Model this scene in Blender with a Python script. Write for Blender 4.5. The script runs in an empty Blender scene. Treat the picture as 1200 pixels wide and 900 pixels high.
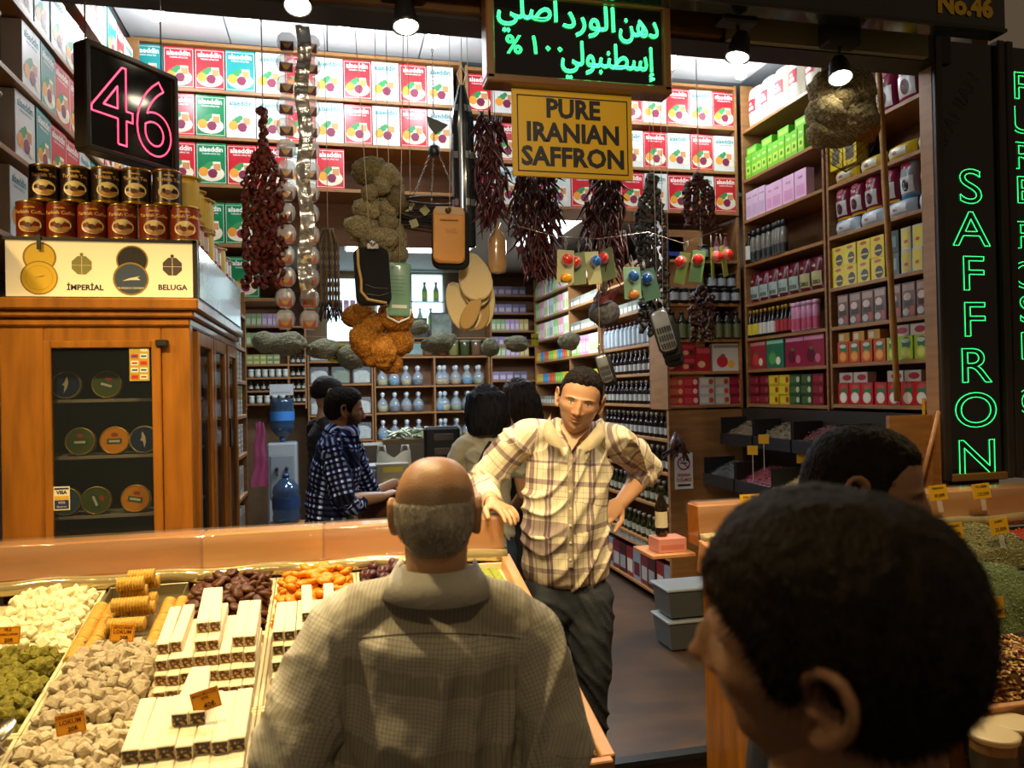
import bpy, math, random
import numpy as np
from mathutils import Vector, Matrix, noise
random.seed(7); np.random.seed(7)
C = bpy.context.scene.collection
sc = bpy.context.scene
PI = math.pi
def R(a): return math.radians(a)
# ---------------- camera
cam = bpy.data.cameras.new('camera'); co = bpy.data.objects.new('camera', cam); C.objects.link(co); sc.camera = co
F, YAW, PITCH, ROLL, CZ = 900., R(13.1), R(.5), R(1.15), 1.66
_f = Vector((math.sin(YAW)*math.cos(PITCH), math.cos(YAW)*math.cos(PITCH), math.sin(PITCH)))
_r = Vector((math.cos(YAW), -math.sin(YAW), 0)); _u = _r.cross(_f)
_R = _r*math.cos(ROLL) - _u*math.sin(ROLL); _U = _u*math.cos(ROLL) + _r*math.sin(ROLL)
co.matrix_world = Matrix(((_R.x,_U.x,-_f.x,0),(_R.y,_U.y,-_f.y,0),(_R.z,_U.z,-_f.z,CZ),(0,0,0,1)))
cam.sensor_width = 36; cam.lens = 27; cam.clip_start = .02
cam.dof.use_dof = True; cam.dof.focus_distance = 3.4; cam.dof.aperture_fstop = 5.0
def at(px, py, d):
    """a point d metres deep along the sight line of a pixel of the photograph"""
    v = _f + _R*((px-600)/F) - _U*((py-450)/F)
    return Vector((0,0,CZ)) + v*d
# ---------------- world, exposure
w = bpy.data.worlds.new('world'); sc.world = w; w.use_nodes = True
w.node_tree.nodes['Background'].inputs[0].default_value = (.9,.62,.38,1)
w.node_tree.nodes['Background'].inputs[1].default_value = .085
sc.view_settings.view_transform = 'Standard'; sc.view_settings.look = 'None'
sc.view_settings.exposure = .25; sc.view_settings.gamma = 1
sc.cycles.use_denoising = True
sc.cycles.max_bounces = 6; sc.cycles.transparent_max_bounces = 16
sc.cycles.sample_clamp_indirect = 6
WARM = (1,.735,.33); COOL = (.84,.93,1); SPOTC = (1,.83,.58)
def light(kind, loc, power, col, size=.1, target=None, spot=None, blend=.5, sy=None):
    l = bpy.data.lights.new(kind.lower()+'_light', kind); o = bpy.data.objects.new(kind.lower()+'_light', l); C.objects.link(o)
    l.energy = power; l.color = col; o.location = loc
    if kind == 'AREA':
        l.size = size
        if sy: l.shape = 'RECTANGLE'; l.size_y = sy
    else: l.shadow_soft_size = size
    if kind == 'SPOT': l.spot_size = R(spot or 90); l.spot_blend = blend
    if target is not None: o.rotation_euler = (Vector(target)-Vector(loc)).to_track_quat('-Z','Y').to_euler()
    return o
# bazaar lane lamps above the counters (warm halogen floods hung over the stall front, above the frame), then added fill lights
light('SPOT', (-.75,1.75,3.0), 150, WARM, .05, (-.6,2.3,1.0), 85, .6)
light('SPOT', (.1,1.9,3.05), 120, WARM, .05, (.05,2.35,1.0), 80, .6)
light('SPOT', (.55,1.3,3.15), 150, WARM, .05, (.85,3.0,1.35), 50, .6)
light('SPOT', (2.0,1.8,3.1), 100, WARM, .05, (2.2,2.4,1.0), 80, .6)
light('SPOT', (-1.6,1.9,2.9), 60, WARM, .05, (-1.0,2.9,1.6), 80, .6)
light('SPOT', (.5,1.1,3.3), 22, SPOTC, .05, (1.0,2.95,2.75), 45, .7)  # added fill light on the hanging signs
light('SPOT', (-.2,-.7,3.2), 26, WARM, .08, (.2,1.5,1.2), 50, .7)  # added fill behind the camera for the bald man's back
light('SPOT', (2.3,1.5,2.6), 16, WARM, .05, (.68,1.05,1.5), 30, .7)  # added fill for the face of the bystander in profile
light('SPOT', (-.45,1.35,2.5), 26, WARM, .05, (.42,.62,1.45), 35, .7)  # added fill for the near man's face
# far rooms: fluorescent panels of the shop ceiling (fixtures built below)
light('AREA', (.75,7.6,3.0), 46, COOL, 1.2, None, sy=.3)
light('AREA', (1.9,6.7,3.0), 42, COOL, .3, None, sy=1.2)
light('AREA', (-.2,6.3,3.0), 28, COOL, .3, None, sy=1.0)
light('SPOT', (.3,.9,3.0), 60, SPOTC, .08, (.6,3.4,2.2), 70, .7)  # added front fill for the goods hanging in the shop mouth
# ---------------- materials
_mats = {}
def M(name, col, rough=.6, metal=0, noise_amt=0, nscale=8, nstretch=(1,1,1), bump=0, bscale=60, emit=0, spec=.5, coat=0, alpha=1, trans=0, emitcol=None, col2=None):
    if name in _mats: return _mats[name]
    m = bpy.data.materials.new(name); m.use_nodes = True; nt = m.node_tree; b = nt.nodes['Principled BSDF']
    c = (*col,1) if len(col)==3 else col
    b.inputs['Base Color'].default_value = c; b.inputs['Roughness'].default_value = rough; b.inputs['Metallic'].default_value = metal
    b.inputs['Specular IOR Level'].default_value = spec
    if coat: b.inputs['Coat Weight'].default_value = coat; b.inputs['Coat Roughness'].default_value = .08
    if trans: b.inputs['Transmission Weight'].default_value = trans
    if alpha < 1: b.inputs['Alpha'].default_value = alpha
    if emit: b.inputs['Emission Color'].default_value = (*(emitcol or col),1); b.inputs['Emission Strength'].default_value = emit
    if noise_amt or bump:
        tc = nt.nodes.new('ShaderNodeTexCoord'); mp = nt.nodes.new('ShaderNodeMapping'); mp.inputs['Scale'].default_value = nstretch
        nt.links.new(tc.outputs['Object'], mp.inputs[0])
    if noise_amt:
        n = nt.nodes.new('ShaderNodeTexNoise'); n.inputs['Scale'].default_value = nscale; n.inputs['Detail'].default_value = 5
        nt.links.new(mp.outputs[0], n.inputs['Vector'])
        r = nt.nodes.new('ShaderNodeValToRGB'); r.color_ramp.elements[0].position = .3; r.color_ramp.elements[1].position = .7
        k = 1-noise_amt
        c0 = (*(col2),1) if col2 else (c[0]*k, c[1]*k, c[2]*k, 1)
        r.color_ramp.elements[0].color = c0; r.color_ramp.elements[1].color = c
        nt.links.new(n.outputs[0], r.inputs[0]); nt.links.new(r.outputs[0], b.inputs['Base Color'])
    if bump:
        n2 = nt.nodes.new('ShaderNodeTexNoise'); n2.inputs['Scale'].default_value = bscale; n2.inputs['Detail'].default_value = 4
        nt.links.new(mp.outputs[0], n2.inputs['Vector'])
        bp = nt.nodes.new('ShaderNodeBump'); bp.inputs['Strength'].default_value = bump; bp.inputs['Distance'].default_value = .01
        nt.links.new(n2.outputs[0], bp.inputs['Height']); nt.links.new(bp.outputs[0], b.inputs['Normal'])
    _mats[name] = m; return m
def hexc(h):
    h = h.lstrip('#'); v = [int(h[i:i+2],16)/255 for i in (0,2,4)]
    return tuple(x/12.92 if x<=.04045 else ((x+.055)/1.055)**2.4 for x in v)
def H(name, h, rough=.6, **k): return M(name, hexc(h), rough, **k)
wood = H('shelf_wood','#9a6a3c',.5,noise_amt=.35,nscale=5,nstretch=(1,1,7),bump=.05)
woodx = H('shelf_wood_long','#a2713f',.45,noise_amt=.3,nscale=4,nstretch=(1,1,12))
woodback = H('shelf_back_wood','#7d5431',.6,noise_amt=.3,nscale=4,nstretch=(1,1,6))
woodcab = H('cabinet_wood','#a0641c',.32,noise_amt=.45,nscale=4,nstretch=(6,6,.8),bump=.04,coat=.3)
woodledge = H('ledge_wood','#ab6414',.28,noise_amt=.4,nscale=2.2,nstretch=(1,9,9),coat=.5)
woodpink = H('counter_trim_wood','#c08a5e',.4,noise_amt=.2,nscale=4,nstretch=(8,1,8))
blackm = M('black_metal',(.012,.012,.013),.4)
darkm = M('dark_frame',(.03,.022,.018),.35,noise_amt=.3)
white = M('white_card',(.78,.78,.76),.5)
black = M('black_print',(.012,.012,.012),.5)
steel = M('steel',(.6,.58,.54),.25,1)
chain = M('chain_metal',(.25,.23,.2),.35,1)
string = M('cotton_string',(.55,.5,.42),.9)
clearp = M('clear_plastic',(.9,.92,.93),.12,alpha=.22,spec=.8)
# ---------------- mesh building
class MB:
    def __init__(s): s.v=[]; s.f=[]; s.m=[]; s.s=[]; s.T=None
    def add(s, vs, fs, mi=0, sm=False):
        b = len(s.v)
        if s.T is not None: vs = [s.T @ Vector(v) for v in vs]
        s.v.extend([tuple(v) for v in vs]); s.f.extend([tuple(i+b for i in f) for f in fs]); s.m.extend([mi]*len(fs)); s.s.extend([sm]*len(fs)); return s
    def box(s, x0,x1,y0,y1,z0,z1, mi=0, bev=0):
        if bev:
            b = bev; vs=[]; 
            for z,i in ((z0,1),(z0+b,0),(z1-b,0),(z1,1)):
                e = b if i else 0
                if i: vs += [(x0+b,y0+b,z),(x1-b,y0+b,z),(x1-b,y1-b,z),(x0+b,y1-b,z)]
                else: vs += [(x0+b,y0,z),(x1-b,y0,z),(x1,y0+b,z),(x1,y1-b,z),(x1-b,y1,z),(x0+b,y1,z),(x0,y1-b,z),(x0,y0+b,z)]
            A = range(4,12); B = range(12,20); fs = [(3,2,1,0),(20,21,22,23)]
            for k in range(8): fs.append((A[k],A[(k+1)%8],B[(k+1)%8],B[k]))
            fs += [(0,1,5,4),(1,6,5),(1,2,7,6),(2,8,7),(2,3,9,8),(3,10,9),(3,0,11,10),(0,4,11)]
            fs += [(21,20,12,13),(21,13,14),(22,21,14,15),(22,15,16),(23,22,16,17),(23,17,18),(20,23,18,19),(20,19,12)]
            return s.add(vs, fs, mi)
        vs = [(x0,y0,z0),(x1,y0,z0),(x1,y1,z0),(x0,y1,z0),(x0,y0,z1),(x1,y0,z1),(x1,y1,z1),(x0,y1,z1)]
        return s.add(vs, [(3,2,1,0),(4,5,6,7),(0,1,5,4),(1,2,6,5),(2,3,7,6),(3,0,4,7)], mi)
    def lathe(s, prof, n=12, mi=0, c=(0,0,0), axis=None, sm=True, cap=True):
        vs=[]; fs=[]
        for r,z in prof:
            for k in range(n): a=2*PI*k/n; vs.append((r*math.cos(a), r*math.sin(a), z))
        for i in range(len(prof)-1):
            for k in range(n): k2=(k+1)%n; fs.append((i*n+k,i*n+k2,(i+1)*n+k2,(i+1)*n+k))
        if cap: fs.append(tuple(range(n-1,-1,-1))); fs.append(tuple((len(prof)-1)*n+k for k in range(n)))
        T = Matrix.Translation(Vector(c))
        if axis is not None: T = T @ Vector(axis).to_track_quat('Z','Y').to_matrix().to_4x4()
        return s.add([T@Vector(v) for v in vs], fs, mi, sm)
    def cyl(s, p0, p1, r0, r1=None, n=10, mi=0, sm=True):
        p0=Vector(p0); p1=Vector(p1); return s.lathe([(r0,0),(r0 if r1 is None else r1,(p1-p0).length)], n, mi, p0, p1-p0, sm)
    def sph(s, c, r, n=10, m=6, mi=0, sc3=(1,1,1), rot=None):
        prof = [(max(1e-4,math.sin(PI*i/m)), -math.cos(PI*i/m)) for i in range(m+1)]
        vs=[]; fs=[]
        for q,z in prof:
            for k in range(n): a=2*PI*k/n; vs.append(Vector((q*math.cos(a)*r*sc3[0], q*math.sin(a)*r*sc3[1], z*r*sc3[2])))
        for i in range(m):
            for k in range(n): k2=(k+1)%n; fs.append((i*n+k,i*n+k2,(i+1)*n+k2,(i+1)*n+k))
        if rot is not None: vs=[rot@v for v in vs]
        return s.add([v+Vector(c) for v in vs], fs, mi, True)
    def tube(s, pts, r, n=6, mi=0, closed=False):
        pts=[Vector(p) for p in pts]; N=len(pts); vs=[]; fs=[]; up=None
        for i,p in enumerate(pts):
            if closed: t = pts[(i+1)%N]-pts[i-1]
            else: t=(pts[min(i+1,N-1)]-pts[max(i-1,0)])
            t.normalize()
            if up is None: up = t.orthogonal().normalized()
            up = (up - t*up.dot(t)); up = up.normalized() if up.length>1e-6 else t.orthogonal().normalized()
            b=t.cross(up); rr = r[i] if isinstance(r,(list,tuple)) else r
            for k in range(n): a=2*PI*k/n; vs.append(p+up*math.cos(a)*rr+b*math.sin(a)*rr)
        for i in range(N if closed else N-1):
            j=(i+1)%N
            for k in range(n): k2=(k+1)%n; fs.append((i*n+k,i*n+k2,j*n+k2,j*n+k))
        if not closed: fs += [tuple(range(n-1,-1,-1)), tuple((N-1)*n+k for k in range(n))]
        return s.add(vs, fs, mi, True)
    def disc(s, c, r, n=14, mi=0, T=None, r2=None):
        vs=[(c[0]+r*math.cos(2*PI*k/n), c[1]+(r2 or r)*math.sin(2*PI*k/n), 0) for k in range(n)]
        if T is not None: vs=[T@Vector(v) for v in vs]
        return s.add(vs,[tuple(range(n))],mi)
    def poly(s, pts, mi=0, T=None):
        vs=[Vector((p[0],p[1],p[2] if len(p)>2 else 0)) for p in pts]
        if T is not None: vs=[T@v for v in vs]
        return s.add(vs,[tuple(range(len(vs)))],mi)
    def rect(s, x0,x1,z0,z1, mi=0, T=None, lift=0): return s.poly([(x0,z0,lift),(x1,z0,lift),(x1,z1,lift),(x0,z1,lift)],mi,T)
    def text(s, txt, size, pos=(0,0), mi=0, T=None, lift=0, align='CENTER', sx=1, bold=0, space=1):
        vs, fs = text_mesh(txt, size, align, bold, space)
        vs=[Vector((pos[0]+v[0]*sx, pos[1]+v[1], lift)) for v in vs]
        if T is not None: vs=[T@v for v in vs]
        return s.add(vs, fs, mi)
    def mesh(s, name, mats):
        me=bpy.data.meshes.new(name); me.from_pydata(s.v,[],s.f)
        for m in (mats if isinstance(mats,(list,tuple)) else [mats]): me.materials.append(m)
        me.polygons.foreach_set('material_index', s.m); me.polygons.foreach_set('use_smooth', s.s); me.update(); return me
    def build(s, name, mats, parent=None, loc=None, rz=0):
        o=bpy.data.objects.new(name, s.mesh(name,mats)); C.objects.link(o)
        if parent is not None: o.parent=parent
        if loc is not None: o.location=loc
        if rz: o.rotation_euler=(0,0,rz)
        return o
_tc={}
def text_mesh(txt, size, align='CENTER', bold=0, space=1, fill=True):
    k=(txt,size,align,bold,space)
    if k in _tc: return _tc[k]
    cu=bpy.data.curves.new('t','FONT'); cu.body=txt; cu.size=size; cu.align_x=align; cu.resolution_u=2; cu.offset=bold; cu.space_character=space
    o=bpy.data.objects.new('t',cu); C.objects.link(o)
    dg=bpy.context.evaluated_depsgraph_get(); dg.update()
    me=o.evaluated_get(dg).to_mesh()
    r=([tuple(v.co) for v in me.vertices],[tuple(p.vertices) for p in me.polygons])
    bpy.data.objects.remove(o); bpy.data.curves.remove(cu)
    _tc[k]=r; return r
def text_outline(txt, size, step, bold=0):
    """points every step along the outline of each letter"""
    cu=bpy.data.curves.new('t','FONT'); cu.body=txt; cu.size=size; cu.align_x='CENTER'; cu.fill_mode='NONE'; cu.offset=bold; cu.resolution_u=6
    o=bpy.data.objects.new('t',cu); C.objects.link(o)
    dg=bpy.context.evaluated_depsgraph_get(); dg.update()
    me=o.evaluated_get(dg).to_mesh(); pts=[]; nx={}
    for e in me.edges:
        a,b=e.vertices; nx.setdefault(a,[]).append(b); nx.setdefault(b,[]).append(a)
    loops=[]; seen=set()
    for st in list(nx):
        if st in seen: continue
        lp=[st]; seen.add(st); cur=st
        while True:
            n=[q for q in nx[cur] if q not in seen]
            if not n: break
            cur=n[0]; seen.add(cur); lp.append(cur)
        loops.append([Vector(me.vertices[i].co) for i in lp])
    for lp in loops:
        acc=0; n=len(lp)
        for i in range(n):
            a=lp[i]; b=lp[(i+1)%n]; L=(b-a).length
            while acc<L: pts.append(a.lerp(b,acc/L)); acc+=step
            acc-=L
    bpy.data.objects.remove(o); bpy.data.curves.remove(cu)
    return pts, loops
def FT(origin, right=(1,0,0), up=(0,0,1)):
    r=Vector(right).normalized(); u=Vector(up).normalized(); n=r.cross(u)
    return Matrix(((r.x,u.x,n.x,origin[0]),(r.y,u.y,n.y,origin[1]),(r.z,u.z,n.z,origin[2]),(0,0,0,1)))
def thing(name, label, cat, loc=(0,0,0), rz=0, group=None, rot=None):
    o=bpy.data.objects.new(name,None); C.objects.link(o); o.empty_display_size=.05
    o.location=loc; o.rotation_euler=rot if rot else (0,0,rz); return tag(o,label,cat,group)
def tag(o, label, cat, group=None):
    o['label']=label; o['category']=cat
    if group: o['group']=group
    return o
def struct(o): o['kind']='structure'; return o
def stuff(o): o['kind']='stuff'; return o
def dup(r, loc=None, rz=None, label=None, group=None, rot=None, scale=None):
    n=r.copy(); C.objects.link(n)
    for ch in r.children:
        c=ch.copy(); C.objects.link(c); c.parent=n
        for g in ch.children: d=g.copy(); C.objects.link(d); d.parent=c
    if loc is not None: n.location=loc
    if rz is not None: n.rotation_euler=(0,0,rz)
    if rot is not None: n.rotation_euler=rot
    if scale is not None: n.scale=scale if hasattr(scale,'__len__') else (scale,)*3
    if label: n['label']=label
    if group: n['group']=group
    return n
_w1='first second third fourth fifth sixth seventh eighth ninth tenth eleventh twelfth thirteenth fourteenth fifteenth sixteenth seventeenth eighteenth nineteenth'.split()
def ordw(i):
    if i<19: return _w1[i]
    t,u=divmod(i+1,10); T=['','','twent','thirt','fort','fift','sixt','sevent']
    return T[t]+'ieth' if u==0 else T[t]+'y-'+_w1[u-1]
class Kind:
    """a prototype used once itself and copied from then on"""
    allk=[]
    def __init__(s, root): s.r=root; s.used=False; Kind.allk.append(s)
    def put(s, loc, rz=0, label=None, group=None, rot=None, scale=None, name=None):
        if not s.used:
            s.used=True; o=s.r; o.location=loc; o.rotation_euler=rot if rot else (0,0,rz)
            if scale is not None: o.scale=scale if hasattr(scale,'__len__') else (scale,)*3
            if label: o['label']=label
            if group: o['group']=group
            return o
        return dup(s.r, loc, rz if not rot else None, label, group, rot, scale)
def solo(mb, name, mats, cat, label='x'): return Kind(tag(mb.build(name,mats),label,cat))
# ---------------- the setting
def onp(px,py,axis,val):
    d=at(px,py,1)-Vector((0,0,CZ)); return Vector((0,0,CZ))+d*((val-(0,0,CZ)[axis])/d[axis])
floorm = M('worn_vinyl_sheen',(.035,.027,.022),.38,noise_amt=.8,nscale=1.7,nstretch=(1,1.6,1),bump=.12,bscale=14,col2=(.115,.06,.032))  # brown noise puts warm reflections, along with wear, into the vinyl's colour
mb=MB(); mb.box(-1.5,3.3,3.24,10.0,-.12,0); mb.box(-1.5,-.3,2.94,3.24,-.12,0); struct(mb.build('floor', floorm))
mb=MB(); mb.box(-4,6,-3,3.24,-.22,-.12); struct(mb.build('ground', H('lane_stone','#2c2622',.6,noise_amt=.4,nscale=3)))
mb=MB(); mb.box(-1.5,3.3,3.2,3.26,-.01,.012); struct(mb.build('trim_1', blackm))
wallm=H('painted_wall','#6b5237',.8,noise_amt=.2)
for n,b in (('wall_left',(-1.55,-1.45,2.2,10)),('wall_right',(3.24,3.34,3.3,10)),('wall_back',(-1.5,3.3,9.52,9.62))):
    mb=MB(); mb.box(*b,-.12,4.0); struct(mb.build(n,wallm))
mb=MB(); mb.box(-1.5,3.3,3.3,10,3.93,4.0); ceil=struct(mb.build('ceiling',H('ceiling_paint','#8f9294',.8)))
tilem=H('ceiling_tile','#c9cdcf',.6,noise_amt=.06)
tb=MB(); tb.box(.004,.596,.004,.596,-.018,0,0,.004); tme=tb.mesh('tile',[tilem])
for i in range(7):
    for j in range(3):
        o=bpy.data.objects.new('tile',tme); C.objects.link(o); o.parent=ceil; o.location=(-1.2+i*.6,3.36+j*.6,3.93)
mb=MB(); mb.box(-1.44,3.2,5.45,9.5,3.15,3.18); struct(mb.build('ceiling_rear',H('ceiling_rear_paint','#a9adaf',.6)))
# lintel over the shop mouth
mb=MB(); mb.box(-1.08,2.96,3.14,3.3,3.21,4.3,0); struct(mb.build('beam',H('beam_dark','#241c17',.5,noise_amt=.4)))
mb=MB(); mb.box(1.75,2.80,3.105,3.138,3.215,3.36,0); tag(mb.build('fascia_strip',[H('cream_strip','#8f8a66',.4,noise_amt=.2)]),'pale olive fascia strip under the dark beam over the shop mouth','strip')
mb=MB(); mb.box(-1.08,1.72,3.105,3.138,3.225,3.42,0); tag(mb.build('fascia_strip',[H('gold_strip','#6b4a1d',.35,noise_amt=.4)]),'brown gold fascia strip above the hanging goods and signs','strip')
mb=MB(); mb.box(-1.2,3.0,3.06,3.1,3.46,3.52,0); mb.box(-1.2,3.0,3.06,3.1,3.58,3.61,0); tag(mb.build('track_rail',[darkm]),'dark metal rail along the beam carrying the spotlights','rail')
# header sign board with the shop number
sb=thing('number_sign_board','black glossy overhead sign board with yellow lettering No.46','sign',(0,2.85,0))
mb=MB(); T=FT((0,0,0))
mb.box(-.3,2.98,0,.08,3.228,3.75,0); mb.box(-.3,2.98,-.012,0,3.228,3.243,1); mb.build('board',[M('gloss_black',(.012,.016,.014),.12,coat=.6),darkm],sb)
mb=MB(); mb.text('No.46',.115,(2.765,3.292),0,FT((0,-.004,0)),bold=.006,align='CENTER'); mb.build('lettering',[M('yellow_letter',(.85,.55,.02),.5)],sb)
# ---------------- facade on the right: LED sign panels
ledg = M('led_green',(.05,.9,.42),.4,emit=4,emitcol=(.05,1,.20)); ledp=M('led_pink',(1,.1,.25),.4,emit=7,emitcol=(1,.05,.10))
ledgd = M('led_green_glow',(.01,.3,.12),.4,emit=.7,emitcol=(.02,1,.25)); ledpd = M('led_pink_glow',(.4,.02,.08),.4,emit=1.3,emitcol=(1,.03,.12))
glassblack=M('black_acrylic',(.006,.006,.007),.1,coat=.5)
def leds(mb, txt, size, cx, cy, T, step=.009, r=.0026, bold=0, line=.0022, sx=1, sy=1, mi=0, mi2=1):
    pts,loops=text_outline(txt,size,step,bold)
    for p in pts:
        q=T@Vector((cx+p.x*sx,cy+p.y*sy,.002))
        mb.add([q+T.to_3x3()@Vector(v)*r for v in ((1,0,0),(0,1,0),(-1,0,0),(0,-1,0),(0,0,.9))],[(0,1,4),(1,2,4),(2,3,4),(3,0,4)],mi)
    if line:
        for lp in loops: mb.tube([T@Vector((cx+p.x*sx,cy+p.y*sy,.0012)) for p in lp],line,4,mi2,closed=True)
def panel(x0,x1,label,letters,cx,size,z1=3.33,z0=1.2):
    t=thing('led_sign_panel',label,'sign',((x0+x1)/2,3.18,z0))
    w=(x1-x0)/2; mb=MB(); mb.box(-w,w,-.02,.03,0,z1-z0); mb.build('acrylic_panel',[glassblack],t)
    for s in (-1,1):
        m2=MB(); m2.box(s*(w+.02)-.022,s*(w+.02)+.022,-.045,.05,-.02,z1-z0+.02,0,.006); m2.build('frame_post',[darkm],t)
    m2=MB(); m2.box(-w,w,-.04,.04,-.025,.012,0,.004); m2.build('frame_rail',[H('frame_gold','#7d5a2a',.4)],t)
    mb=MB(); T=FT((0,-.022,0))
    for ch,z in letters: leds(mb,ch,size,cx,z-z0-size*.335,T,bold=.018,sx=1.3,sy=.97)
    stuff(mb.build('led_lettering',[ledg,ledgd],t)); return t
def zat(px,py): return onp(px,py,1,3.16).z
L=[(c,zat(x,y)) for c,x,y in (('S',1132,218),('A',1134,268),('F',1136,320),('F',1138,374),('R',1142,428),('O',1144,480),('N',1146,535))]
p=panel(2.905,3.235,'tall black panel with green LED letters reading SAFFRON',L,.0,.25)
# dim unlit word above
mb=MB(); T=FT((-.03,-.0225,1.78)) @ Matrix.Rotation(R(60),4,'Z'); 
pts,loops=text_outline('IRANIAN',.105,.012)
for lp in loops: mb.tube([T@Vector((q.x,q.y,0)) for q in lp],.0012,4,0,closed=True)
mb.build('unlit_lettering',[M('unlit_led',(.10,.11,.10),.5)],p)
L=[(c,zat(x,y)) for c,x,y in (('P',1190,100),('U',1190,140),('R',1190,182),('E',1190,222),('R',1192,275),('O',1192,322),('S',1192,362),('E',1192,405),('C',1196,470))]
panel(3.325,3.66,'black panel right of the SAFFRON panel with green letters PURE ROSE',L,-.095,.2)
# gleaming strip light reflection rail across both panels left out; tube lamp bracket
# posts at the shop mouth
mb=MB(); mb.box(2.86,2.866,3.16,3.24,0.0,3.2,0); struct(mb.build('trim_2',woodx))
# ---------------- hanging signs
t=thing('arabic_led_sign','black LED board with green Arabic writing in a brown frame','sign',(.995,2.95,2.882))
mb=MB(); mb.box(-.375,.375,-.005,.06,0,.36); mb.build('board',[glassblack],t)
fr=H('sign_frame_brown','#6e4a26',.35,coat=.3)
for n,b in (('frame_rail',(-.39,.39,-.03,.07,-.012,.022)),('frame_rail',(-.39,.39,-.03,.07,.338,.372)),('frame_post',(-.39,-.356,-.03,.07,0,.36)),('frame_post',(.356,.39,-.03,.07,0,.36))):
    mb=MB(); mb.box(*b,0,.006); mb.build(n,[fr],t)
mb=MB(); T=FT((0,-.0075,0))
def ar(seq): return ''.join(chr(c) for c in reversed(seq))
# presentation forms, laid out from right to left
l1a=ar([0xFEA9,0xFEEB,0xFEE6]); l1b=ar([0xFE8D,0xFEDF,0xFEEE,0xFEAD,0xFEA9]); l1c=ar([0xFE83,0xFEBB,0xFEE0,0xFEF2])
l2a=ar([0xFE87,0xFEB3,0xFEC4,0xFEE8,0xFE92,0xFEEE,0xFEDF,0xFEF2])
for s,x,z,w in ((l1a,.255,.225,.17),(l1b,.04,.235,.22),(l1c,-.215,.255,.25),(l2a,.12,.085,.40)):
    vs,_=text_mesh(s,.13); xs=[v[0] for v in vs] or [0,1]; k=w/(max(xs)-min(xs)); c0=(max(xs)+min(xs))/2
    pts,loops=text_outline(s,.13,.0075,.0)
    for p_ in pts:
        q=T@Vector((x+(p_.x-c0)*k,z+p_.y*1.05,.002)); mb.add([q+Vector(v)*.0032 for v in ((1,0,0),(0,0,1),(-1,0,0),(0,0,-1),(0,-.9,0))],[(0,1,4),(1,2,4),(2,3,4),(3,0,4)],0)
    vs2=[T@Vector((x+(v[0]-c0)*k,z+v[1]*1.05,.001)) for v in vs]; mb.add(vs2,text_mesh(s,.13)[1],1)
for s,x,z,sz in (('%',-.275,.115,.1),('١',-.19,.12,.1),('٠',-.135,.115,.1),('٠',-.085,.115,.1)):
    leds(mb,s,sz,x,z,T,.007,.0032,0.002,.003)
stuff(mb.build('led_lettering',[ledg,M('led_green_body',(.02,.5,.25),.4,emit=1.0,emitcol=(.03,1,.25))],t))
for s in (-1,1):
    mb=MB(); mb.cyl((s*.3,.03,.36),(s*.3,.03,.62),.004,None,6); mb.build('chain',[chain],t)
t=thing('saffron_placard','yellow placard reading PURE IRANIAN SAFFRON in black capitals','sign',(.968,2.968,2.518))
yel=M('placard_yellow',(.62,.36,.012),.45)
mb=MB(); mb.box(-.255,.255,0,.012,0,.35,0,.002); mb.build('board',[yel],t)
mb=MB(); T=FT((0,-.0012,0))
for a in ((-.235,.235,.018,.023),(-.235,.235,.322,.327),(-.235,-.23,.018,.327),(.23,.235,.018,.327)): mb.rect(*a,0,T)
mb.text('PURE',.105,(0,.243),0,T,bold=.004,sx=.95); mb.text('IRANIAN',.105,(0,.145),0,T,bold=.004,sx=.95); mb.text('SAFFRON',.105,(0,.047),0,T,bold=.004,sx=.98)
mb.build('lettering',[black],t)
# the 46 sign, hung between the tins and the left shelves, turned to the lane
t=thing('number_sign','black LED box with the pink number 46 above the coffee tins','sign')
a=at(101,181,2.60); b=at(207,196,2.93); right=(b-a); right.z=0; ln=right.length; right.normalize(); a.z=(a.z+b.z)/2
T=FT(a,right,(0,0,1)); n=T.to_3x3()@Vector((0,0,1))
def tb_(nm,x0,x1,y0,y1,z0,z1,mt,bv=.004):
    mb=MB(); mb.T=T; mb.box(x0,x1,y0,y1,z0,z1,0,bv); return mb.build(nm,[mt],t)
Hh=.365
tb_('box',0,ln,0,Hh,-.05,-.002,H('sign_box_brown','#8a6428',.4))
for a_ in ((-.006,.014,0,Hh),(ln-.014,ln+.006,0,Hh),(0,ln,-.006,.014),(0,ln,Hh-.014,Hh+.006)): tb_('frame_side',*a_,-.055,.012,darkm)
tb_('face_panel',.02,ln-.02,.015,Hh-.015,-.004,.001,glassblack,0)
mb=MB()
leds(mb,'4',.40,ln*.28,.045,T,.007,.0036,.013,.0030,.86,1.0); leds(mb,'6',.40,ln*.73,.045,T,.007,.0036,.013,.0030,.86,1.0)
stuff(mb.build('led_lettering',[ledp,ledpd],t))
for u in (.03,ln-.03):
    mb=MB(); mb.T=T; mb.cyl((u,Hh,-.04),(u,1.25,-.04),.003,None,5); mb.build('chain',[chain],t)
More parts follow.
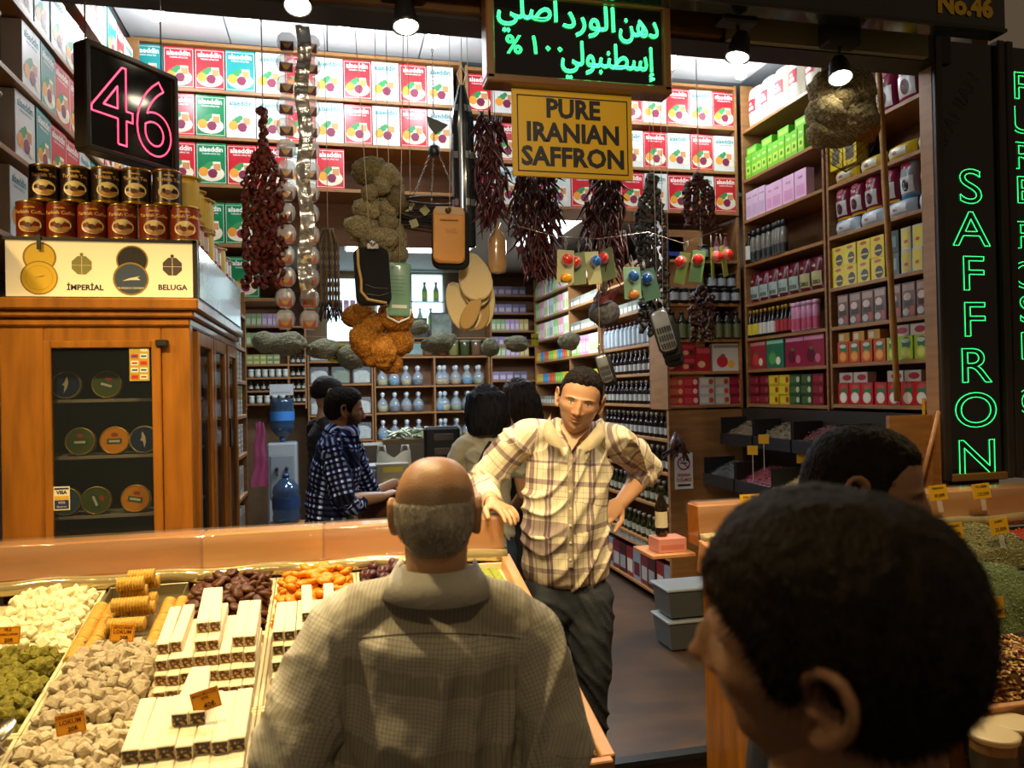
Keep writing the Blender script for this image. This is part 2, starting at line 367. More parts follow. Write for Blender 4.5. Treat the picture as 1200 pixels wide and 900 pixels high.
# ---------------- shelving
def shelf_unit(name,label,axis,front,a0,a1,depth,zs,zbot,ztop,ups=(),side=1,back=True,thick=.022,endpan=(True,True),nosh=()):
    """axis 'x': front faces -Y at y=front, from x=a0 to a1. axis 'y': front at x=front facing -X (side=1) or +X (side=-1), from y=a0 to a1"""
    t=thing(name,label,'shelves',((a0+a1)/2,front,zbot) if axis=='x' else (front,(a0+a1)/2,zbot))
    ox,oy,oz=t.location
    def bb(nm,u0,u1,d0,d1,z0,z1,mt,lab=None):
        mb=MB()
        if axis=='x': mb.box(u0-ox,u1-ox,front+d0-oy,front+d1-oy,z0-oz,z1-oz,0,.002)
        else:
            p,q=sorted((front+side*d0-ox,front+side*d1-ox)); mb.box(p,q,u0-oy,u1-oy,z0-oz,z1-oz,0,.002)
        o=mb.build(nm,[mt],t)
        if lab: o['label']=lab
    for z in zs: bb('shelf',a0+.02,a1-.02,0,depth-.01,z-thick,z,woodx)
    if back: bb('back_panel',a0,a1,depth-.01,depth,zbot,ztop,woodback)
    for i,u in enumerate((a0,a1)):
        if endpan[i]: bb('side_panel',u-(0 if i==0 else .02),u+(.02 if i==0 else 0),0.001,depth-.012,zbot,ztop,wood)
    for u in ups: bb('upright',u-.012,u+.012,.002,depth-.012,zbot,ztop,wood)
    return t
HZ=(3.59,3.295,2.995)
shelf_unit('wall_shelf','high wooden shelf of fruit tea boxes over the passage, left half','x',5.1,-1.18,.885,.32,list(HZ)+[3.885],2.68,3.89)
shelf_unit('wall_shelf','short shelf under the high shelf with green tea boxes behind the dried peppers','x',5.1,-1.18,-.30,.32,[2.62,2.28],2.24,2.665)
shelf_unit('wall_shelf','high wooden shelf of fruit tea boxes over the passage, right half','x',5.1,.905,2.925,.32,[3.56,3.235,2.935,3.86],2.91,3.87)
CZS=[2.58,2.265,2.006,1.773,1.53]
shelf_unit('wall_shelf','tall wooden shelf facing the lane above the plain panel with no smoking notice','x',5.1,2.33,2.925,.32,CZS,1.50,2.90)
RZS=[3.52,3.16,2.865,2.545,2.255,2.006,1.778,1.53]
shelf_unit('wall_shelf','wooden side shelf deeper in the shop with green boxes and dark bottles','y',2.945,4.13,5.09,.3,RZS,1.50,3.86)
R2ZS=[3.142,2.856,2.552,2.24,2.005,1.782,1.54]
shelf_unit('wall_shelf','wooden side shelf nearest the lane with tea bags and apple tea boxes','y',2.945,3.22,4.11,.3,R2ZS,1.51,3.205)
# base panel below the front-facing shelf with no smoking notice
mb=MB(); mb.box(2.335,2.935,5.105,5.14,0,1.495,0); tag(mb.build('base_panel',[wood]),'plain brown wooden panel behind the no smoking notice','panel')
t=thing('notice','white no smoking notice with a red ring on the wooden panel','notice',(2.44,5.098,.93))
mb=MB(); mb.box(-.07,.07,0,.004,0,.26,0); mb.build('sheet',[white],t)
redm=H('print_red','#b3262b',.5)
mb=MB(); T=FT((0,-.001,0))
for k in range(24):
    a0,a1=2*PI*k/24,2*PI*(k+1)/24; mb.poly([(.05*math.cos(a0),.185+.05*math.sin(a0)),(.05*math.cos(a1),.185+.05*math.sin(a1)),(.04*math.cos(a1),.185+.04*math.sin(a1)),(.04*math.cos(a0),.185+.04*math.sin(a0))],0,T)
mb.poly([(-.033,.215),(-.028,.22),(.033,.155),(.028,.15)],0,T,); mb.rect(-.028,.028,.181,.189,1,T,.0004)
mb.text('SIGARA',.03,(0,.09),0,T,bold=.001); mb.text('İÇİLMEZ',.03,(0,.055),0,T,bold=.001); mb.rect(-.05,.05,.02,.035,1,T)
mb.build('print',[redm,black],t)
# ---- fruit tea box
BW,BH,BD=.178,.262,.075
_orange=H('fruit_orange','#e8962a',.5); _plum=H('fruit_plum','#7c1540',.5); _leaf=H('fruit_leaf','#2f8a4a',.5); _cream=H('fruit_cream','#ece2c4',.5); _glassp=H('print_glass','#c98a55',.5)
def fruit_art(mb,T,s=1,cx=0,cz=0):
    def d(x,z,r,mi,l): mb.disc((0,0),r*s,12,mi,T@Matrix.Translation((cx+x*s,cz+z*s,l)))
    mb.poly([(cx+.012*s,cz+.06*s),(cx+.06*s,cz+.06*s),(cx+.054*s,cz+.125*s),(cx+.008*s,cz+.125*s)],3,T@Matrix.Translation((0,0,.0002)))
    mb.rect(cx+.013*s,cx+.054*s,cz+.07*s,cz+.112*s,7,T,.0005)
    d(-.022,.095,.02,5,.0006); d(-.005,.11,.016,5,.0007); d(-.045,.085,.013,5,.0005)
    d(-.047,.06,.029,3+1,.0009); d(.008,.05,.029,6,.0012); d(.05,.035,.02,2+6,.0015); d(.05,.035,.012,3,.0018)
def tea_box(nm,base,txtm,border):
    mb=MB(); mb.box(-BW/2,BW/2,0,BD,0,BH,0,.0015); T=FT((0,-.0003,0))
    if border:
        for a in ((-.085,.085,.012,.0145),(-.085,.085,.247,.2495),(-.085,-.0825,.0145,.247),(.0825,.085,.0145,.247)): mb.rect(*a,1,T,.0002)
    mb.text('alaeddin',.045,(0,.208),1,T,.0003,bold=.0012,sx=.95); mb.text('TURKISH APPLE TEA',.012,(0,.19),1,T,.0003,bold=.0003)
    if base is not _w:
        mb.disc((0,0),.078,16,3,T@Matrix.Translation((0,.07,.0001)),r2=.05)
    fruit_art(mb,T,1,0,.02)
    sT=FT((BW/2+.0003,0,0),(0,1,0)); mb.text('alaeddin',.03,(BD/2,.12),1,sT@Matrix.Identity(4),.0002,sx=.5)
    return mb.build(nm,[base,txtm,black,_cream,_orange,_leaf,_plum,_glassp,_cream])
_w=H('box_white','#d8d6cf',.35); _r=H('box_red','#c4202c',.3); _t=H('box_teal','#158c8c',.3); _g=H('box_green','#0f7a48',.3); _tt=H('teal_text','#2e7f86',.5); _wt=H('white_text','#f0ece4',.5)
TB={}
for k,(b,tx,bo) in dict(white=(_w,_tt,False),red=(_r,_wt,True),teal=(_t,_wt,True),green=(_g,_wt,True)).items():
    TB[k]=Kind(tag(tea_box('fruit_tea_box',b,tx,bo),'x','box'))
KEY=dict(w='white',r='red',t='teal',g='green')
def tea_row(x0,z,seq,where,y=5.115,step=.1825,skip=()):
    for i,c in enumerate(seq):
        if c==' ': continue
        TB[KEY[c]].put((x0+i*step,y+random.uniform(0,.008),z+.0005),random.uniform(-.03,.03),f"{KEY[c]} fruit tea box, {ordw(i)} {where}",'fruit tea boxes on the high shelf')
tea_row(-1.088,3.59,'trrtwrwrwrw','from the left on the left top shelf')
tea_row(-1.088,3.295,'grgwwrwrwrw','from the left on the left middle high shelf')
tea_row(-1.088,2.995,'wrgrrwr','from the left on the left lower high shelf')
tea_row(-.74,2.62,'gg','on the short shelf behind the dried peppers')
tea_row(-.72,2.28,'gg','on the lowest short shelf behind the dried peppers')
tea_row(1.005,3.56,'rwrwrwrwrwr','from the left on the right top shelf')
tea_row(1.005,3.235,'wrwrwrwrwrw','from the left on the right middle high shelf')
tea_row(1.005,2.935,'rwrwrwrwrwr','from the left on the right lower high shelf')
# left wall shelves
LZS=[3.49,3.15,2.86,2.57,2.26]
shelf_unit('wall_shelf','wooden side shelf of tea boxes and tins behind the pink number sign','y',-1.12,2.62,5.08,.32,LZS,2.2,3.86,side=-1,endpan=(False,True))
def tea_side(y0,z,seq,where):
    for i,c in enumerate(seq):
        TB[KEY[c]].put((-1.135-random.uniform(0,.006),y0+i*.1825,z+.0005),PI/2+random.uniform(-.05,.03),f"{KEY[c]} fruit tea box, {ordw(i)} {where}",'fruit tea boxes on the left side shelf')
tea_side(3.36,2.86,'wtrrtwrtw','back on the side shelf level with the pink sign')
tea_side(3.30,2.57,'wtrrwtrwt','back on the side shelf above the coffee tins')
tea_side(2.95,3.15,'twrtwtrwtwr','back on the side shelf above the pink sign')
tea_side(3.62,3.49,'wttrwtrw','back on the topmost left side shelf')
tea_side(3.22,2.26,'w','on the lowest left side shelf')
# ---- generic printed cartons and bottles
_mc={}
def mh(h,rough=.4,**k):
    key=(h,rough,tuple(sorted(k.items())))
    if key not in _mc: _mc[key]=H('print_'+h.lstrip('#')+('_%d'%int(rough*100))+''.join(str(v)[:3] for v in k.values()),h,rough,**k)
    return _mc[key]
def carton(name,w,h,d,base,decals=(),rough=.35,bev=.0012,cat='box',rnd=None,label='x'):
    """printed carton, front at y=0 facing -Y. decals: ('r',x0,x1,z0,z1,col) ('d',x,z,rx,rz,col) ('t',text,size,x,z,col)"""
    mats=[mh(base,rough)]; idx={}
    def mi(c):
        if c not in idx: idx[c]=len(mats); mats.append(mh(c,rough))
        return idx[c]
    mb=MB(); mb.box(-w/2,w/2,0,d,0,h,0,bev); T=FT((0,-.0002,0))
    for k,e in enumerate(decals):
        l=.00015+.00025*k
        if e[0]=='r': mb.rect(e[1],e[2],e[3],e[4],mi(e[5]),T,l)
        elif e[0]=='d': mb.disc((0,0),e[3],12,mi(e[5]),T@Matrix.Translation((e[1],e[2],l)),r2=e[4])
        elif e[0]=='t': mb.text(e[1],e[2],(e[3],e[4]),mi(e[5]),T,l,bold=.0006)
    return Kind(tag(mb.build(name,mats),label,cat))
def pouch(name,w,h,d,base,decals=(),top='#c9c0b0',label='x',rough=.25,cat='bag'):
    """gusseted foil bag: puffy body with a pinched top and bottom seam"""
    mats=[mh(base,rough)]; idx={}
    def mi(c):
        if c not in idx: idx[c]=len(mats); mats.append(mh(c,rough))
        return idx[c]
    mb=MB(); nx,nz=8,10; ph=random.random()*9
    def pt(i,j,s):
        u=i/nx; v=j/nz; bul=(math.sin(PI*min(max(u,0),1))**.5)*(min(1,math.sin(PI*(v*.93+.03))**.4))
        x=(u-.5)*w*(1-.05*math.sin(PI*v)); y=d/2-s*d/2*bul*(1+.13*noise.noise(Vector((u*4+ph,v*5,s*3)))); return (x,y,v*h)
    vs=[];
    for s in (1,-1):
        for j in range(nz+1):
            for i in range(nx+1): vs.append(pt(i,j,s))
    n=(nx+1)*(nz+1); fs=[]
    for s in (0,1):
        for j in range(nz):
            for i in range(nx):
                a=s*n+j*(nx+1)+i; q=(a,a+1,a+nx+2,a+nx+1); fs.append(q if s==0 else q[::-1])
    for j in range(nz):
        a=j*(nx+1); fs.append((a+nx+1,a,n+a,n+a+nx+1)[::-1]); a+=nx; fs.append((a,a+nx+1,n+a+nx+1,n+a)[::-1])
    for i in range(nx): fs.append((i,i+1,n+i+1,n+i)[::-1]); a=nz*(nx+1)+i; fs.append((a,a+1,n+a+1,n+a))
    mb.add(vs,fs,0,True)
    for k,e in enumerate(decals):      # print follows the bulge: small grid patches
        if e[0] in 'rd':
            x0,x1,z0,z1=(e[1],e[2],e[3],e[4]) if e[0]=='r' else (e[1]-e[3],e[1]+e[3],e[2]-e[4],e[2]+e[4])
            G=5; g=[]
            for j in range(G+1):
                for i in range(G+1):
                    a=i/G*2-1; b=j/G*2-1
                    if e[0]=='d': a,b=a*math.sqrt(1-b*b/2),b*math.sqrt(1-a*a/2)
                    x=(x0+x1)/2+a*(x1-x0)/2; z=(z0+z1)/2+b*(z1-z0)/2
                    p=pt(min(max(x/w+.5,0),1)*nx,z/h*nz,1); g.append((x,p[1]-.0012-.0003*k,z))
            mb.add(g,[(j*(G+1)+i,j*(G+1)+i+1,(j+1)*(G+1)+i+1,(j+1)*(G+1)+i) for j in range(G) for i in range(G)],mi(e[5]),True)
        else:
            p=pt(nx/2,e[4]/h*nz,1); mb.text(e[1],e[2],(e[3],e[4]),mi(e[5]),FT((0,p[1]-.002-.0003*k,0)),0,bold=.0006)
    return Kind(tag(mb.build(name,mats),label,cat))
def bottle(name,h,r,glass,label_c=None,cap='#111111',shoulder=.62,neck=.35,lab=(.18,.5),label='x',cat='bottle',caph=.1,n=10,text=None,grough=.08):
    mb=MB(); s=shoulder
    prof=[(r*.86,0),(r,.012*h/.25),(r,s*h*.92),(r*.9,s*h),(r*neck,(s+(1-s)*.45)*h),(r*neck,h*(1-caph*.4))]
    mb.lathe(prof,n,0); o=mb.build(name,[mh(glass,grough)]); tag(o,label,cat)
    if label_c:
        m2=MB(); m2.lathe([(r*1.012,lab[0]*h),(r*1.012,lab[1]*h)],n,0,cap=False); m2.build('label',[mh(label_c,.5)],o)
    m3=MB(); m3.lathe([(r*neck*1.25,h*(1-caph)),(r*neck*1.3,h*.99),(r*neck*1.1,h)],n,0); m3.build('cap',[mh(cap,.4)],o)
    return Kind(o)
def shelf_row(axis,front,pos0,z,items,where,group,back=.012,gap=.004,jit=.04,side=1,stack=None):
    """items: list of (Kind, width, desc, stackcount, height). axis 'x' runs left to right; axis 'y' (right wall) runs from deep to the lane (left to right in the photo)"""
    u=pos0; cnt={}
    for it in items:
        if it[0] is None: u+=it[1]; continue
        K,wd,desc=it[:3]; ns=it[3] if len(it)>3 else 1; hh=it[4] if len(it)>4 else 0
        c=cnt.get(desc,0); cnt[desc]=c+1
        for k in range(ns):
            rz=random.uniform(-jit,jit); b=back+random.uniform(0,.008)
            if axis=='x': loc=(u+wd/2,front+b,z+.0006+k*(hh+.0006)); r=rz
            elif side==1: loc=(front+b,u-wd/2,z+.0006+k*(hh+.0006)); r=-PI/2+rz
            else: loc=(front-b,u+wd/2,z+.0006+k*(hh+.0006)); r=PI/2+rz
            lv='' if ns==1 else (', lowest' if k==0 else ', topmost' if k==ns-1 else ', middle')
            K.put(loc,r,f"{desc}, {ordw(c)} {where}{lv}",group)
        u = u+wd+gap if (axis=='x' or side==-1) else u-wd-gap
# ---------------- goods of the right-hand shelves
RF=2.945
def pr(*a): return list(a)
paper=pouch('paper_bag',.165,.29,.10,'#d9cfba',[('r',-.045,.045,.11,.2,'#b8232f'),('r',-.028,.028,.125,.15,'#e8dfd0'),('t','ala',.03,0,.16,'#f0e8dd')],rough=.6)
shelf_row('y',RF,5.06,3.52,[(paper,.168,'cream paper bag with red square logo')]*5,'on the top side shelf','cream paper bags on the top side shelf')
gb=carton('green_tea_box',.068,.165,.05,'#6fbf2a',[('r',-.026,.026,.03,.09,'#b5d84a'),('t','TEA',.022,0,.12,'#e9f2c0'),('d',0,.06,.014,.014,'#2e7d2a')])
gb2=carton('green_carton',.13,.06,.05,'#57b52c',[('r',-.05,.05,.015,.045,'#a6d455')])
shelf_row('y',RF,5.05,3.16,[(gb,.066,'slim lime green box')]*4+[(None,.01)]+[(gb,.07,'slim lime green box')]*6+[(None,.0)],'on the lime green boxes shelf','slim lime green boxes on the side shelf')
for i in range(4): gb2.put((RF+.02,4.98-.2*i,3.3262),-PI/2,f'flat green carton laid on the slim lime boxes, {ordw(i)} from the left','flat green cartons')
pk=carton('pink_box',.08,.20,.06,'#d6b9d0',[('r',-.03,.03,.02,.1,'#c8a5c6'),('t','LOKUM',.016,0,.15,'#8b5a8c')]); pk2=carton('pink_box',.125,.185,.06,'#dcb0cc',[('r',-.045,.045,.02,.09,'#d093bb'),('t','ROSE',.02,0,.13,'#8b5a8c')])
shelf_row('y',RF,5.06,2.865,[(pk,.08,'pale lilac box')]*3+[(pk2,.132,'wide pale pink box'),(None,.06)]+[(pk2,.132,'wide pale pink box')]*3,'on the lilac boxes shelf','pale lilac boxes on the side shelf')
gr=bottle('spice_grinder',.225,.027,'#6b675c','#141414','#0c0c0c',.72,.7,(.05,.32),caph=.2); wl=bottle('bottle',.23,.03,'#222018','#c9c6bd','#0b0b0b',.62,.4,(.12,.55))
shelf_row('y',RF,5.06,2.545,[(wl,.064,'dark white-labelled bottle')]+[(gr,.062,'glass grinder with black cap',)]*6+[(None,.10)]+[(gr,.066,'glass grinder with black cap')]*2,'on the grinders shelf','black capped spice grinders')
pm=pouch('tea_pouch',.115,.215,.07,'#5d0f1f',[('r',-.05,.05,.03,.12,'#9fb3a6'),('r',-.04,.04,.04,.065,'#5b6a5c'),('t','ala',.03,0,.15,'#d9b7a0')]); pm2=pouch('tea_pouch',.115,.215,.07,'#5d0f1f',[('r',-.05,.05,.03,.12,'#b7ae7c'),('r',-.04,.04,.04,.065,'#5d5b38'),('t','ala',.03,0,.15,'#d9b7a0')])
shelf_row('y',RF,5.07,2.255,[(pm,.118,'dark red tea pouch with pale green label')]*5+[(pm2,.118,'dark red tea pouch with olive label')]*2,'on the pouches shelf','dark red tea pouches')
def bt(lab): return bottle('bottle',.195,.021,'#150d08',lab,'#b08a2e',.6,.42,(.1,.5),caph=.12)
b1,b2,b3=bt('#c9b52e'),bt('#c8c6be'),bt('#a3202c'); sp=bottle('spray_bottle',.19,.024,'#c78aa8','#b94a68','#c99bb6',.85,.8,(.08,.45),caph=.15)
shelf_row('y',RF,5.06,2.006,[(b1,.047,'small dark bottle with yellow label and gold cap')]*3+[(b2,.047,'small dark bottle with white label and gold cap')]*4+[(b3,.047,'small dark bottle with red label and gold cap')]*4+[(None,.02)]+[(sp,.055,'pink spray bottle')]*5,'on the bottle shelf','small dark bottles with gold caps')
def sq(base,fr,sl,txt): return carton('tea_carton',.215,.2,.05,base,[('r',-.1,.1,.168,.19,txt),('d',-.03,.07,.045,.045,fr),('d',.04,.05,.028,.028,sl),('d',-.025,.115,.018,.01,'#3a7a35')])
s1,s2,s3=sq('#9c1f2a','#c9323a','#e6dcc0','#c98a8a'),sq('#1f6a4c','#4f9a4a','#e6e2c0','#8fc0a0'),sq('#8e1c3a','#5d1028','#c26a7a','#c98aa0'); s0=sq('#c9c6bd','#b8202c','#d9a92c','#8a8f85')
shelf_row('y',RF,5.06,1.778,[(s1,.22,'square red apple tea carton'),(s2,.22,'square green apple tea carton'),(s3,.22,'square crimson pomegranate tea carton'),(s3,.2,'square crimson pomegranate tea carton')],'on the waist-high side shelf corner','square tea cartons')
def sm(base,a,b): return carton('small_tea_box',.118,.066,.06,base,[('r',-.052,.01,.012,.054,a),('d',.032,.033,.018,.02,b)])
m1,m2_,m3,m4,m5,m6,m7=sm('#6d1420','#8c2030','#a34a50'),sm('#8c1830','#a02a40','#c26a70'),sm('#c9b01e','#d9c430','#b02a20'),sm('#2e4a2a','#44663a','#c2c8a0'),sm('#b83a28','#c9604a','#e0a080'),sm('#b02030','#c23a44','#e0c0b0'),sm('#b9b5aa','#cfcabf','#c04020')
shelf_row('y',RF,5.06,1.53,[(m1,.12,'small dark red box',3,.066)]*2+[(m3,.12,'small yellow box',3,.066)]*2+[(m4,.12,'small dark green box',3,.066)]*2+[(m1,.12,'small dark red box',3,.066)],'on the lowest deep side shelf','small tea boxes')
# front-facing shelf
CF=5.1
bx=carton('blue_box',.14,.17,.08,'#101f66',[('r',-.05,.05,.03,.06,'#2a3a8a')],label='dark blue box on the front shelf behind the hanging peppers'); bx.put((2.42,5.13,2.581),0,'dark blue box at the left end of the front-facing shelf',None)
pb=bottle('small_bottle',.2,.026,'#6b3a3a','#c98f90','#5a1a1a',.6,.4); jr=bottle('jar',.11,.036,'#15100c','#8f9296','#0b0b0b',.8,.8,(.2,.7),caph=.15)
shelf_row('x',CF,2.60,2.58,[(jr,.08,'dark glass jar'),(None,.03),(pb,.065,'rose coloured small bottle'),(pb,.065,'rose coloured small bottle')],'on the front shelf by the corner','rose coloured small bottles')
shelf_row('x',CF,2.36,2.265,[(jr,.077,'dark jar with silver label')]*7,'on the jar shelf','dark jars on the front shelf')
for i in range(3): jr.put((2.72+.077*i,5.155,2.3768),0,f'dark jar with silver label stacked on the others, {ordw(i)} from the left','dark jars on the front shelf')
ob=bottle('oil_bottle',.20,.033,'#1c1f10','#565a35','#0b0b0b',.7,.4,(.05,.55))
shelf_row('x',CF,2.35,2.006,[(ob,.068,'dark green oil bottle')]*8,'on the front-facing shelf','dark green oil bottles')
rb=carton('red_box',.108,.1,.07,'#8e1420',[('r',-.045,.045,.065,.09,'#a83540'),('d',-.02,.035,.022,.018,'#c98a6a'),('d',.025,.035,.02,.02,'#4a2018')])
rt=carton('red_box',.118,.175,.07,'#96121e',[('r',-.05,.05,.13,.165,'#b54550'),('d',-.015,.05,.03,.025,'#c99a7a')])
shelf_row('x',CF,2.335,1.773,[(rb,.109,'red patterned box',2,.1),(rb,.109,'red patterned box',2,.1),(rt,.118,'tall red patterned box')],'on the waist-high front shelf','red patterned boxes')
s0.put((2.915-.108,5.125,1.7736),0,'square white carton with a red apple at the right end of the front shelf')
shelf_row('x',CF,2.35,1.53,[(m5,.105,'small orange red box',3,.066)]+[(m6,.12,'small bright red box',3,.066)]+[(m7,.12,'small white box with red print',3,.066)]*2+[(m2_,.1,'small crimson box',3,.066)],'on the lowest front shelf','small tea boxes')
# nearest side shelf
mg=pouch('tea_bag',.165,.255,.09,'#7d1034',[('r',-.055,.06,.03,.14,'#b9b4ae'),('d',0,.08,.03,.04,'#4a1a2a'),('d',0,.215,.04,.02,'#c05a6c'),('t','Tea',.035,0,.165,'#e8d8d0'),('r',-.08,.08,.0,.015,'#d9a820')])
sg=pouch('tea_bag',.165,.255,.09,'#8b9299',[('r',-.055,.06,.03,.14,'#c9ccce'),('d',0,.08,.03,.04,'#26262a'),('d',0,.215,.04,.02,'#b02030'),('r',-.08,.08,0,.015,'#2f7fb5')])
rg=pouch('tea_bag',.165,.255,.09,'#b01428',[('r',-.055,.06,.03,.14,'#d0c8b8'),('d',0,.08,.03,.04,'#5a1a1a'),('d',0,.215,.045,.02,'#e0c8b0'),('r',-.08,.08,0,.015,'#d9a820')])
def lying(base,mid): return pouch('lying_pack',.21,.085,.1,base,[('r',-.07,.06,.02,.065,mid),('t','ala',.03,-.01,.03,'#8a2430')],rough=.3)
yl,bl,ml=lying('#c9a614','#c9c2a8'),lying('#a9b7c4','#cfd4d8'),lying('#7d1034','#b9b4ae')
yc=carton('yellow_box',.115,.2,.08,'#d9be14',[('d',0,.14,.03,.035,'#20201c'),('r',-.035,.035,.03,.11,'#55503a'),('d',0,.182,.025,.01,'#b02a2a')])
yc2=carton('yellow_box',.108,.12,.08,'#d6bd10',[('d',.01,.038,.032,.034,'#1c1814'),('d',0,.1,.028,.01,'#b04a2a'),('r',-.02,.035,.03,.04,'#c9b060')])
# top rows
shelf_row('y',RF,3.72,3.142,[(mg,.172,'maroon tea bag')]*2,'on the highest shelf near the lane','maroon tea bags')
ml.put((RF+.02,3.85,3.143),-PI/2,'maroon pack lying on the high shelf behind the net bag','packs lying on the side shelf'); sg.put((RF+.015,4.02,3.143),-PI/2,'silver bag on the high shelf behind the net bag','tea bags')
for i,(k,n) in enumerate(((ml,'maroon'),(yl,'yellow'))): k.put((RF+.02,3.5-.2*i-.1,3.402),-PI/2,f'{n} pack lying on the standing tea bags of the high shelf','packs lying on the side shelf')
Z=2.857
for i in range(3): yl.put((RF+.015,3.98-.225*i,Z),-PI/2,f'yellow pack lying on the upper near shelf, {ordw(i)} from the left','packs lying on the side shelf')
yl.put((RF+.015,3.31,Z+.0),-PI/2,'yellow pack lying at the lane end of the upper near shelf','packs lying on the side shelf')
shelf_row('y',RF,4.09,Z+.088,[(yc,.118,'tall yellow box with a dark figure')]*2,'on the upper near shelf','tall yellow boxes')
Z=2.553
for i in range(4): bl.put((RF+.012,3.985-.225*i,Z),-PI/2,f'blue and white pack lying on the middle near shelf, {ordw(i)} from the left','packs lying on the side shelf')
shelf_row('y',RF,4.09,Z+.05,[(mg,.135,'maroon tea bag')]*0,'','')
z2=Z+.09
for K,ys,nm,sc_ in ((mg,(4.02,3.89,3.76,3.62),'maroon tea bag',.78),(sg,(3.48,),'silver tea bag',.8),(rg,(3.33,),'red tea bag',.82)):
    for i,yy in enumerate(ys): K.put((RF+.02,yy,z2),-PI/2,f'{nm} standing on the blue and white packs, {ordw(i)} from the left','tea bags on the middle near shelf',scale=(sc_,1,.78))
Z=2.241
shelf_row('y',RF,4.09,Z,[(yc2,.11,'yellow box with a round dark emblem',2,.12)]*4,'on the bright yellow shelf','yellow boxes with dark emblem')
dg_=carton('dark_green_pack',.1,.12,.05,'#23352f',[('r',-.03,.03,.03,.09,'#5d7a78')]); yp=carton('yellow_packet',.075,.12,.04,'#b9b49a',[('r',-.03,.03,.01,.11,'#cdb812'),('d',0,.045,.015,.01,'#b0302a')])
shelf_row('y',RF,3.63,Z,[(dg_,.105,'dark green pack',2,.12)],'on the bright yellow shelf','dark green packs')
shelf_row('y',RF,3.50,Z,[],'','')
shelf_row('y',RF,3.515,Z,[(yp,.08,'yellow packet in a clear case',2,.12)]*3,'on the bright yellow shelf','yellow packets in clear cases')
Z=2.005
br=carton('brown_photo_box',.098,.185,.06,'#6d4a40',[('r',-.04,.04,.14,.175,'#a88a78'),('d',-.01,.11,.028,.022,'#d0b8a8'),('r',-.035,.03,.06,.09,'#3a2420'),('d',-.02,.03,.025,.02,'#b9b4b0'),('d',.025,.035,.018,.025,'#a85040')])
shelf_row('y',RF,4.05,Z,[(br,.103,'brown picture printed box')]*8,'on the brown boxes shelf','brown picture printed boxes')
Z=1.783
def cart(base,f1,f2,lg): return carton('fruit_carton',.098,.125,.06,base,[('d',.005,.085,.032,.034,'#2f7a44'),('d',0,.1,.028,.012,lg),('d',.0,.038,.034,.032,f1),('d',.0,.038,.024,.022,f2)])
oc,lc,rc=cart('#c2481c','#e0842a','#e8a850','#c9ccc0'),cart('#9cb52e','#c9cf3a','#dfe07a','#c9ccc0'),cart('#c01822','#e4dcc4','#f0ead8','#d04040')
ty=carton('small_carton',.1,.055,.06,'#b8842a',[('r',-.04,.0,.01,.045,'#d0c0a0')]); tr=carton('small_carton',.12,.06,.06,'#b8aFa0'.lower(),[('d',.01,.03,.04,.018,'#a02030')])
shelf_row('y',RF,4.06,Z,[(oc,.1,'orange fruit carton')]*4+[(lc,.1,'lime fruit carton')]*4,'on the citrus shelf','fruit cartons on the side shelf')
for i in range(3): ty.put((RF+.018,4.0-.13*i,Z+.126),-PI/2,f'small tan carton lying on the orange cartons, {ordw(i)} from the left','small cartons on the citrus shelf')
for i in range(2): tr.put((RF+.018,3.53-.13*i,Z+.126),-PI/2,f'small white and red carton lying on the lime cartons, {ordw(i)} from the left','small cartons on the citrus shelf')
Z=1.541
shelf_row('y',RF,4.06,Z,[(rc,.1,'red apple carton')]*8,'on the lowest near shelf','red apple cartons')
for i,yy in enumerate((3.99,3.86,3.58,3.45)): tr.put((RF+.018,yy,Z+.126),-PI/2,f'small white and red carton lying on the apple cartons, {ordw(i)} from the left','small cartons on the apple cartons')
# bamboo pole leaning against the near side shelf
mb=MB(); a=onp(1052,470,0,2.925); b=onp(1029,70,0,2.80); pts=[a.lerp(b,k/14) for k in range(15)]
mb.tube(pts,[.0155 if k%3 else .0185 for k in range(15)],8,0); tag(mb.build('bamboo_pole',[H('bamboo','#b5813a',.45,noise_amt=.3,nscale=14)]),'long pale bamboo pole leaning upright before the near side shelf','pole')
# ---------------- lamps
bulbm=M('bulb_glow',(1,.96,.9),.4,emit=14,emitcol=(.92,.97,1)); bulbw=M('halogen_glow',(1,.9,.7),.4,emit=26,emitcol=(1,.88,.62)); ringm=H('lamp_ring','#9aa0a2',.3,metal=.6)
def ceil_lamp(px,py,zc=3.925,w=9,lab='',far=False):
    p=onp(px,py,2,zc-.10); t=thing('ceiling_lamp',lab,'lamp',(p.x,p.y,zc),0,'recessed ceiling lamps')
    mb=MB(); mb.lathe([(.075,-.012),(.085,-.006),(.085,0)],16,0); mb.lathe([(.032,-.05),(.035,-.012)],12,0); mb.build('fitting',[ringm],t)
    mb=MB(); mb.lathe([(.024,-.055),(.038,-.08),(.043,-.11),(.034,-.14),(.004,-.155)],12,0); mb.build('bulb',[bulbm],t)
    light('POINT',(p.x,p.y,zc-.22),w,COOL,.06)
for i,(x,y) in enumerate(((183,14),(295,26),(403,38),(508,46),(787,72),(868,84))):
    ceil_lamp(x,y,3.912,9.5,lab=f'white ceiling bulb in a round fitting, {ordw(i)} from the left over the high shelves')
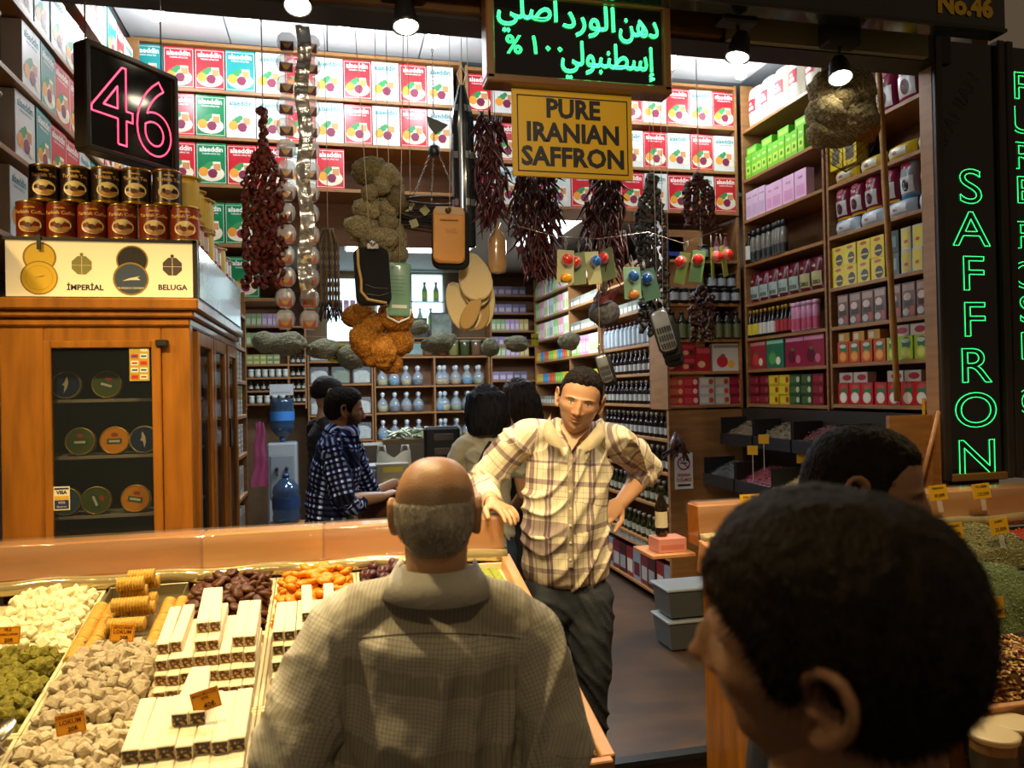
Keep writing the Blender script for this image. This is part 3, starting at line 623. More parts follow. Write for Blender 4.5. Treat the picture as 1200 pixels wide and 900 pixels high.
def spot_lamp(px,py,y,target,w,lab,ang=70):
    p=onp(px,py,1,y); t=thing('spotlight',lab,'lamp',p,0,'spotlights on the beam'); d=(Vector(target)-p).normalized()
    mb=MB(); mb.lathe([(.03,-.11),(.038,-.09),(.05,-.02),(.056,0),(.05,0),(.044,-.03)],16,0,(0,0,0),d,cap=False); mb.lathe([(.0301,-.11),(.02,-.118)],16,0,(0,0,0),d); mb.build('shade',[blackm],t)
    mb=MB(); mb.lathe([(.046,-.014),(.044,.0),(.03,.012),(.001,.018)],14,0,(0,0,0),d); mb.build('bulb',[bulbw],t)
    mb=MB(); mb.box(-.085,.085,-.04,.04,.14,.25,0,.008); mb.build('ballast_box',[blackm],t)
    mb=MB(); mb.cyl((0,0,.16),Vector((0,0,0))-d*.08,.008,None,6); mb.build('arm',[blackm],t)
    mb=MB(); mb.cyl((-.02,.0,.25),(-.02,0,.34),.012,None,6); mb.box(-.16,.1,-.015,.015,.33,.345); mb.build('track_clip',[darkm],t)
    light('SPOT',p+d*.03,w,SPOTC,.045,target,ang,.5)
spot_lamp(985,92,2.98,(1.9,2.3,1.1),70,'black spotlight in front of the hanging net bag of sponges')
spot_lamp(864,68,2.98,(1.2,2.9,1.0),60,'black spotlight right of the Arabic sign')
spot_lamp(476,32,2.98,(.4,2.6,1.0),60,'spotlight hanging from the beam above the saffron packets')
spot_lamp(349,8,2.98,(-.1,2.2,1.0),60,'spotlight at the top of the clear saffron packet strip')
# cool fill lights for the shelves behind, with no lamp built around them
for px,py,tx in ((700,60,(1.7,5.1,3.3)),):
    p=onp(px,py,1,3.5)
light('POINT',(1.7,3.9,3.65),8,COOL,.08)
light('POINT',(.2,3.9,3.65),10,COOL,.08)
for n,(x0,x1,y0,y1) in enumerate(((.15,1.35,7.45,7.75),(1.75,2.05,6.1,7.3),(-.35,-.05,5.8,6.8))):
    t=thing('ceiling_panel_light','bright fluorescent panel on the ceiling over the '+('rear glass shelves','bottle aisle','left aisle')[n],'lamp',((x0+x1)/2,(y0+y1)/2,3.13),0,'fluorescent ceiling panels')
    a,b=(x1-x0)/2,(y1-y0)/2; mb=MB(); mb.box(-a-.03,a+.03,-b-.03,b+.03,-.05,0.03,0,.004); mb.build('housing',[white],t)
    mb=MB(); mb.box(-a,a,-b,b,-.06,-.051); mb.build('diffuser',[M('diffuser_glow',(1,1,1),.5,emit=5,emitcol=(.88,.95,1))],t)
# ---------------- caviar cabinet on the left
t=thing('display_cabinet','orange-brown wooden cabinet with a glass door full of round tins','cabinet',(-.80,2.95,.0))
ox,oy,oz=t.location
def cb(nm,x0,x1,y0,y1,z0,z1,mt,par=t,bev=.003,lab=None):
    mb=MB(); mb.box(x0-ox,x1-ox,y0-oy,y1-oy,z0-oz,z1-oz,0,bev); o=mb.build(nm,[mt],par)
    if lab: o['label']=lab
    return o
X0,X1,Y0,Y1=-1.09,-.50,2.95,4.20
cb('side_panel',X0,X0+.02,Y0,Y1,.0,1.93,woodcab); cb('back_panel',X0,X1,Y1-.02,Y1,.0,1.93,woodcab); cb('top_panel',X0,X1,Y0,Y1,1.93,1.95,woodcab); cb('plinth',X0,X1,Y0,Y1,.0,.6,woodcab)
cb('back_lining',X0+.02,X0+.04,Y0+.05,Y1-.03,.6,1.93,H('lining_blue','#4a5c6e',.5)); cb('back_lining',X0+.04,X1-.03,3.45,3.46,.6,1.93,H('lining_blue','#4a5c6e',.5))
# front frame: left stile is broad
cb('front_stile',X0,-.955,Y0-.05,Y0,.6,1.93,woodcab); cb('front_stile',-.585,-.49,Y0-.05,Y0,.6,1.93,woodcab); cb('front_rail',-.955,-.585,Y0-.05,Y0,1.855,1.93,woodcab)
d=cb('door',-.955,-.93,Y0-.065,Y0-.04,.62,1.86,woodcab)
for b in ((-.615,-.585,.62,1.86),(-.93,-.615,1.835,1.86),(-.93,-.615,.62,.66)):
    cb('door_frame',b[0],b[1],Y0-.065,Y0-.04,b[2],b[3],woodcab,d).location
mb=MB(); mb.box(-.93-ox,-.615-ox,Y0-.055-oy,Y0-.05-oy,.66-oz,1.835-oz); mb.build('glass',[M('door_glass',(.02,.025,.03),.03,alpha=.28,spec=.6)],d)
cb('lock',-.60,-.56,Y0-.075,Y0-.05,1.84,1.862,blackm,d)
for z in (1.66,1.46,1.25,1.02,.82): cb('glass_shelf',X0+.04,X1-.03,Y0+.03,3.42,z-.012,z,H('shelf_edge','#8a8478',.3),t,.001)
# side doors, slim framed glass, one ajar
for i,(y0,y1) in enumerate(((2.99,3.36),(3.38,3.74),(3.80,4.16))):
    dd=cb('side_door',X1-.0,X1+.022,y0,y0+.05,.62,1.90,woodcab)
    cb('door_frame',X1,X1+.022,y1-.05,y1,.62,1.90,woodcab,dd); cb('door_frame',X1,X1+.022,y0+.05,y1-.05,1.85,1.90,woodcab,dd); cb('door_frame',X1,X1+.022,y0+.05,y1-.05,.62,.68,woodcab,dd)
    mb=MB(); mb.box(X1+.008-ox,X1+.012-ox,y0+.05-oy,y1-.05-oy,.68-oz,1.85-oz); mb.build('glass',[_mats['door_glass']],dd)
    if i==2: cb('handle',X1+.022,X1+.03,y0+.012,y0+.035,1.42,1.56,blackm,dd)
# cornice: three stepped mouldings
for k,(e,z0,z1) in enumerate(((.012,1.88,1.91),(.028,1.91,1.935),(.045,1.935,1.975))):
    cb('cornice_moulding',X0-.02,X1+.0+e,Y0-.05-e,Y1+e*.5,z0+.03,z1+.03,woodcab,t,.006)
# light box sign on the cabinet
s=thing('caviar_light_box','lit cream sign box reading İMPERİAL and BELUGA on the cabinet','sign',(-.77,2.9,2.006))
sx=.305
mb=MB(); mb.box(-sx,sx,0.012,1.30,0,.205,0,.003); mb.build('box',[darkm],s)
crm=M('backlit_cream',(.80,.66,.36),.35,emit=.35,emitcol=(1,.72,.33)); 
mb=MB(); mb.box(-sx+.006,sx-.008,0.002,.012,.006,.197); mb.build('front_face',[crm],s)
mb=MB(); mb.box(-sx,sx,-.004,.014,-.006,.006); mb.box(-sx,sx,-.004,.014,.197,.209); mb.box(sx-.012,sx+.004,-.004,.014,-.006,.209); mb.build('edge_trim',[darkm],s)
mb=MB(); mb.box(sx,sx+.005,.03,1.27,.01,.195); mb.build('side_face',[M('side_print',(.16,.18,.19),.2,noise_amt=.8,nscale=7,coat=.3,col2=(.45,.42,.34))],s)
T=FT((0,.0015,0)); mb=MB(); g=H('gold_tin','#d6a92a',.35,emit=.15); g2=H('gold_tin_dark','#a67c1e',.35); navy=H('caviar_blue','#3d4a5c',.4); roe=H('roe_black','#2a251f',.7,noise_amt=.8,nscale=160); ol=H('olive_badge','#8a8440',.5); brn=H('brown_badge','#4f3d33',.5); pale=H('print_cream','#e8d8a8',.5)
def D(x,z,r,m,l): mb.disc((0,0),r,24,m,T@Matrix.Translation((x,z,l)))
D(-.195,.14,.052,1,.0002); D(-.195,.14,.046,0,.0003); D(-.197,.07,.058,1,.0005); D(-.197,.07,.054,0,.0008); D(-.197,.07,.042,1,.001); D(-.197,.07,.041,0,.0012)
D(.095,.135,.052,7,.0002); D(.095,.135,.047,3,.0004); D(.09,.07,.058,7,.0006); D(.09,.07,.052,2,.001)
for cx,m in ((-.065,4),(.225,5)):
    mb.poly([(cx+.034*math.cos(R(a)),.115+.034*math.sin(R(a))) for a in range(22,382,45)],m,T@Matrix.Translation((0,0,.0004))); mb.rect(cx-.032,cx+.032,.114,.1155,6,T,.0007); mb.rect(cx-.001,cx+.001,.085,.146,6,T,.0007); D(cx,.152,.006,m,.0005)
mb.poly([(.062,.062),(.085,.072),(.12,.08),(.11,.074),(.122,.066),(.09,.066)],6,T@Matrix.Translation((0,0,.0014)))
mb.text('İMPERİAL',.026,(-.055,.03),8,T,.0008,bold=.0008); mb.text('BELUGA',.026,(.225,.033),8,T,.0008,bold=.0008); mb.text('IRANIAN CAVIAR',.011,(.09,.034),6,T,.0014)
mb.poly([(-.215,.07),(-.19,.077),(-.175,.079),(-.19,.072)],7,T@Matrix.Translation((0,0,.0016)))
mb.build('print',[g,g2,navy,roe,ol,brn,pale,H('gold_rim','#b58f45',.3,metal=.4),black],s)
mb=MB(); mb.box(-.2,-.188,-.01,-.004,.165,.215); mb.build('clip',[blackm],s)
# round tins in the cabinet, standing on edge
def tin(nm,face,rim,lab,fish=None):
    mb=MB(); mb.lathe([(.044,-.018),(.05,-.014),(.05,.010),(.047,.014),(.045,.012),(.0449,.0105)],22,0,(0,0,0),(0,-1,0),cap=True); o=mb.build(nm,[H('tin_'+rim.lstrip('#'),rim,.3,metal=.7)]); tag(o,lab,'tin')
    m=MB(); m.lathe([(.0445,.0108),(.001,.0112)],22,0,(0,0,0),(0,-1,0),cap=False)
    T=FT((0,-.0125,0))
    if fish=='fish': m.poly([(-.006,-.03),(.004,-.012),(.008,.008),(.004,.03),(-.001,.022),(-.004,.01),(-.012,.0),(-.004,-.004)],1,T)
    elif fish=='band':
        m.rect(-.024,.024,-.012,.006,2,T,.0002); m.rect(-.018,.018,-.007,.001,1,T,.0005); m.disc((0,0),.012,12,3,T@Matrix.Translation((0,.02,.0001)),r2=.007)
    m.build('lid_print',[mh(face,.3),mh('#c9c4a8'),mh('#2c5a50'),mh('#a8452a')],o); return Kind(o)
tb1=tin('caviar_tin','#1f2f55','#b8a878','x','fish'); tb2=tin('caviar_tin','#4c5a2c','#b09a55','x','band'); tb3=tin('caviar_tin','#d08a1c','#d9a93c','x','band'); tb4=tin('caviar_tin','#3d5568','#a89a66','x','fish')
for K,px,py,lab,a in ((tb1,81,447,'navy tin with a pale fish, top left in the cabinet',.0),(tb2,128,445,'olive green tin on the top cabinet shelf',.3),(tb2,97,494,'olive green tin at the left of the second cabinet shelf',.0),(tb3,137,494,'bright orange tin on the second cabinet shelf',0),(tb1,171,492,'navy tin with a pale fish at the right of the second shelf',-.3),
  (tb4,80,552,'greyish blue tin at the left of the third cabinet shelf',.1),(tb2,115,552,'olive green tin on the third cabinet shelf',1.2),(tb3,161,551,'bright orange tin on the third cabinet shelf',.2),(tb1,117,611,'navy tin with a pale fish on the lowest visible cabinet shelf',.2),(tb4,168,609,'dull green and blue tin on the lowest visible cabinet shelf',.6)):
    p=onp(px,py,1,3.02); K.put((p.x,2.996,{445:1.7105,447:1.7105,494:1.5105,492:1.5105,552:1.3005,551:1.3005,611:1.0705,609:1.0705}[py]),0,lab,'round tins in the caviar cabinet',rot=(R(-7),a,0))
# card stickers
t2=thing('card_sticker','sticker of payment card logos at the top right of the cabinet glass','sticker',(-.655,Y0-.058,1.72))
mb=MB(); mb.box(-.032,.032,0,.0015,0,.115); mb.build('sheet',[mh('#a58f3a')],t2)
mb=MB(); T=FT((0,-.0006,0))
for i in range(2):
    for j in range(4): mb.rect(-.027+i*.029,-.003+i*.029,.006+j*.024,.022+j*.024,0 if (i+j)%3 else 1,T,0); mb.rect(-.024+i*.029,-.006+i*.029,.011+j*.024,.017+j*.024,2 if (i*2+j)%2 else 3,T,.0004)
mb.text('VISA',.012,(.015,.102),0,T,.0004,bold=.0006); mb.build('print',[mh('#d8d4c0'),mh('#c04a20'),mh('#26407a'),mh('#a02a20')],t2)
t2=thing('card_sticker','white VISA sticker at the lower left of the cabinet glass','sticker',(-.905,Y0-.058,1.285))
mb=MB(); mb.box(-.025,.025,0,.0015,0,.08); mb.build('sheet',[mh('#d8cfae')],t2)
mb=MB(); mb.rect(-.022,.022,.07,.076,0,T,0); mb.text('VISA',.016,(0,.055),0,T,bold=.0008); mb.rect(-.022,.022,.036,.048,1,T,0); mb.rect(-.022,.022,.004,.034,0,T,0); mb.text('VISA',.011,(0,.022),2,T,.0004); mb.text('Electron',.009,(0,.009),2,T,.0004); mb.build('print',[mh('#26305a'),mh('#c9a03a'),mh('#d8cfae')],t2)
# coffee tins stacked on the light box
def coffee(base,ell,nm,sub,top):
    mb=MB(); r,h=.0488,.128
    mb.lathe([(r,0),(r*1.03,.002),(r*1.03,.006),(r,.008),(r,h-.008),(r*1.03,h-.006),(r*1.03,h-.002),(r*.96,h),(r*.93,h-.004)],20,0); o=mb.build('coffee_tin',[H('tin_gold','#b58a3a',.25,metal=.8)]); tag(o,'x','tin')
    m=MB(); m.lathe([(r*1.006,.010),(r*1.006,h-.010)],20,0,cap=False)
    def wrap(x,z,l): a=x/r-PI/2; return (math.cos(a)*(r*1.006+l),math.sin(a)*(r*1.006+l),z)
    N=20; ring=[wrap(.037*math.cos(2*PI*k/N),.045+.027*math.sin(2*PI*k/N),.0012) for k in range(N)]; c=wrap(0,.045,.0016)
    m.add(ring+[c],[(k,(k+1)%N,N) for k in range(N)],1)
    rr=[wrap(.030*math.cos(PI+PI*k/10),.041+.02*math.sin(PI+PI*k/10),.002) for k in range(11)]; m.add(rr+[wrap(0,.041,.0024)],[(k,k+1,11) for k in range(10)],2)
    rr=[wrap(-.004+.011*math.cos(2*PI*k/8),.043+.009*math.sin(2*PI*k/8),.003) for k in range(8)]; m.add(rr,[tuple(range(8))],3)
    for txt,sz,z,mi in ((nm,.0165,.083,4),(sub,.010,.102,5)):
        vs,fs=text_mesh(txt,sz,'CENTER',.0005,1); m.add([wrap(v[0],z+v[1],.0018) for v in vs],fs,mi)
    m.build('label',[mh(base,.3),mh('#e8cf8a',.35),mh('#b5803a',.4),mh('#5a3418',.4),mh('#d9a85a' if top else '#e0b060'),mh('#d9a020')],o); return Kind(o)
cr=coffee('#7d2a0c',0,'Turkish Coffee','alaeddin',0); ck=coffee('#26140a',0,'Turkish Tea','alaeddin',1)
zt=2.006+.2095
cx=[onp(x,260,1,2.965).x for x in (38,73,109,144,181,217)]
for i,x in enumerate(cx): cr.put((x,2.965,zt),random.uniform(-.12,.12)+.24,f'brown coffee tin in the lower row on the light box, {ordw(i)} from the left','coffee tins on the light box')
cx=[onp(x,210,1,2.965).x for x in (53,89,125,160,196)]
for i,x in enumerate(cx): ck.put((x,2.965,zt+.1285),random.uniform(-.12,.12)+.24,f'black tea tin in the upper row on the light box, {ordw(i)} from the left','black tins on top of the coffee tins')
yt=bottle('yellow_tin',.135,.044,'#c9a02a','#d9b84a','#c9a02a',.93,.93,(.1,.85),caph=.05,n=16,grough=.3); rt2=bottle('red_tin',.115,.04,'#b5351f','#d9cfc0','#c9b8a0',.93,.93,(.3,.8),caph=.05,n=14,grough=.3)
for i in range(9):
    K=(yt,rt2)[i%3!=0] if i else yt
    K.put((-.525,3.09+i*.118,zt),0,('yellow' if K is yt else 'red and cream')+f' tin along the aisle edge of the light box, {ordw(i)} from the front','tins along the aisle edge')
for i in range(4):
    yt.put((-.525,3.09+i*.118,zt+(.1355 if (i==0 or i==3) else .1155)),0,f'yellow tin stacked on the aisle edge row, {ordw(i)} from the front','tins along the aisle edge')
# tall tins and boxes on the left shelves near the lane
at_=bottle('apple_tea_tin',.19,.055,'#8a1c14','#c9c2b4','#b5b0a8',.95,.95,(.55,.9),caph=.04,n=18,grough=.25)
for z,y,l in ((2.861,3.06,'large red and white tin on the left shelf beside the pink sign'),(2.571,3.06,'large red and white tin on the left shelf above the coffee tins')): at_.put((-1.20,y,z),0,l,'large tins on the left shelves')
# ---------------- front counters with sweets and spices
TA=math.atan(.229)
def frame_T(): return Matrix.Translation((0,2.755,1.038))@Matrix.Rotation(TA,4,'X')
TC=frame_T()
def on(x,v,h=0): return TC@Vector((x,-v,h))
cream=H('tray_plastic','#d9cba4',.35,noise_amt=.05); creamd=H('counter_top_cream','#c9b98e',.4)
def counter(name,label,x0,x1,trimside):
    t=thing(name,label,'counter',((x0+x1)/2,2.2,-.12)); o=Vector(t.location)
    mb=MB(); mb.T=Matrix.Translation(-o)@TC; mb.box(x0,x1,-1.10,0.0,-.05,-.028,0,.002); mb.build('worktop',[creamd],t)
    for nm,b in (('front_panel',(x0,x1,1.66,1.69,-.12,.745)),('back_panel',(x0,x1,2.72,2.75,-.12,.97))):
        mb=MB(); mb.T=Matrix.Translation(-o); mb.box(*b,0,.003); mb.build(nm,[woodcab],t)
    for xx in (x0,x1-.02):
        m=[(1.69,-.12),(2.72,-.12),(2.72,.975),(1.69,.738)]; mb=MB(); mb.T=Matrix.Translation(-o)
        mb.add([(xx,y,z) for y,z in m]+[(xx+.02,y,z) for y,z in m],[(0,1,2,3),(7,6,5,4),(0,4,5,1),(1,5,6,2),(2,6,7,3),(3,7,4,0)]); mb.build('side_panel',[woodcab],t)
    for s in ([x1] if trimside>0 else [x0]):
        mb=MB(); mb.T=Matrix.Translation(-o)@TC; mb.box(s-.0225 if s==x1 else s-.012,s+.012 if s==x1 else s+.0225,-1.10,.0,-.10,.028,0,.003); mb.build('side_trim',[woodpink],t)
    mb=MB(); mb.T=Matrix.Translation(-o)@TC; mb.box(x0,x1,-1.12,-1.10,-.10,.028,0,.003); mb.build('front_trim',[woodpink],t)
    # upright ledge behind the trays, boards of different tone
    cuts=[x0,x0+(x1-x0)*.45,x0+(x1-x0)*.66,x1]
    for i in range(3):
        mb=MB(); mb.T=Matrix.Translation(-o); mb.box(cuts[i]+.0005,cuts[i+1]-.0005,2.775,2.875,1.03,1.195,0,.006); q=mb.build('ledge_board',[(woodledge,H('ledge_wood_light','#bb7a24',.28,noise_amt=.3,nscale=2,nstretch=(1,9,9),coat=.5),woodledge)[i]],t)
    pts=[(x0+(x1-x0)*k/40,2.752+.004*math.sin(k*1.7),1.064+.004*math.sin(k*.9)) for k in range(41)]
    mb=MB(); mb.T=Matrix.Translation(-o); mb.tube(pts,.024,12,0); mb.build('rolled_film',[M('film_gold',(.50,.40,.20),.12,metal=.55,coat=.6,bump=.3,bscale=18)],t)
    # loose clear film pulled over the ledge
    N=60; vs=[]; fs=[]
    prof=[(2.881,1.15),(2.879,1.199),(2.86,1.201),(2.80,1.201),(2.771,1.197),(2.768,1.15),(2.764,1.10),(2.757,1.085)]
    for k in range(N+1):
        x=x0-.004+(x1-x0+.008)*k/N
        for j,(y,z) in enumerate(prof):
            e=.0035*noise.noise(Vector((x*7,j*.9,2))); vs.append((x,y+(e if j>4 else 0)-(.001),z+abs(e)+.0012))
    P_=len(prof)
    for k in range(N):
        for j in range(P_-1): fs.append((k*P_+j,(k+1)*P_+j,(k+1)*P_+j+1,k*P_+j+1))
    mb=MB(); mb.T=Matrix.Translation(-o); mb.add(vs,fs,0,True); mb.build('clear_film',[M('film_clear',(.9,.85,.7),.06,alpha=.10,spec=.9,bump=.25,bscale=10)],t)
    return t
counter('sweets_counter','wooden counter of Turkish delight trays with a film-wrapped ledge',-1.30,.606,1)
counter('spice_counter','wooden counter of spice trays at the right of the entrance gap',1.385,3.45,-1)
XS=[-.995,-.73,-.465,-.2,.065,.33,.60]
VS=[.012,.372,.745,1.085]
def tray(c,r,lab,x0=None,x1=None,v0=None,v1=None,mat=None,rim=.010,hgt=.03):
    x0=XS[c] if x0 is None else x0; x1=XS[c+1] if x1 is None else x1; v0=VS[r] if v0 is None else v0; v1=VS[r+1] if v1 is None else v1
    t=thing('display_tray',lab,'tray',on((x0+x1)/2,(v0+v1)/2,-.026),rot=(TA,0,0),group='counter trays')
    w,l=(x1-x0)/2-.001,(v1-v0)/2-.001; mb=MB(); mb.box(-w+.004,w-.004,-l+.004,l-.004,0,.004); mb.build('tray_floor',[mat or cream],t)
    mb=MB()
    for b in ((-w,w,-l,-l+rim),(-w,w,l-rim,l),(-w,-w+rim,-l+rim,l-rim),(w-rim,w,-l+rim,l-rim)): mb.box(*b,.0,hgt,0,.002)
    mb.build('rim',[mat or cream],t); return t,(x0,x1,v0,v1)
def heap(K,cell,s,peak,label,group,skew=.5,scl=(.85,1.15),base=.012,jit=.35,tilt=1.0,second=.25,core=None,t=None,margin=.026,lay=.0):
    x0,x1,v0,v1=cell; w,l=x1-x0-2*margin,v1-v0-2*margin; nx=int(w/s)+1; nv=int(l/(s*.88))+1
    def hh(u,q): return peak*(max(0,1-(2*u-1)**2)**.6)*(max(0,1-(2*q-1)**2)**.5)
    if core is not None:
        G=10; vs=[]; fs=[]
        for j in range(G+1):
            for i in range(G+1): vs.append(on(x0+.012+(x1-x0-.024)*i/G, v0+.012+(v1-v0-.024)*j/G, -.02+max(0,hh(i/G,j/G)-.004)+base*.4)-Vector(t.location))
        m=MB(); inv=Matrix.Rotation(-TA,4,'X'); m.add([inv@v for v in vs],[(j*(G+1)+i,(j+1)*(G+1)+i,(j+1)*(G+1)+i+1,j*(G+1)+i+1) for j in range(G) for i in range(G)],0,True); stuff(m.build('heap_core',[core],t))  # hidden core mound that carries the outer layer of pieces
    for j in range(nv):
        for i in range(nx):
            u=(i+.5*(j%2)*.9+random.uniform(-jit,jit)*.5)/max(1,nx-.5); q=(j+random.uniform(-jit,jit)*.5)/max(1,nv-1); u=min(max(u,0),1); q=min(max(q,0),1)
            n=1+(random.random()<second)
            for k in range(n):
                h=hh(u,q)+base-.02+s*.38+k*s*.62
                K.put(on(x0+margin+w*u,v0+margin+l*q,h),0,label,group,rot=(TA+random.uniform(-.9,.9)*tilt,random.uniform(-.9,.9)*tilt,random.uniform(0,6.3)),scale=random.uniform(*scl))
def cube(nm,mat,sz,bev,seed):
    """a hand-cut cube with soft uneven corners"""
    mb=MB(); mb.box(-sz/2,sz/2,-sz/2,sz/2,-sz/2,sz/2,0,bev); rnd=random.Random(seed)
    sh=[Vector([rnd.uniform(-1,1)*sz*.11 for _ in range(3)]) for _ in range(8)]
    mb.v=[tuple(Vector(v)+sh[(v[0]>0)+2*(v[1]>0)+4*(v[2]>0)]) for v in mb.v]; return mb.build(nm,[mat])
class Multi:
    def __init__(s,ks): s.k=ks
    def put(s,*a,**k): return random.choice(s.k).put(*a,**k)
def cubes(nm,mat,sz,cat='sweet'): return Multi([Kind(tag(cube(nm,mat,sz*f,sz*.17,i),'x',cat)) for i,f in enumerate((1,.92,1.08))])
wl_=H('lokum_white','#e6dcb4',.8,noise_amt=.1,nscale=60,bump=.3,bscale=150); gl_=H('lokum_pistachio','#8c8420',.8,noise_amt=.55,nscale=110,bump=.6,bscale=200); gy_=H('lokum_grey','#b9a98c',.9,noise_amt=.25,nscale=80,bump=.4,bscale=160)
t,c=tray(0,0,'cream tray of white Turkish delight at the back left of the counter'); heap(cubes('white_lokum',wl_,.029),c,.0265,.038,'white lump of Turkish delight heaped in the back left tray','white Turkish delight',core=wl_,t=t)
t,c=tray(0,1,'cream tray of pistachio green Turkish delight at the left'); heap(cubes('green_lokum',gl_,.028),c,.0262,.036,'pistachio green cube of Turkish delight in the left tray','green Turkish delight',core=gl_,t=t)
gk=cubes('grey_lokum',gy_,.027)
t,c=tray(1,1,'cream tray of dusty grey Turkish delight below the metal tray'); heap(gk,c,.0255,.034,'dusty grey cube of Turkish delight in the tray below the metal tray','grey Turkish delight in the middle tray',core=gy_,t=t)
pkm=H('lokum_pale','#c9b99a',.9,noise_amt=.2,nscale=80,bump=.4,bscale=160)
t,c=tray(1,2,'cream tray of pale Turkish delight at the bottom edge of the photo'); heap(cubes('pale_lokum',pkm,.027),c,.0268,.034,'pale powdered cube of Turkish delight in the nearest left tray','pale Turkish delight in the nearest tray',core=pkm,t=t)
t,c=tray(0,2,'cream tray of dark cubes at the bottom left corner'); heap(gk,c,.040,.02,'dusty grey cube in the bottom left corner tray','grey Turkish delight in the corner tray',core=gy_,t=t)
def apricot(nm,mat,r,sq,seed):
    mb=MB(); mb.sph((0,0,0),r,12,8,0); rnd=random.Random(seed); o=rnd.uniform(0,99)
    nv=[]
    for v in mb.v:
        v=Vector(v); d=v.normalized(); k=1+.16*noise.noise(d*1.6+Vector((o,0,0)))+.06*noise.noise(d*5+Vector((o,3,0))); dent=1-.45*math.exp(-((d.x)**2+(d.y)**2)/.12)
        nv.append((v.x*k,v.y*k*.86,v.z*sq*k*dent))
    mb.v=nv; return mb.build(nm,[mat])
def fruits(nm,mat,r,sq,cat='fruit'): return Multi([Kind(tag(apricot(nm,mat,r*f,sq,i*3+1),'x',cat)) for i,f in enumerate((1,.9,1.1,.95))])
ao=H('apricot_orange','#e8921a',.45,noise_amt=.25,nscale=40,bump=.3,bscale=70); ab=H('apricot_brown','#5e3216',.5,noise_amt=.5,nscale=30,bump=.35,bscale=70); dt=H('date_dark','#4a2330',.4,noise_amt=.4,nscale=40,bump=.3)
t,c=tray(2,0,'cream tray of brown sun-dried apricots beside the metal tray'); kb=fruits('dried_apricot',ab,.023,.5); heap(kb,c,.032,.062,'brown sun-dried apricot heaped in the tray beside the metal tray','brown dried apricots',core=ab,t=t,second=.5,tilt=.6)
t,c=tray(3,0,'cream tray of orange dried apricots in the back row'); heap(fruits('orange_apricot',ao,.024,.5),c,.033,.058,'orange dried apricot heaped in the back row tray','orange dried apricots',core=ao,t=t,second=.5,tilt=.6)
t,c=tray(4,0,'cream tray of dark dates half hidden by the bald man'); heap(fruits('date',dt,.02,.8),c,.036,.045,'dark reddish date in the tray beside the bald man','dark dates',core=dt,t=t,second=.3)
# nougat bars with nut-studded cut ends
def nutmat(nm,bg,nut,nut2,sc_=150):
    m=bpy.data.materials.new(nm); m.use_nodes=True; nt=m.node_tree; b=nt.nodes['Principled BSDF']; b.inputs['Roughness'].default_value=.45
    tc=nt.nodes.new('ShaderNodeTexCoord'); v=nt.nodes.new('ShaderNodeTexVoronoi'); v.inputs['Scale'].default_value=sc_; nt.links.new(tc.outputs['Object'],v.inputs['Vector'])
    r=nt.nodes.new('ShaderNodeValToRGB'); e=r.color_ramp.elements; e[0].position=.30; e[0].color=(*hexc(nut),1); e[1].position=.62; e[1].color=(*hexc(bg),1); x=e.new(.46); x.color=(*hexc(nut2),1)
    nt.links.new(v.outputs['Distance'],r.inputs[0]); nt.links.new(r.outputs[0],b.inputs['Base Color'])
    bp=nt.nodes.new('ShaderNodeBump'); bp.inputs['Strength'].default_value=.6; bp.inputs['Distance'].default_value=.003; nt.links.new(v.outputs['Distance'],bp.inputs['Height']); nt.links.new(bp.outputs[0],b.inputs['Normal']); return m
nmw=H('nougat_white','#e9dcc0',.8,noise_amt=.12,nscale=50,bump=.25,bscale=130); nmg=H('nougat_green','#8d9428',.75,noise_amt=.35,nscale=90,bump=.4,bscale=150)
ncut=nutmat('nougat_cut','#5d3618','#e6c88a','#b5813f'); ncut2=nutmat('nougat_cut_dark','#1f140a','#b5935a','#5a3a1c',120); ncut3=nutmat('nougat_cut_green','#3a2a10','#b9b04a','#6a4a1c')
def bar(nm,side,cut,L=.11,w=.0295,h=.0295):
    mb=MB(); mb.box(-w/2,w/2,0,L,0,h,0,.0022)
    for fi,f in enumerate(mb.f):
        ys=[mb.v[i][1] for i in f]
        if max(ys)<.0001 or min(ys)>L-.0001: mb.m[fi]=1
    return Kind(tag(mb.build(nm,[side,cut]),'x','sweet'))
def terrace(K,cell,rows,n,label,group,w=.0305,h=.0300,L=.11,extra=0,start=.02,step=.034,base=0):
    x0,x1,v0,v1=cell; xm=(x0+x1)/2; v1-=.015 if step<.03 else 0
    for r in range(rows):
        front=v1-.02-r*step*1.12
        for i in range(n):
            if r==rows-1 and random.random()<.14: continue
            p=on(xm+(i-(n-1)/2)*w+random.uniform(-.0008,.0008),front+random.uniform(-.004,.006),-.02+base+r*h+.0005)
            K.put(p,0,label,group,rot=(TA,0,random.uniform(-.02,.02)))
    for i in range(extra):
        p=on(xm+(i-.5+random.choice((-1,0,1)))*w*1.02,v1-.03-rows*step*1.12,-.02+base+rows*h+.0008); K.put(p,0,label,group,rot=(TA,0,random.uniform(-.12,.12)))
nb=bar('nougat_bar',nmw,ncut,.2); nb2=bar('nougat_bar',nmw,ncut2,.19,.036,.032); nb3=bar('nougat_bar',nmw,ncut2,.17); ng=bar('pistachio_bar',nmg,ncut3,.12)
t,c=tray(2,1,'cream tray of white honey nougat bars in five steps'); terrace(nb,c,5,8,'white nougat bar with nutty cut end in the five-step tray','white nougat bars in the middle tray',extra=2,step=.023)
t,c=tray(2,2,'cream tray of long white nougat bars with dark ends'); terrace(nb2,c,3,7,'long white nougat bar with dark nutty end in the nearest middle tray','long nougat bars in the nearest tray',w=.0366,h=.0323,extra=2,step=.05)
t,c=tray(3,1,'cream tray of white and green nougat bars beside the bald man'); 
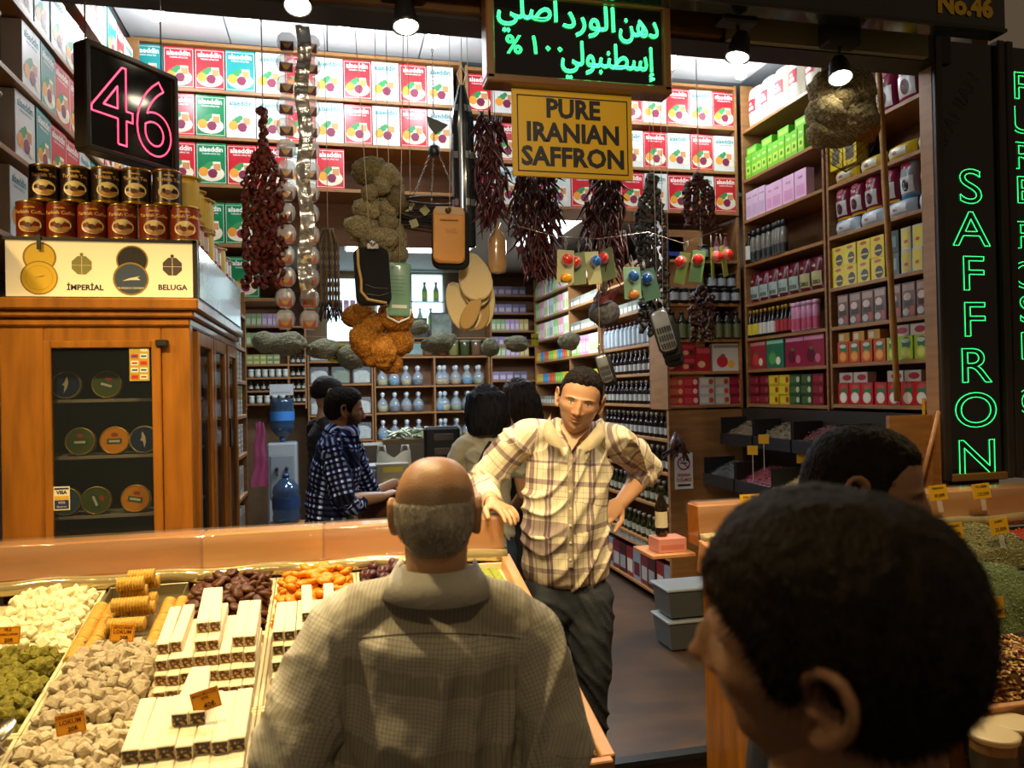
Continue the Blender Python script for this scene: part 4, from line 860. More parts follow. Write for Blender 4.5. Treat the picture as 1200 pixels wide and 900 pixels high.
x0,x1,v0,v1=c; terrace(nb3,(x0,x1,v0,v1-.09),4,7,'white nougat bar with dark cut end beside the bald man','dark-ended nougat bars',extra=2,step=.023); 
for i in range(7): ng.put(on(x0+.04+i*.031,v1-.015,-.0205),0,'green pistachio bar lying at the front of the mixed tray','green pistachio bars in the mixed tray',rot=(TA,0,random.uniform(-.03,.03)))
t,c=tray(3,2,'cream tray of green pistachio bars partly behind the bald man'); terrace(ng,c,3,7,'green pistachio bar in the tray behind the sleeve of the bald man','green pistachio bars in the near tray',step=.06)
t,c=tray(5,0,'cream tray of pistachio rolls at the right corner of the counter')
for i in range(7): ng.put(on(.37+i*.031,.33-.0*i,-.0205+.0),0,'green pistachio bar in the right corner tray','green pistachio bars in the corner tray',rot=(TA,0,.15))
for i in range(6): ng.put(on(.385+i*.031,.24,.0068+.0),0,'green pistachio bar in the right corner tray','green pistachio bars in the corner tray',rot=(TA,0,.1))
for r in (1,2): 
    t,c=tray(5,r,'cream tray of broken nut brittle along the right edge, '+('farther' if r==1 else 'nearer')+' one'); nk=Multi([Kind(tag(cube('nut_brittle',ncut3,.042,.005,9+k+r*5),'x','sweet')) for k in range(2)])
    heap(nk,c,.043,.03,'nutty brittle chunk along the right edge of the counter','nut brittle chunks',core=ncut3,t=t)
for r in (1,2): tray(4,r,'empty looking cream tray hidden behind the bald man, '+('farther' if r==1 else 'nearer')+' one')
# metal tray of sliced rolls
t,c=tray(1,0,'shallow metal tray with piled sliced fig rolls',mat=H('tray_metal','#9c9276',.3,metal=.8),x0=XS[1]+.012,x1=XS[2]-.012,v0=.02,v1=.36,rim=.006,hgt=.042)
fig=H('fig_roll','#cfa03e',.6,noise_amt=.35,nscale=60,bump=.3,bscale=120)
def roll(n,r=.021,th=.0085):
    prof=[(.001,0)]
    for k in range(n): z=k*th; prof+=[(r*.78,z+.0002),(r,z+th*.25),(r,z+th*.8),(r*.8,z+th)]
    prof.append((.001,n*th)); mb=MB(); mb.lathe(prof,12,0,cap=False); q=mb.build('sliced_roll',[fig]); return Kind(tag(q,'x','sweet'))
r1,r2=roll(12),roll(9)
for i in range(3):
    for s in (-1,1):
        for k in range(1,2+1):
            r1.put(on((XS[1]+XS[2])/2+s*(.118-.038*(k-1))-.0*s,.335-.105*i,0.0),0,'row of sliced fig roll laid along the side of the metal tray','fig rolls along the tray sides',rot=(PI/2+TA,0,random.uniform(-.04,.04)))
for j,(v,h,n,x) in enumerate(((.30,.028,12,-.055),(.22,.035,11,-.045),(.25,.066,12,-.055),(.16,.035,12,-.05),(.19,.075,9,-.045),(.20,.108,9,-.05),(.12,.07,12,-.05),(.15,.107,9,-.03))):
    (r1 if n>10 else r2).put(on(-.5975+x,v,h),0,('sliced fig roll lying across the pile, topmost' if j==7 else 'sliced fig roll lying across the pile in the metal tray'),'fig rolls piled across the tray',rot=(0,PI/2,random.uniform(-.05,.05)))
# price cards
om=H('card_orange','#d8920e',.5,emit=.0); prt=H('card_print','#6b1c08',.5)
def price(px,py,d,tilt,lines,lab,w=.062,h=.046,col=None,yaw=0,name='price_card'):
    p=at(px,py,d); t=thing(name,lab,'price card',p,rot=(R(-8),R(tilt),yaw),group='price cards'); mb=MB(); mb.box(-w/2,w/2,0,.0015,0,h); mb.build('card',[col or om],t)
    m=MB(); T=FT((0,-.0006,0)); e=.0014
    if col is None:
        for a in ((-w/2+.002,w/2-.002,.002,.002+.0008),(-w/2+.002,w/2-.002,h-.0028,h-.002),(-w/2+.002,-w/2+.0028,.002,h-.002),(w/2-.0028,w/2-.002,.002,h-.002)): m.rect(*a,0,T)
    for tx,sz,x,z,mi in lines: m.text(tx,sz,(x,z),mi,T,.0002,bold=.0003)
    m.build('print',[prt,black],t)
    m=MB(); m.box(-.012,.012,.0016,.0024,-.05,.02); m.build('stem',[clearp],t); return t
def dat(px,py):  # depth to the sloped counter surface plus a little
    d=at(px,py,1)-Vector((0,0,CZ)); k=(1.07-.229*2.72-CZ)/(d.z-.229*d.y); return k
price(142,752,dat(142,752)-.02,6,[('ÇİFTLİ HİNDİ',.0075,0,.035,0),('LOKUM',.0135,0,.022,0),('20₺',.014,.006,.006,1)],'orange card reading LOKUM 20 at the metal tray')
price(84,860,dat(84,860)-.02,-8,[('ÇİFTE KAVRULMUŞ',.0062,0,.037,0),('LOKUM',.0135,0,.023,0),('20₺',.014,.004,.006,1)],'orange card reading LOKUM 20 below the grey delight')
price(244,832,dat(244,832)-.11,-14,[('BALLI MUCİZE',.0082,0,.035,0),('FITIL',.0082,0,.0255,0),('40₺',.017,.006,.005,1)],'orange card reading 40 stuck in the white nougat')
price(8,755,dat(8,755)-.02,2,[('FİLE',.009,0,.035,0),('ÇİÇEKLİ LOKUM',.0065,0,.024,0),('20₺',.014,.004,.006,1)],'orange card at the left edge on the white delight')
# steel scoop at the far left edge
t=thing('scoop','steel scoop lying on the green Turkish delight at the left edge','scoop',at(2,858,1.72),rot=(R(35),R(10),R(-28)))
mb=MB(); mb.sph((0,0,0),.024,14,8,0,(1,1.5,.35)); mb.build('bowl',[steel],t); mb=MB(); mb.tube([(0,-.03,.004),(0,-.07,.01),(0,-.13,.012)],.006,8); mb.build('handle',[steel],t)
# ---------------- spices
def mound(name,lab,x0,x1,v0,v1,peak,mat,seed=0,rough=.006,flakes=None,nfl=0,cat='spice',skx=.5,fsz=.004):
    G=34; vs=[]; fs=[]
    for j in range(G+1):
        for i in range(G+1):
            u,q=i/G,j/G; e=min(u,1-u,q,1-q)*5; e=min(1,e)
            r=((u-skx)/.62)**2+((q-.42)/.7)**2
            h=e*(.018+peak*math.exp(-r*2.2))+e*rough*noise.fractal(Vector((u*5+seed,q*5,0)),1,2,4)*2
            vs.append(on(x0+(x1-x0)*u,v0+(v1-v0)*q,h-.02))
    c=on((x0+x1)/2,(v0+v1)/2,-.02); mb=MB(); mb.add([v-c for v in vs],[(j*(G+1)+i,(j+1)*(G+1)+i,(j+1)*(G+1)+i+1,j*(G+1)+i+1) for j in range(G) for i in range(G)],0,True)
    rnd=random.Random(seed)
    for _ in range(nfl):
        i,j=rnd.randrange(2,G-1),rnd.randrange(2,G-1); p=vs[j*(G+1)+i]-c+Vector((rnd.uniform(-1,1)*(x1-x0)/G,rnd.uniform(-1,1)*(v1-v0)/G,.002)); s=fsz*rnd.uniform(.6,1.3)
        q=Matrix.Rotation(rnd.uniform(0,6.3),3,'Z')@Matrix.Rotation(rnd.uniform(-1,1),3,'X'); vv=[p+q@Vector(w)*s for w in ((-1,-.4,0),(1,-.4,.1),(1,.4,0),(-1,.4,.15),(0,0,.6))]
        mb.add(vv,[(3,2,1,0),(0,1,4),(1,2,4),(2,3,4),(3,0,4)],1+rnd.randrange(len(flakes)))
    o=mb.build(name,[mat]+list(flakes or ())); o.location=c; stuff(o); tag(o,lab,cat)
    bk=thing('spice_bin','dark bin holding '+lab.split(' in ')[0].split(' mound')[0],'bin',on((x0+x1)/2,(v0+v1)/2,-.0265),rot=(TA,0,0)); w,l=(x1-x0)/2,(v1-v0)/2
    mb=MB()
    for b in ((-w-.006,w+.006,-l-.006,-l),(-w-.006,w+.006,l,l+.006),(-w-.006,-w,-l,l),(w,w+.006,-l,l)): mb.box(*b,0,.022,0,.001)
    mb.build('rim',[darkm],bk); mb=MB(); mb.box(-w,w,-l,l,0,.003); mb.build('bin_floor',[darkm],bk)
def fl(*h): return [H('flake_'+x.lstrip('#'),x,.7) for x in h]
mound('dried_herb','olive dried oregano mound in the back row',2.30,2.74,.02,.36,.075,H('oregano','#6f6a3a',.9,noise_amt=.4,nscale=120,bump=1,bscale=200),1,flakes=fl('#86814a','#57542a','#9a9460'),nfl=1500)
mound('chilli_flakes','red chilli flakes mound in the back row',2.77,3.22,.02,.36,.07,H('chilli_flake','#a8321a',.8,noise_amt=.5,nscale=120,bump=1,bscale=200),2,flakes=fl('#c04a22','#8a2412','#d08a4a'),nfl=1500)
mound('yellow_spice','pale yellow herb mound at the far right',3.24,3.44,.02,.36,.05,H('yellow_herb','#b08a3a',.8,noise_amt=.4,nscale=100),8)
mound('brown_herb','brown dried herb mound partly behind the heads',1.86,2.27,.02,.36,.05,H('brown_herb','#6b5530',.9,noise_amt=.4,nscale=100,bump=1,bscale=200),9,flakes=fl('#8a7040','#4a3a20'),nfl=800)
mound('yellow_lentils','yellow grain mound at the left end of the spice counter',1.42,1.83,.02,.36,.05,H('yellow_grain','#a87a2a',.8,noise_amt=.4,nscale=100),10)
mound('dried_mint','green dried mint mound in the second row',1.98,2.44,.39,.76,.11,H('mint','#5d6a38',.95,noise_amt=.4,nscale=140,bump=1,bscale=260),3,flakes=fl('#7a8450','#47522a','#8f9463'),nfl=2600,fsz=.003)
mound('ground_pepper','dark red ground pepper mound in the second row',2.47,2.92,.39,.76,.08,H('paprika','#6d1f0c',.9,noise_amt=.45,nscale=60,bump=1,bscale=160),4,rough=.012)
mound('black_tea','dark tea leaf mound in the second row by the left side',1.42,1.94,.39,.76,.06,H('tea_dark','#3a2a1a',.9,noise_amt=.5,nscale=100,bump=1,bscale=200),12)
mound('mixed_nuts','mixed nuts and dried fruit mound in the third row',1.50,2.10,.79,1.08,.08,H('nut_base','#6b4a20',.8,noise_amt=.5,nscale=80),5,flakes=fl('#c9a45c','#8a4a1c','#d9bd80','#5a1f14','#b07a34'),nfl=2600,cat='nuts',fsz=.0085)
def dz(px,py,h=.08):
    d=at(px,py,1)-Vector((0,0,CZ)); return (1.038+h-.229*2.755-CZ)/(d.z-.229*d.y)
for px,py,tl,a,b,lab,w in ((1101,586,3,'TARHANA','30,00₺','yellow price card 30,00 at the left of the back row',.088),(1152,584,3,'PUL BİBER','125,00₺','yellow price card 125,00 above the red chilli flakes',.088),(1119,632,2,'OREGANO','25,00₺','yellow price card 25,00 in front of the oregano',.084),(1173,626,5,'CURRY','25,00₺','yellow price card 25,00 in front of the chilli flakes',.084),(1164,724,-4,'','ÇEREZ MİX','orange price card above the mixed nuts',.085)):
    price(px,py,(2.70/at(px,py,1).y if py<600 else dz(px,py)-.05),-tl,[(a,.012,0,.045,1),(b,.019,.004,.012,1)],lab,w,.062,col=H('card_yellow','#d9a81a',.5))
price(880,597,2.745/at(880,597,1).y,0,[('EARL GREY',.012,0,.045,1)],'yellow price card on the left end ledge of the spice counter',.085,.06,col=_mats['card_yellow'])
t=thing('notice','small yellow notice stuck to the left end of the spice ledge','notice',(1.66,2.772,1.09)); mb=MB(); mb.box(-.05,.05,-.001,.001,0,.09); mb.build('sheet',[mh('#c9a63c')],t); mb=MB(); T=FT((0,-.0016,0)); mb.text('ÇAY TEA',.018,(0,.06),0,T); mb.rect(-.04,.04,.035,.04,0,T); mb.build('print',[black],t)
# jars with round lids at the near edge
ljar=bottle('glass_jar',.10,.052,'#8a6a3a','#3a3a30','#c9b48a',.9,.88,(.1,.6),caph=.14,n=18,grough=.1)
for i,(px,py) in enumerate(((1150,870),(1188,866),(1218,880),(1165,900))):
    p=at(px,py,1.97-.03*i); ljar.put((p.x,p.y,.70),0,f'glass jar with a cream round lid below the nuts, {ordw(i)} from the left','jars below the nuts')
mb=MB(); mb.box(1.40,1.80,1.36,1.60,.685,.70); tag(mb.build('jar_shelf',[woodpink]),'narrow front shelf holding the lidded jars','shelf')
# black herb bins under the right shelves
for row,(xf,z,tiltz) in enumerate(((2.70,1.30,.10),(2.56,1.02,.10))):
    for i in range(4):
        y1=5.02-i*.44; y0=y1-.42; t=thing('herb_bin',f"black sloping bin of dried herbs, {ordw(i)} from the panel in the {'upper' if row==0 else 'lower'} row",'bin',(xf,(y0+y1)/2,z)); l=.21
        mb=MB(); mb.add([(0,-l,0),(.24,-l,tiltz),(.24,l,tiltz),(0,l,0),(0,-l,-.012),(.24,-l,tiltz-.012),(.24,l,tiltz-.012),(0,l,-.012)],[(0,1,2,3),(7,6,5,4),(0,4,5,1),(1,5,6,2),(2,6,7,3),(3,7,4,0)]); mb.build('bin_floor',[blackm],t)
        mb=MB(); mb.box(-.01,0,-l,l,-.05,.03,0,.002); mb.build('front_lip',[M('bin_lip',(.02,.02,.022),.25)],t)
        for s in (-1,1): mb=MB(); mb.box(0,.24,s*l-.004,s*l+.004,-.02,tiltz+.04); mb.build('side_wall',[blackm],t)
        cols=(('#5d4a33','#6b5a40','#8a7a5a'),('#5a4a30','#8f8258','#3f3826'),('#4d1a1c','#6b3a34','#8a5a4a'),('#8a6a20','#b59a4a','#5a4a2a'))[i] if row==0 else (('#454540','#5d5d58','#33332f'),('#6b1420','#8a2430','#4a0c14'),('#a08a60','#c9b58a','#6b5a3a'),('#6b5030','#94764a','#46341e'))[i]
        m=MB(); rnd=random.Random(i+9*row); G=12; vs=[]
        for a in range(G+1):
            for b in range(G+1): u,q=a/G,b/G; vs.append(Vector((.01+.22*u,-l+.008+(2*l-.016)*q,.004+tiltz*u+.04*math.sin(PI*u)**.6*math.sin(PI*q)**.5+.006*noise.noise(Vector((u*6+i,q*8,row))))))
        m.add(vs,[(a*(G+1)+b,(a+1)*(G+1)+b,(a+1)*(G+1)+b+1,a*(G+1)+b+1) for a in range(G) for b in range(G)],0,True)
        for _ in range(420):
            p=rnd.choice(vs)+Vector((rnd.uniform(-.01,.01),rnd.uniform(-.015,.015),.003)); s=rnd.uniform(.005,.010); q=Matrix.Rotation(rnd.uniform(0,6.3),3,'Z')@Matrix.Rotation(rnd.uniform(-1,1),3,'X')
            m.add([p+q@Vector(w)*s for w in ((-1,-.4,0),(1,-.4,.1),(1,.4,0),(-1,.4,.15),(0,0,.6))],[(3,2,1,0),(0,1,4),(1,2,4),(2,3,4),(3,0,4)],rnd.randrange(3))
        stuff(m.build('herbs',fl(*cols),t))
mb=MB(); mb.box(2.62,2.95,3.21,3.235,0,1.50); tag(mb.build('end_panel',[wood]),'brown end panel of the herb bin rack nearest the lane','panel')
mb=MB(); mb.box(2.90,2.93,3.24,5.08,.0,1.5); tag(mb.build('rack_back',[darkm]),'dark backing behind the herb bins','panel')
mb=MB(); a=at(1100,482,3.62); b=at(1081,560,3.55); mb.tube([a,b],.010,6); tag(mb.build('wooden_strut',[woodpink]),'slanting pale wooden strut beside the herb bins','strut')
for i,(px,py,rt_) in enumerate(((895,520,.2),(940,543,.1),(882,533,.9),(1083,490,.1))):
    p=at(px,py,4.6-.25*(i==3)*3); t=thing('price_tag',f'small yellow price tag stuck in the herb bins, {ordw(i)}','price tag',p,rz=-.6); mb=MB(); mb.box(-.03,.03,0,.002,0,.055) if i!=3 else mb.box(-.008,.008,0,.002,-.02,.1); mb.build('card',[H('card_yellow','#d9a81a',.5)],t); mb=MB(); mb.box(-.002,.002,.002,.004,-.16,.02); mb.build('stick',[string],t)
# white storage boxes and small shelf left of the spice counter
sl=shelf=MB(); sl.box(1.20,1.384,2.80,3.0,.99,1.005,0,.002); tag(sl.build('side_shelf',[woodpink]),'small wooden shelf on the left end of the spice counter','shelf')
pbx=carton('napkin_box',.12,.055,.1,'#c9857a',[('r',-.05,.05,.01,.03,'#b56a60')]); pbx.put((1.30,2.83,1.006),0,'pink box on the small side shelf of the spice counter',None)
sb_=bottle('sauce_bottle',.2,.025,'#1a120c','#c9c0a8','#111111',.65,.4); sb_.put((1.28,2.89,1.062),0,'dark bottle standing on the pink box at the spice counter',None)
for i,z in enumerate((0.0,.20)):
    c=at(812,700,4.35); t=thing('storage_box',('lower' if i==0 else 'upper')+' translucent grey storage box beside the wooden panel','box',(2.20,4.60,z+.012)); mb=MB(); w,l,h=.18,.13,.165
    mb.add([(-w*.9,-l*.9,0),(w*.9,-l*.9,0),(w*.9,l*.9,0),(-w*.9,l*.9,0),(-w,-l,h),(w,-l,h),(w,l,h),(-w,l,h)],[(3,2,1,0),(4,5,6,7),(0,1,5,4),(1,2,6,5),(2,3,7,6),(3,0,4,7)]); mb.build('tub',[H('tub_grey','#4d5052',.3)],t)
    mb=MB(); mb.box(-w-.012,w+.012,-l-.012,l+.012,h,h+.018,0,.005); mb.build('lid',[H('lid_grey','#9da3a6',.3)],t)
# ---------------- goods hanging in the mouth of the shop
HY=3.42
t=thing('hanging_rail','thin steel rail behind the beam carrying the hanging goods','rail',(.85,HY,3.30)); mb=MB(); mb.cyl((-1.9,0,0),(1.9,0,0),.006,None,8); mb.build('rod',[steel],t)
for x in (-1.7,0,1.7): mb=MB(); mb.cyl((x,0,0),(x,0,.6),.004,None,6); mb.build('hanger',[steel],t)
def hp(px,py,y=HY): return onp(px,py,1,y)
def cord(t,o,x,z0,y=HY,z1=3.295,r=.0016,m=None,nm='string'):
    mb=MB(); mb.tube([(x-o[0],y-o[1],z0-o[2]),(x-o[0]+.002,y-o[1],(z0+z1)/2-o[2]),(x-o[0],y-o[1],z1-o[2])],r,5); return mb.build(nm,[m or string],t)
chm=H('chilli_skin','#471019',.4,noise_amt=.5,nscale=30); chs=H('chilli_stem','#4a3a1c',.8)
def chilli(seed,L=.085,r=.0085):
    rnd=random.Random(seed); mb=MB(); a=rnd.uniform(-1.2,1.2); pts=[]; rr=[]
    for k in range(6): s=k/5; pts.append((math.sin(a*s)*L*.35*s,rnd.uniform(-.002,.002),-L*s)); rr.append(r*(.7+.5*math.sin(PI*min(1,s*1.1)))*(1-s*.75))
    mb.tube(pts,rr,5,0); mb.tube([(0,0,0),(.001,.001,.014)],.0016,4,1); return mb.mesh('chilli',[chm,chs])
chmesh=[chilli(i,L) for i,L in enumerate((.075,.09,.1,.085))]
def chilli_bunch(px,y0,y1,wpx,lab,n=130,y=HY):
    a=hp(px,y0,y); b=hp(px,y1,y); W=wpx/900*a.length*.5*1.2; t=thing('chilli_bunch',lab,'dried chillies',a,0,'hanging bunches of dried red chillies'); H_=a.z-b.z
    cord(t,a,a.x,a.z-H_*.6,y); 
    for i in range(n):
        s=(i+.5)/n; ang=random.uniform(0,2*PI); rad=W*(.25+.75*min(1,math.sin(PI*(.12+.8*s)))**.7)*random.uniform(.25,.9)
        o=bpy.data.objects.new('chilli',random.choice(chmesh)); C.objects.link(o); o.parent=t; o.location=(math.cos(ang)*rad*.7,math.sin(ang)*rad*.5,-s*(H_-.07)+random.uniform(-.01,.01))
        sp_=random.uniform(.1,.7); o.rotation_euler=(math.sin(ang)*sp_+random.uniform(-.25,.25),-math.cos(ang)*sp_+random.uniform(-.25,.25),random.uniform(0,6.3)); o.scale=(1,1,random.uniform(.8,1.25))
chilli_bunch(572,132,270,46,'long bunch of dark red chillies left of the saffron placard',230,3.36)
chilli_bunch(628,196,332,68,'full bunch of dark red chillies below the left half of the placard',300,3.36)
chilli_bunch(708,200,330,60,'full bunch of dark red chillies below the right half of the placard',300,3.36)
def cupm(c1,seed):
    rnd=random.Random(seed); mb=MB(); n=8; r=.017; prof=[(r*.5,-.012),(r,-.004),(r*.95,.008),(r*.65,.004),(r*.3,-.004)]
    mb.lathe(prof,n,0,cap=False); mb.v=[tuple(Vector(v)*(1+.3*noise.noise(Vector(v)*90+Vector((seed,0,0))))) for v in mb.v]; return mb.mesh('dried_pepper',[c1])
def pepper_string(px,y0,y1,wpx,lab,col,n,name='dried_pepper_string',part='dried_pepper',y=HY,sc_=1,strands=4,group=None,top=None):
    a=hp(px,y0,y); b=hp(px,y1,y); W=wpx/900*a.length*.5; t=thing(name,lab,'dried vegetables',a,0,group); Hh=a.z-b.z; ms=[cupm(col,i) for i in range(4)]
    for m in ms: m.name=part
    cord(t,a,a.x,a.z-.02,y)
    per=n//strands
    for s in range(strands):
        sx=(s-(strands-1)/2)/max(1,(strands-1)/2)*W*.72; mb=MB(); mb.tube([(0,0,0),(sx,0,-Hh*.25),(sx,0,-Hh*random.uniform(.85,1))],.0016,4); mb.build('string',[string],t)
        for k in range(per):
            f=(k+.5)/per; x=sx*min(1,f*4)+random.uniform(-.009,.009); o=bpy.data.objects.new(part,random.choice(ms)); C.objects.link(o); o.parent=t
            o.location=(x,random.uniform(-.018,.018),-Hh*f*random.uniform(.97,1.0)); o.rotation_euler=[random.uniform(0,6.3) for _ in range(3)]; o.scale=(sc_*random.uniform(.8,1.3),)*3
pepper_string(308,168,338,42,'strings of dried brown-red peppers left of the clear packet strip',H('pepper_brown','#6d2416',.6,noise_amt=.5,nscale=40),200,strands=5)
pepper_string(308,128,172,10,'thin top of the dried brown pepper strings with a cord',H('pepper_brown','#6d2416',.6,noise_amt=.5,nscale=40),18,strands=1)
pepper_string(762,205,395,34,'strings of blackish dried aubergine right of the chillies',H('aubergine_black','#1d1a1b',.6,noise_amt=.6,nscale=50,col2=hexc('#4a4646')),170,name='dried_aubergine_string',part='dried_aubergine',strands=4,sc_=1.1,y=3.5)
pepper_string(818,205,268,34,'strings of reddish brown dried peppers before the front-facing shelf',H('pepper_dark','#45190f',.6,noise_amt=.5,nscale=40),90,strands=4,y=3.5)
pepper_string(822,335,400,26,'dark dried peppers hanging below the red ball toys',H('pepper_dark','#45190f',.6,noise_amt=.5,nscale=40),50,strands=3,y=3.5)
# clear strip of saffron packets
a=hp(350,28); t=thing('packet_strip','long clear strip of small saffron packets with orange contents','packets',a,rot=(0,R(1.2),0))
safm=[H('saffron_dark','#5a1a10',.5),H('saffron_orange','#b5561c',.5)]; lbl=mh('#d9a01c'); foil=M('clear_pouch',(.82,.85,.88),.1,alpha=.42,spec=1,coat=.6,bump=.5,bscale=40)
for r in range(14):
    for c in (-1,1):
        z=-.085-r*.092; x=c*.050+.002*random.uniform(-1,1)
        mb=MB(); mb.sph((0,0,0),.04,8,6,0,(1.08,.16,1.02)); mb.v=[(v[0],v[1],max(-.042,min(.042,v[2]*1.25))) for v in mb.v]; o=mb.build('packet',[foil],t,(x,0,z)); o.rotation_euler=(0,random.uniform(-.05,.05),0)
        mb=MB(); mb.box(-.028,.028,-.005,.003,-.036,.004,0,.002); mb.build('saffron',[safm[1] if r>8 else safm[0]],o); mb=MB(); mb.disc((0,0),.013,12,0,FT((0,-.0085,-.016)),r2=.008); mb.build('label',[lbl],o)
cord(t,a,a.x,a.z-.03)
a=hp(354,30,3.36); t=thing('foil_strip','shiny crumpled foil strip hanging in front of the saffron packets','packets',a)
mb=MB(); vs=[]; N=60
for k in range(N+1):
    z=-k/N*1.16
    for i in range(6): u=i/5-.5; vs.append((u*.058+.008*math.sin(k*.33),.012*noise.noise(Vector((u*3,z*18,0)))+.01*math.sin(k*1.1+u),z))
mb.add(vs,[(k*6+i,(k+1)*6+i,(k+1)*6+i+1,k*6+i+1) for k in range(N) for i in range(5)],0,True); mb.build('foil',[M('foil_silver',(.72,.70,.66),.22,metal=.85,bump=.5,bscale=30)],t); mb=MB(); mb.cyl((0,0,0),(0,.06,.26),.0015,None,4); mb.build('string',[string],t)
# brown beaded walnut sausage rods
a=hp(384,268,3.5); t=thing('sweet_sausage_bundle','bundle of long thin brown strung rods with dark tassels','dried goods',a); rm=[H('rod_brown','#4f4233',.7,noise_amt=.4,nscale=80),H('rod_tan','#7d6646',.7,noise_amt=.4,nscale=80)]
for i in range(8):
    x=-.045+i*.0125; pts=[(x*(.4+.6*min(1,k/6)),.01*math.sin(i*2.3),-.012*k*1.0-.0) for k in range(30)]; mb=MB(); mb.tube(pts,[.0062+.0012*math.sin(k*1.9) for k in range(30)],6); mb.build('rod',[rm[i%2]],t)
mb=MB()
for i in range(40): x=random.uniform(-.03,.055); mb.tube([(x,random.uniform(-.015,.015),-.33),(x+random.uniform(-.03,.03),random.uniform(-.02,.02),-.39-random.uniform(0,.03))],.003,4)
mb.build('tassel',[H('tassel_dark','#24151a',.8)],t); cord(t,a,a.x,a.z,3.5)
# sponges
def spm(nm,h,h2): return M(nm,hexc(h),.95,noise_amt=.75,nscale=9,bump=1,bscale=12,col2=hexc(h2))
def sponge_mesh(mat,seed,holes=True):
    mb=MB(); mb.sph((0,0,0),1,56,38,0); o=Vector((seed*3.1,seed,0)); nv=[]
    for v in mb.v:
        v=Vector(v); k=1+.16*noise.noise(v*1.3+o)+.09*noise.noise(v*3.5+o)
        if holes: k-=.16*max(0,noise.noise(v*8+o)-.05)+.07*max(0,noise.noise(v*17+o))
        nv.append(tuple(v*k))
    mb.v=nv; return mb.mesh('sponge',[mat])
spg=spm('sponge_olive','#c2b48a','#6b5e3c'); spo=spm('sponge_orange','#d9942f','#7a4410'); spy=spm('pumice_grey','#bdbda0','#77775c'); sptan=spm('sponge_dark','#8f8056','#4a4026')
SM={n:[sponge_mesh(m,i) for i in range(3)] for n,m in (('g',spg),('o',spo),('y',spy),('t',sptan))}
def bunch(lab,px0,items,y,name='sponge_bunch',group='hanging sponge bunches'):
    a=hp(px0[0],px0[1],y); t=thing(name,lab,'sponges',a,0,group); cord(t,a,a.x,a.z-.25,y)
    for k,(px,py,rx,ry,kd) in enumerate(items):
        p=hp(px,py,y); s=a.length/900; o=bpy.data.objects.new('sponge',SM[kd][k%3]); C.objects.link(o); o.parent=t; o.location=(p.x-a.x,((-1)**k)*.02+random.uniform(-.01,.01),p.z-a.z); o.scale=(rx*s,min(rx,ry)*s*.9,ry*s); o.rotation_euler=(0,random.uniform(-.3,.3),random.uniform(-.4,.4))
    return t
bunch('tall bunch of grey-olive natural sponges on a cord',(455,190),[(436,201,18,14,'t'),(454,206,10,9,'g'),(440,208,8,9,'g'),(448,219,9,9,'g'),(464,222,9,9,'g'),(433,228,8,8,'g'),(450,233,12,7,'g'),(462,212,8,8,'g'),(433,246,16,12,'g'),(455,248,10,9,'g'),(428,266,19,14,'g'),(446,282,18,12,'g'),(462,275,12,18,'g'),(455,262,9,9,'g'),(466,300,10,10,'g'),(450,301,9,10,'g'),(436,288,12,10,'t'),(464,240,10,9,'t')],3.46)
bunch('bunch of orange brown bath sponges below the black mitt',(445,352),[(421,369,17,12,'o'),(464,372,18,16,'o'),(438,381,14,13,'o'),(428,400,16,17,'o'),(468,400,16,15,'o'),(446,412,17,18,'o'),(458,424,14,12,'o'),(437,420,11,9,'o')],3.46)
# line of grey washing stones and loofahs strung across
t=thing('sponge_line','thin horizontal line carrying grey sponges across the passage','line',hp(300,392,4.6)); a=Vector(t.location); b=hp(690,398,4.6); mb=MB(); mb.tube([(0,0,0),((b.x-a.x)/2,0,(b.z-a.z)/2-.02),(b.x-a.x,0,b.z-a.z)],.0015,4); mb.build('line',[string],t)
for k,(px,py,rx,ry,l) in enumerate(((311,401,13,11,'behind the pepper strings'),(336,403,21,12,'below the packet strip'),(378,409,17,11,'left of the yellow card'),(412,419,15,13,'right of the yellow card'),(489,384,13,8,'right of the orange bunch'),(514,402,19,11,'below the tan mitt'),(575,407,10,10,'below the pale pads'),(605,403,14,9,'left of the yellow tag'),(667,400,12,10,'right of the yellow tag'))):
    p=hp(px,py,4.6); s=p.length/900; o=bpy.data.objects.new('grey_sponge',SM['y'][k%3]); C.objects.link(o); o.location=p; o.scale=(rx*s,ry*s*.9,ry*s); o.rotation_euler=(0,random.uniform(-.2,.2),0); tag(o,'rounded grey-green sponge strung across the passage, '+l,'sponge','grey sponges on the line')
# net bag of sponges
a=hp(988,82,3.11); t=thing('net_bag','brown net bag of beige sponges behind the right spotlight','bag',a); 
for k,(px,py,rx,ry,kd) in enumerate(((975,105,19,17,'g'),(1000,108,19,18,'g'),(972,133,19,18,'g'),(1000,137,22,19,'g'),(985,152,20,14,'g'),(1010,152,14,12,'o'),(965,156,13,12,'g'),(986,120,16,16,'t'))):
    p=hp(px,py,3.11); s=a.length/900; o=bpy.data.objects.new('sponge',SM[kd][k%3]); C.objects.link(o); o.parent=t; o.location=(p.x-a.x,random.uniform(-.02,.02),p.z-a.z); o.scale=(rx*s,min(rx,ry)*s*.8,ry*s)
mb=MB(); s=a.length/900
def netp(u,v): A=u*2*PI; w=(33*math.sin(PI*min(1,.12+v*.95))**.35)*s*(.95); return Vector((math.cos(A)*w+.002,math.sin(A)*w*.62,-v*88*s))
for i in range(18):
    for sg in (1,-1): mb.tube([netp((i+sg*k*.9)/18.,.02+.96*k/14) for k in range(15)],.0008,3)
stuff(mb.build('netting',[H('net_brown','#3a2f20',.8)],t)); mb=MB(); mb.cyl((0,0,0),(0,.1,.2),.003,None,5); mb.build('string',[string],t)
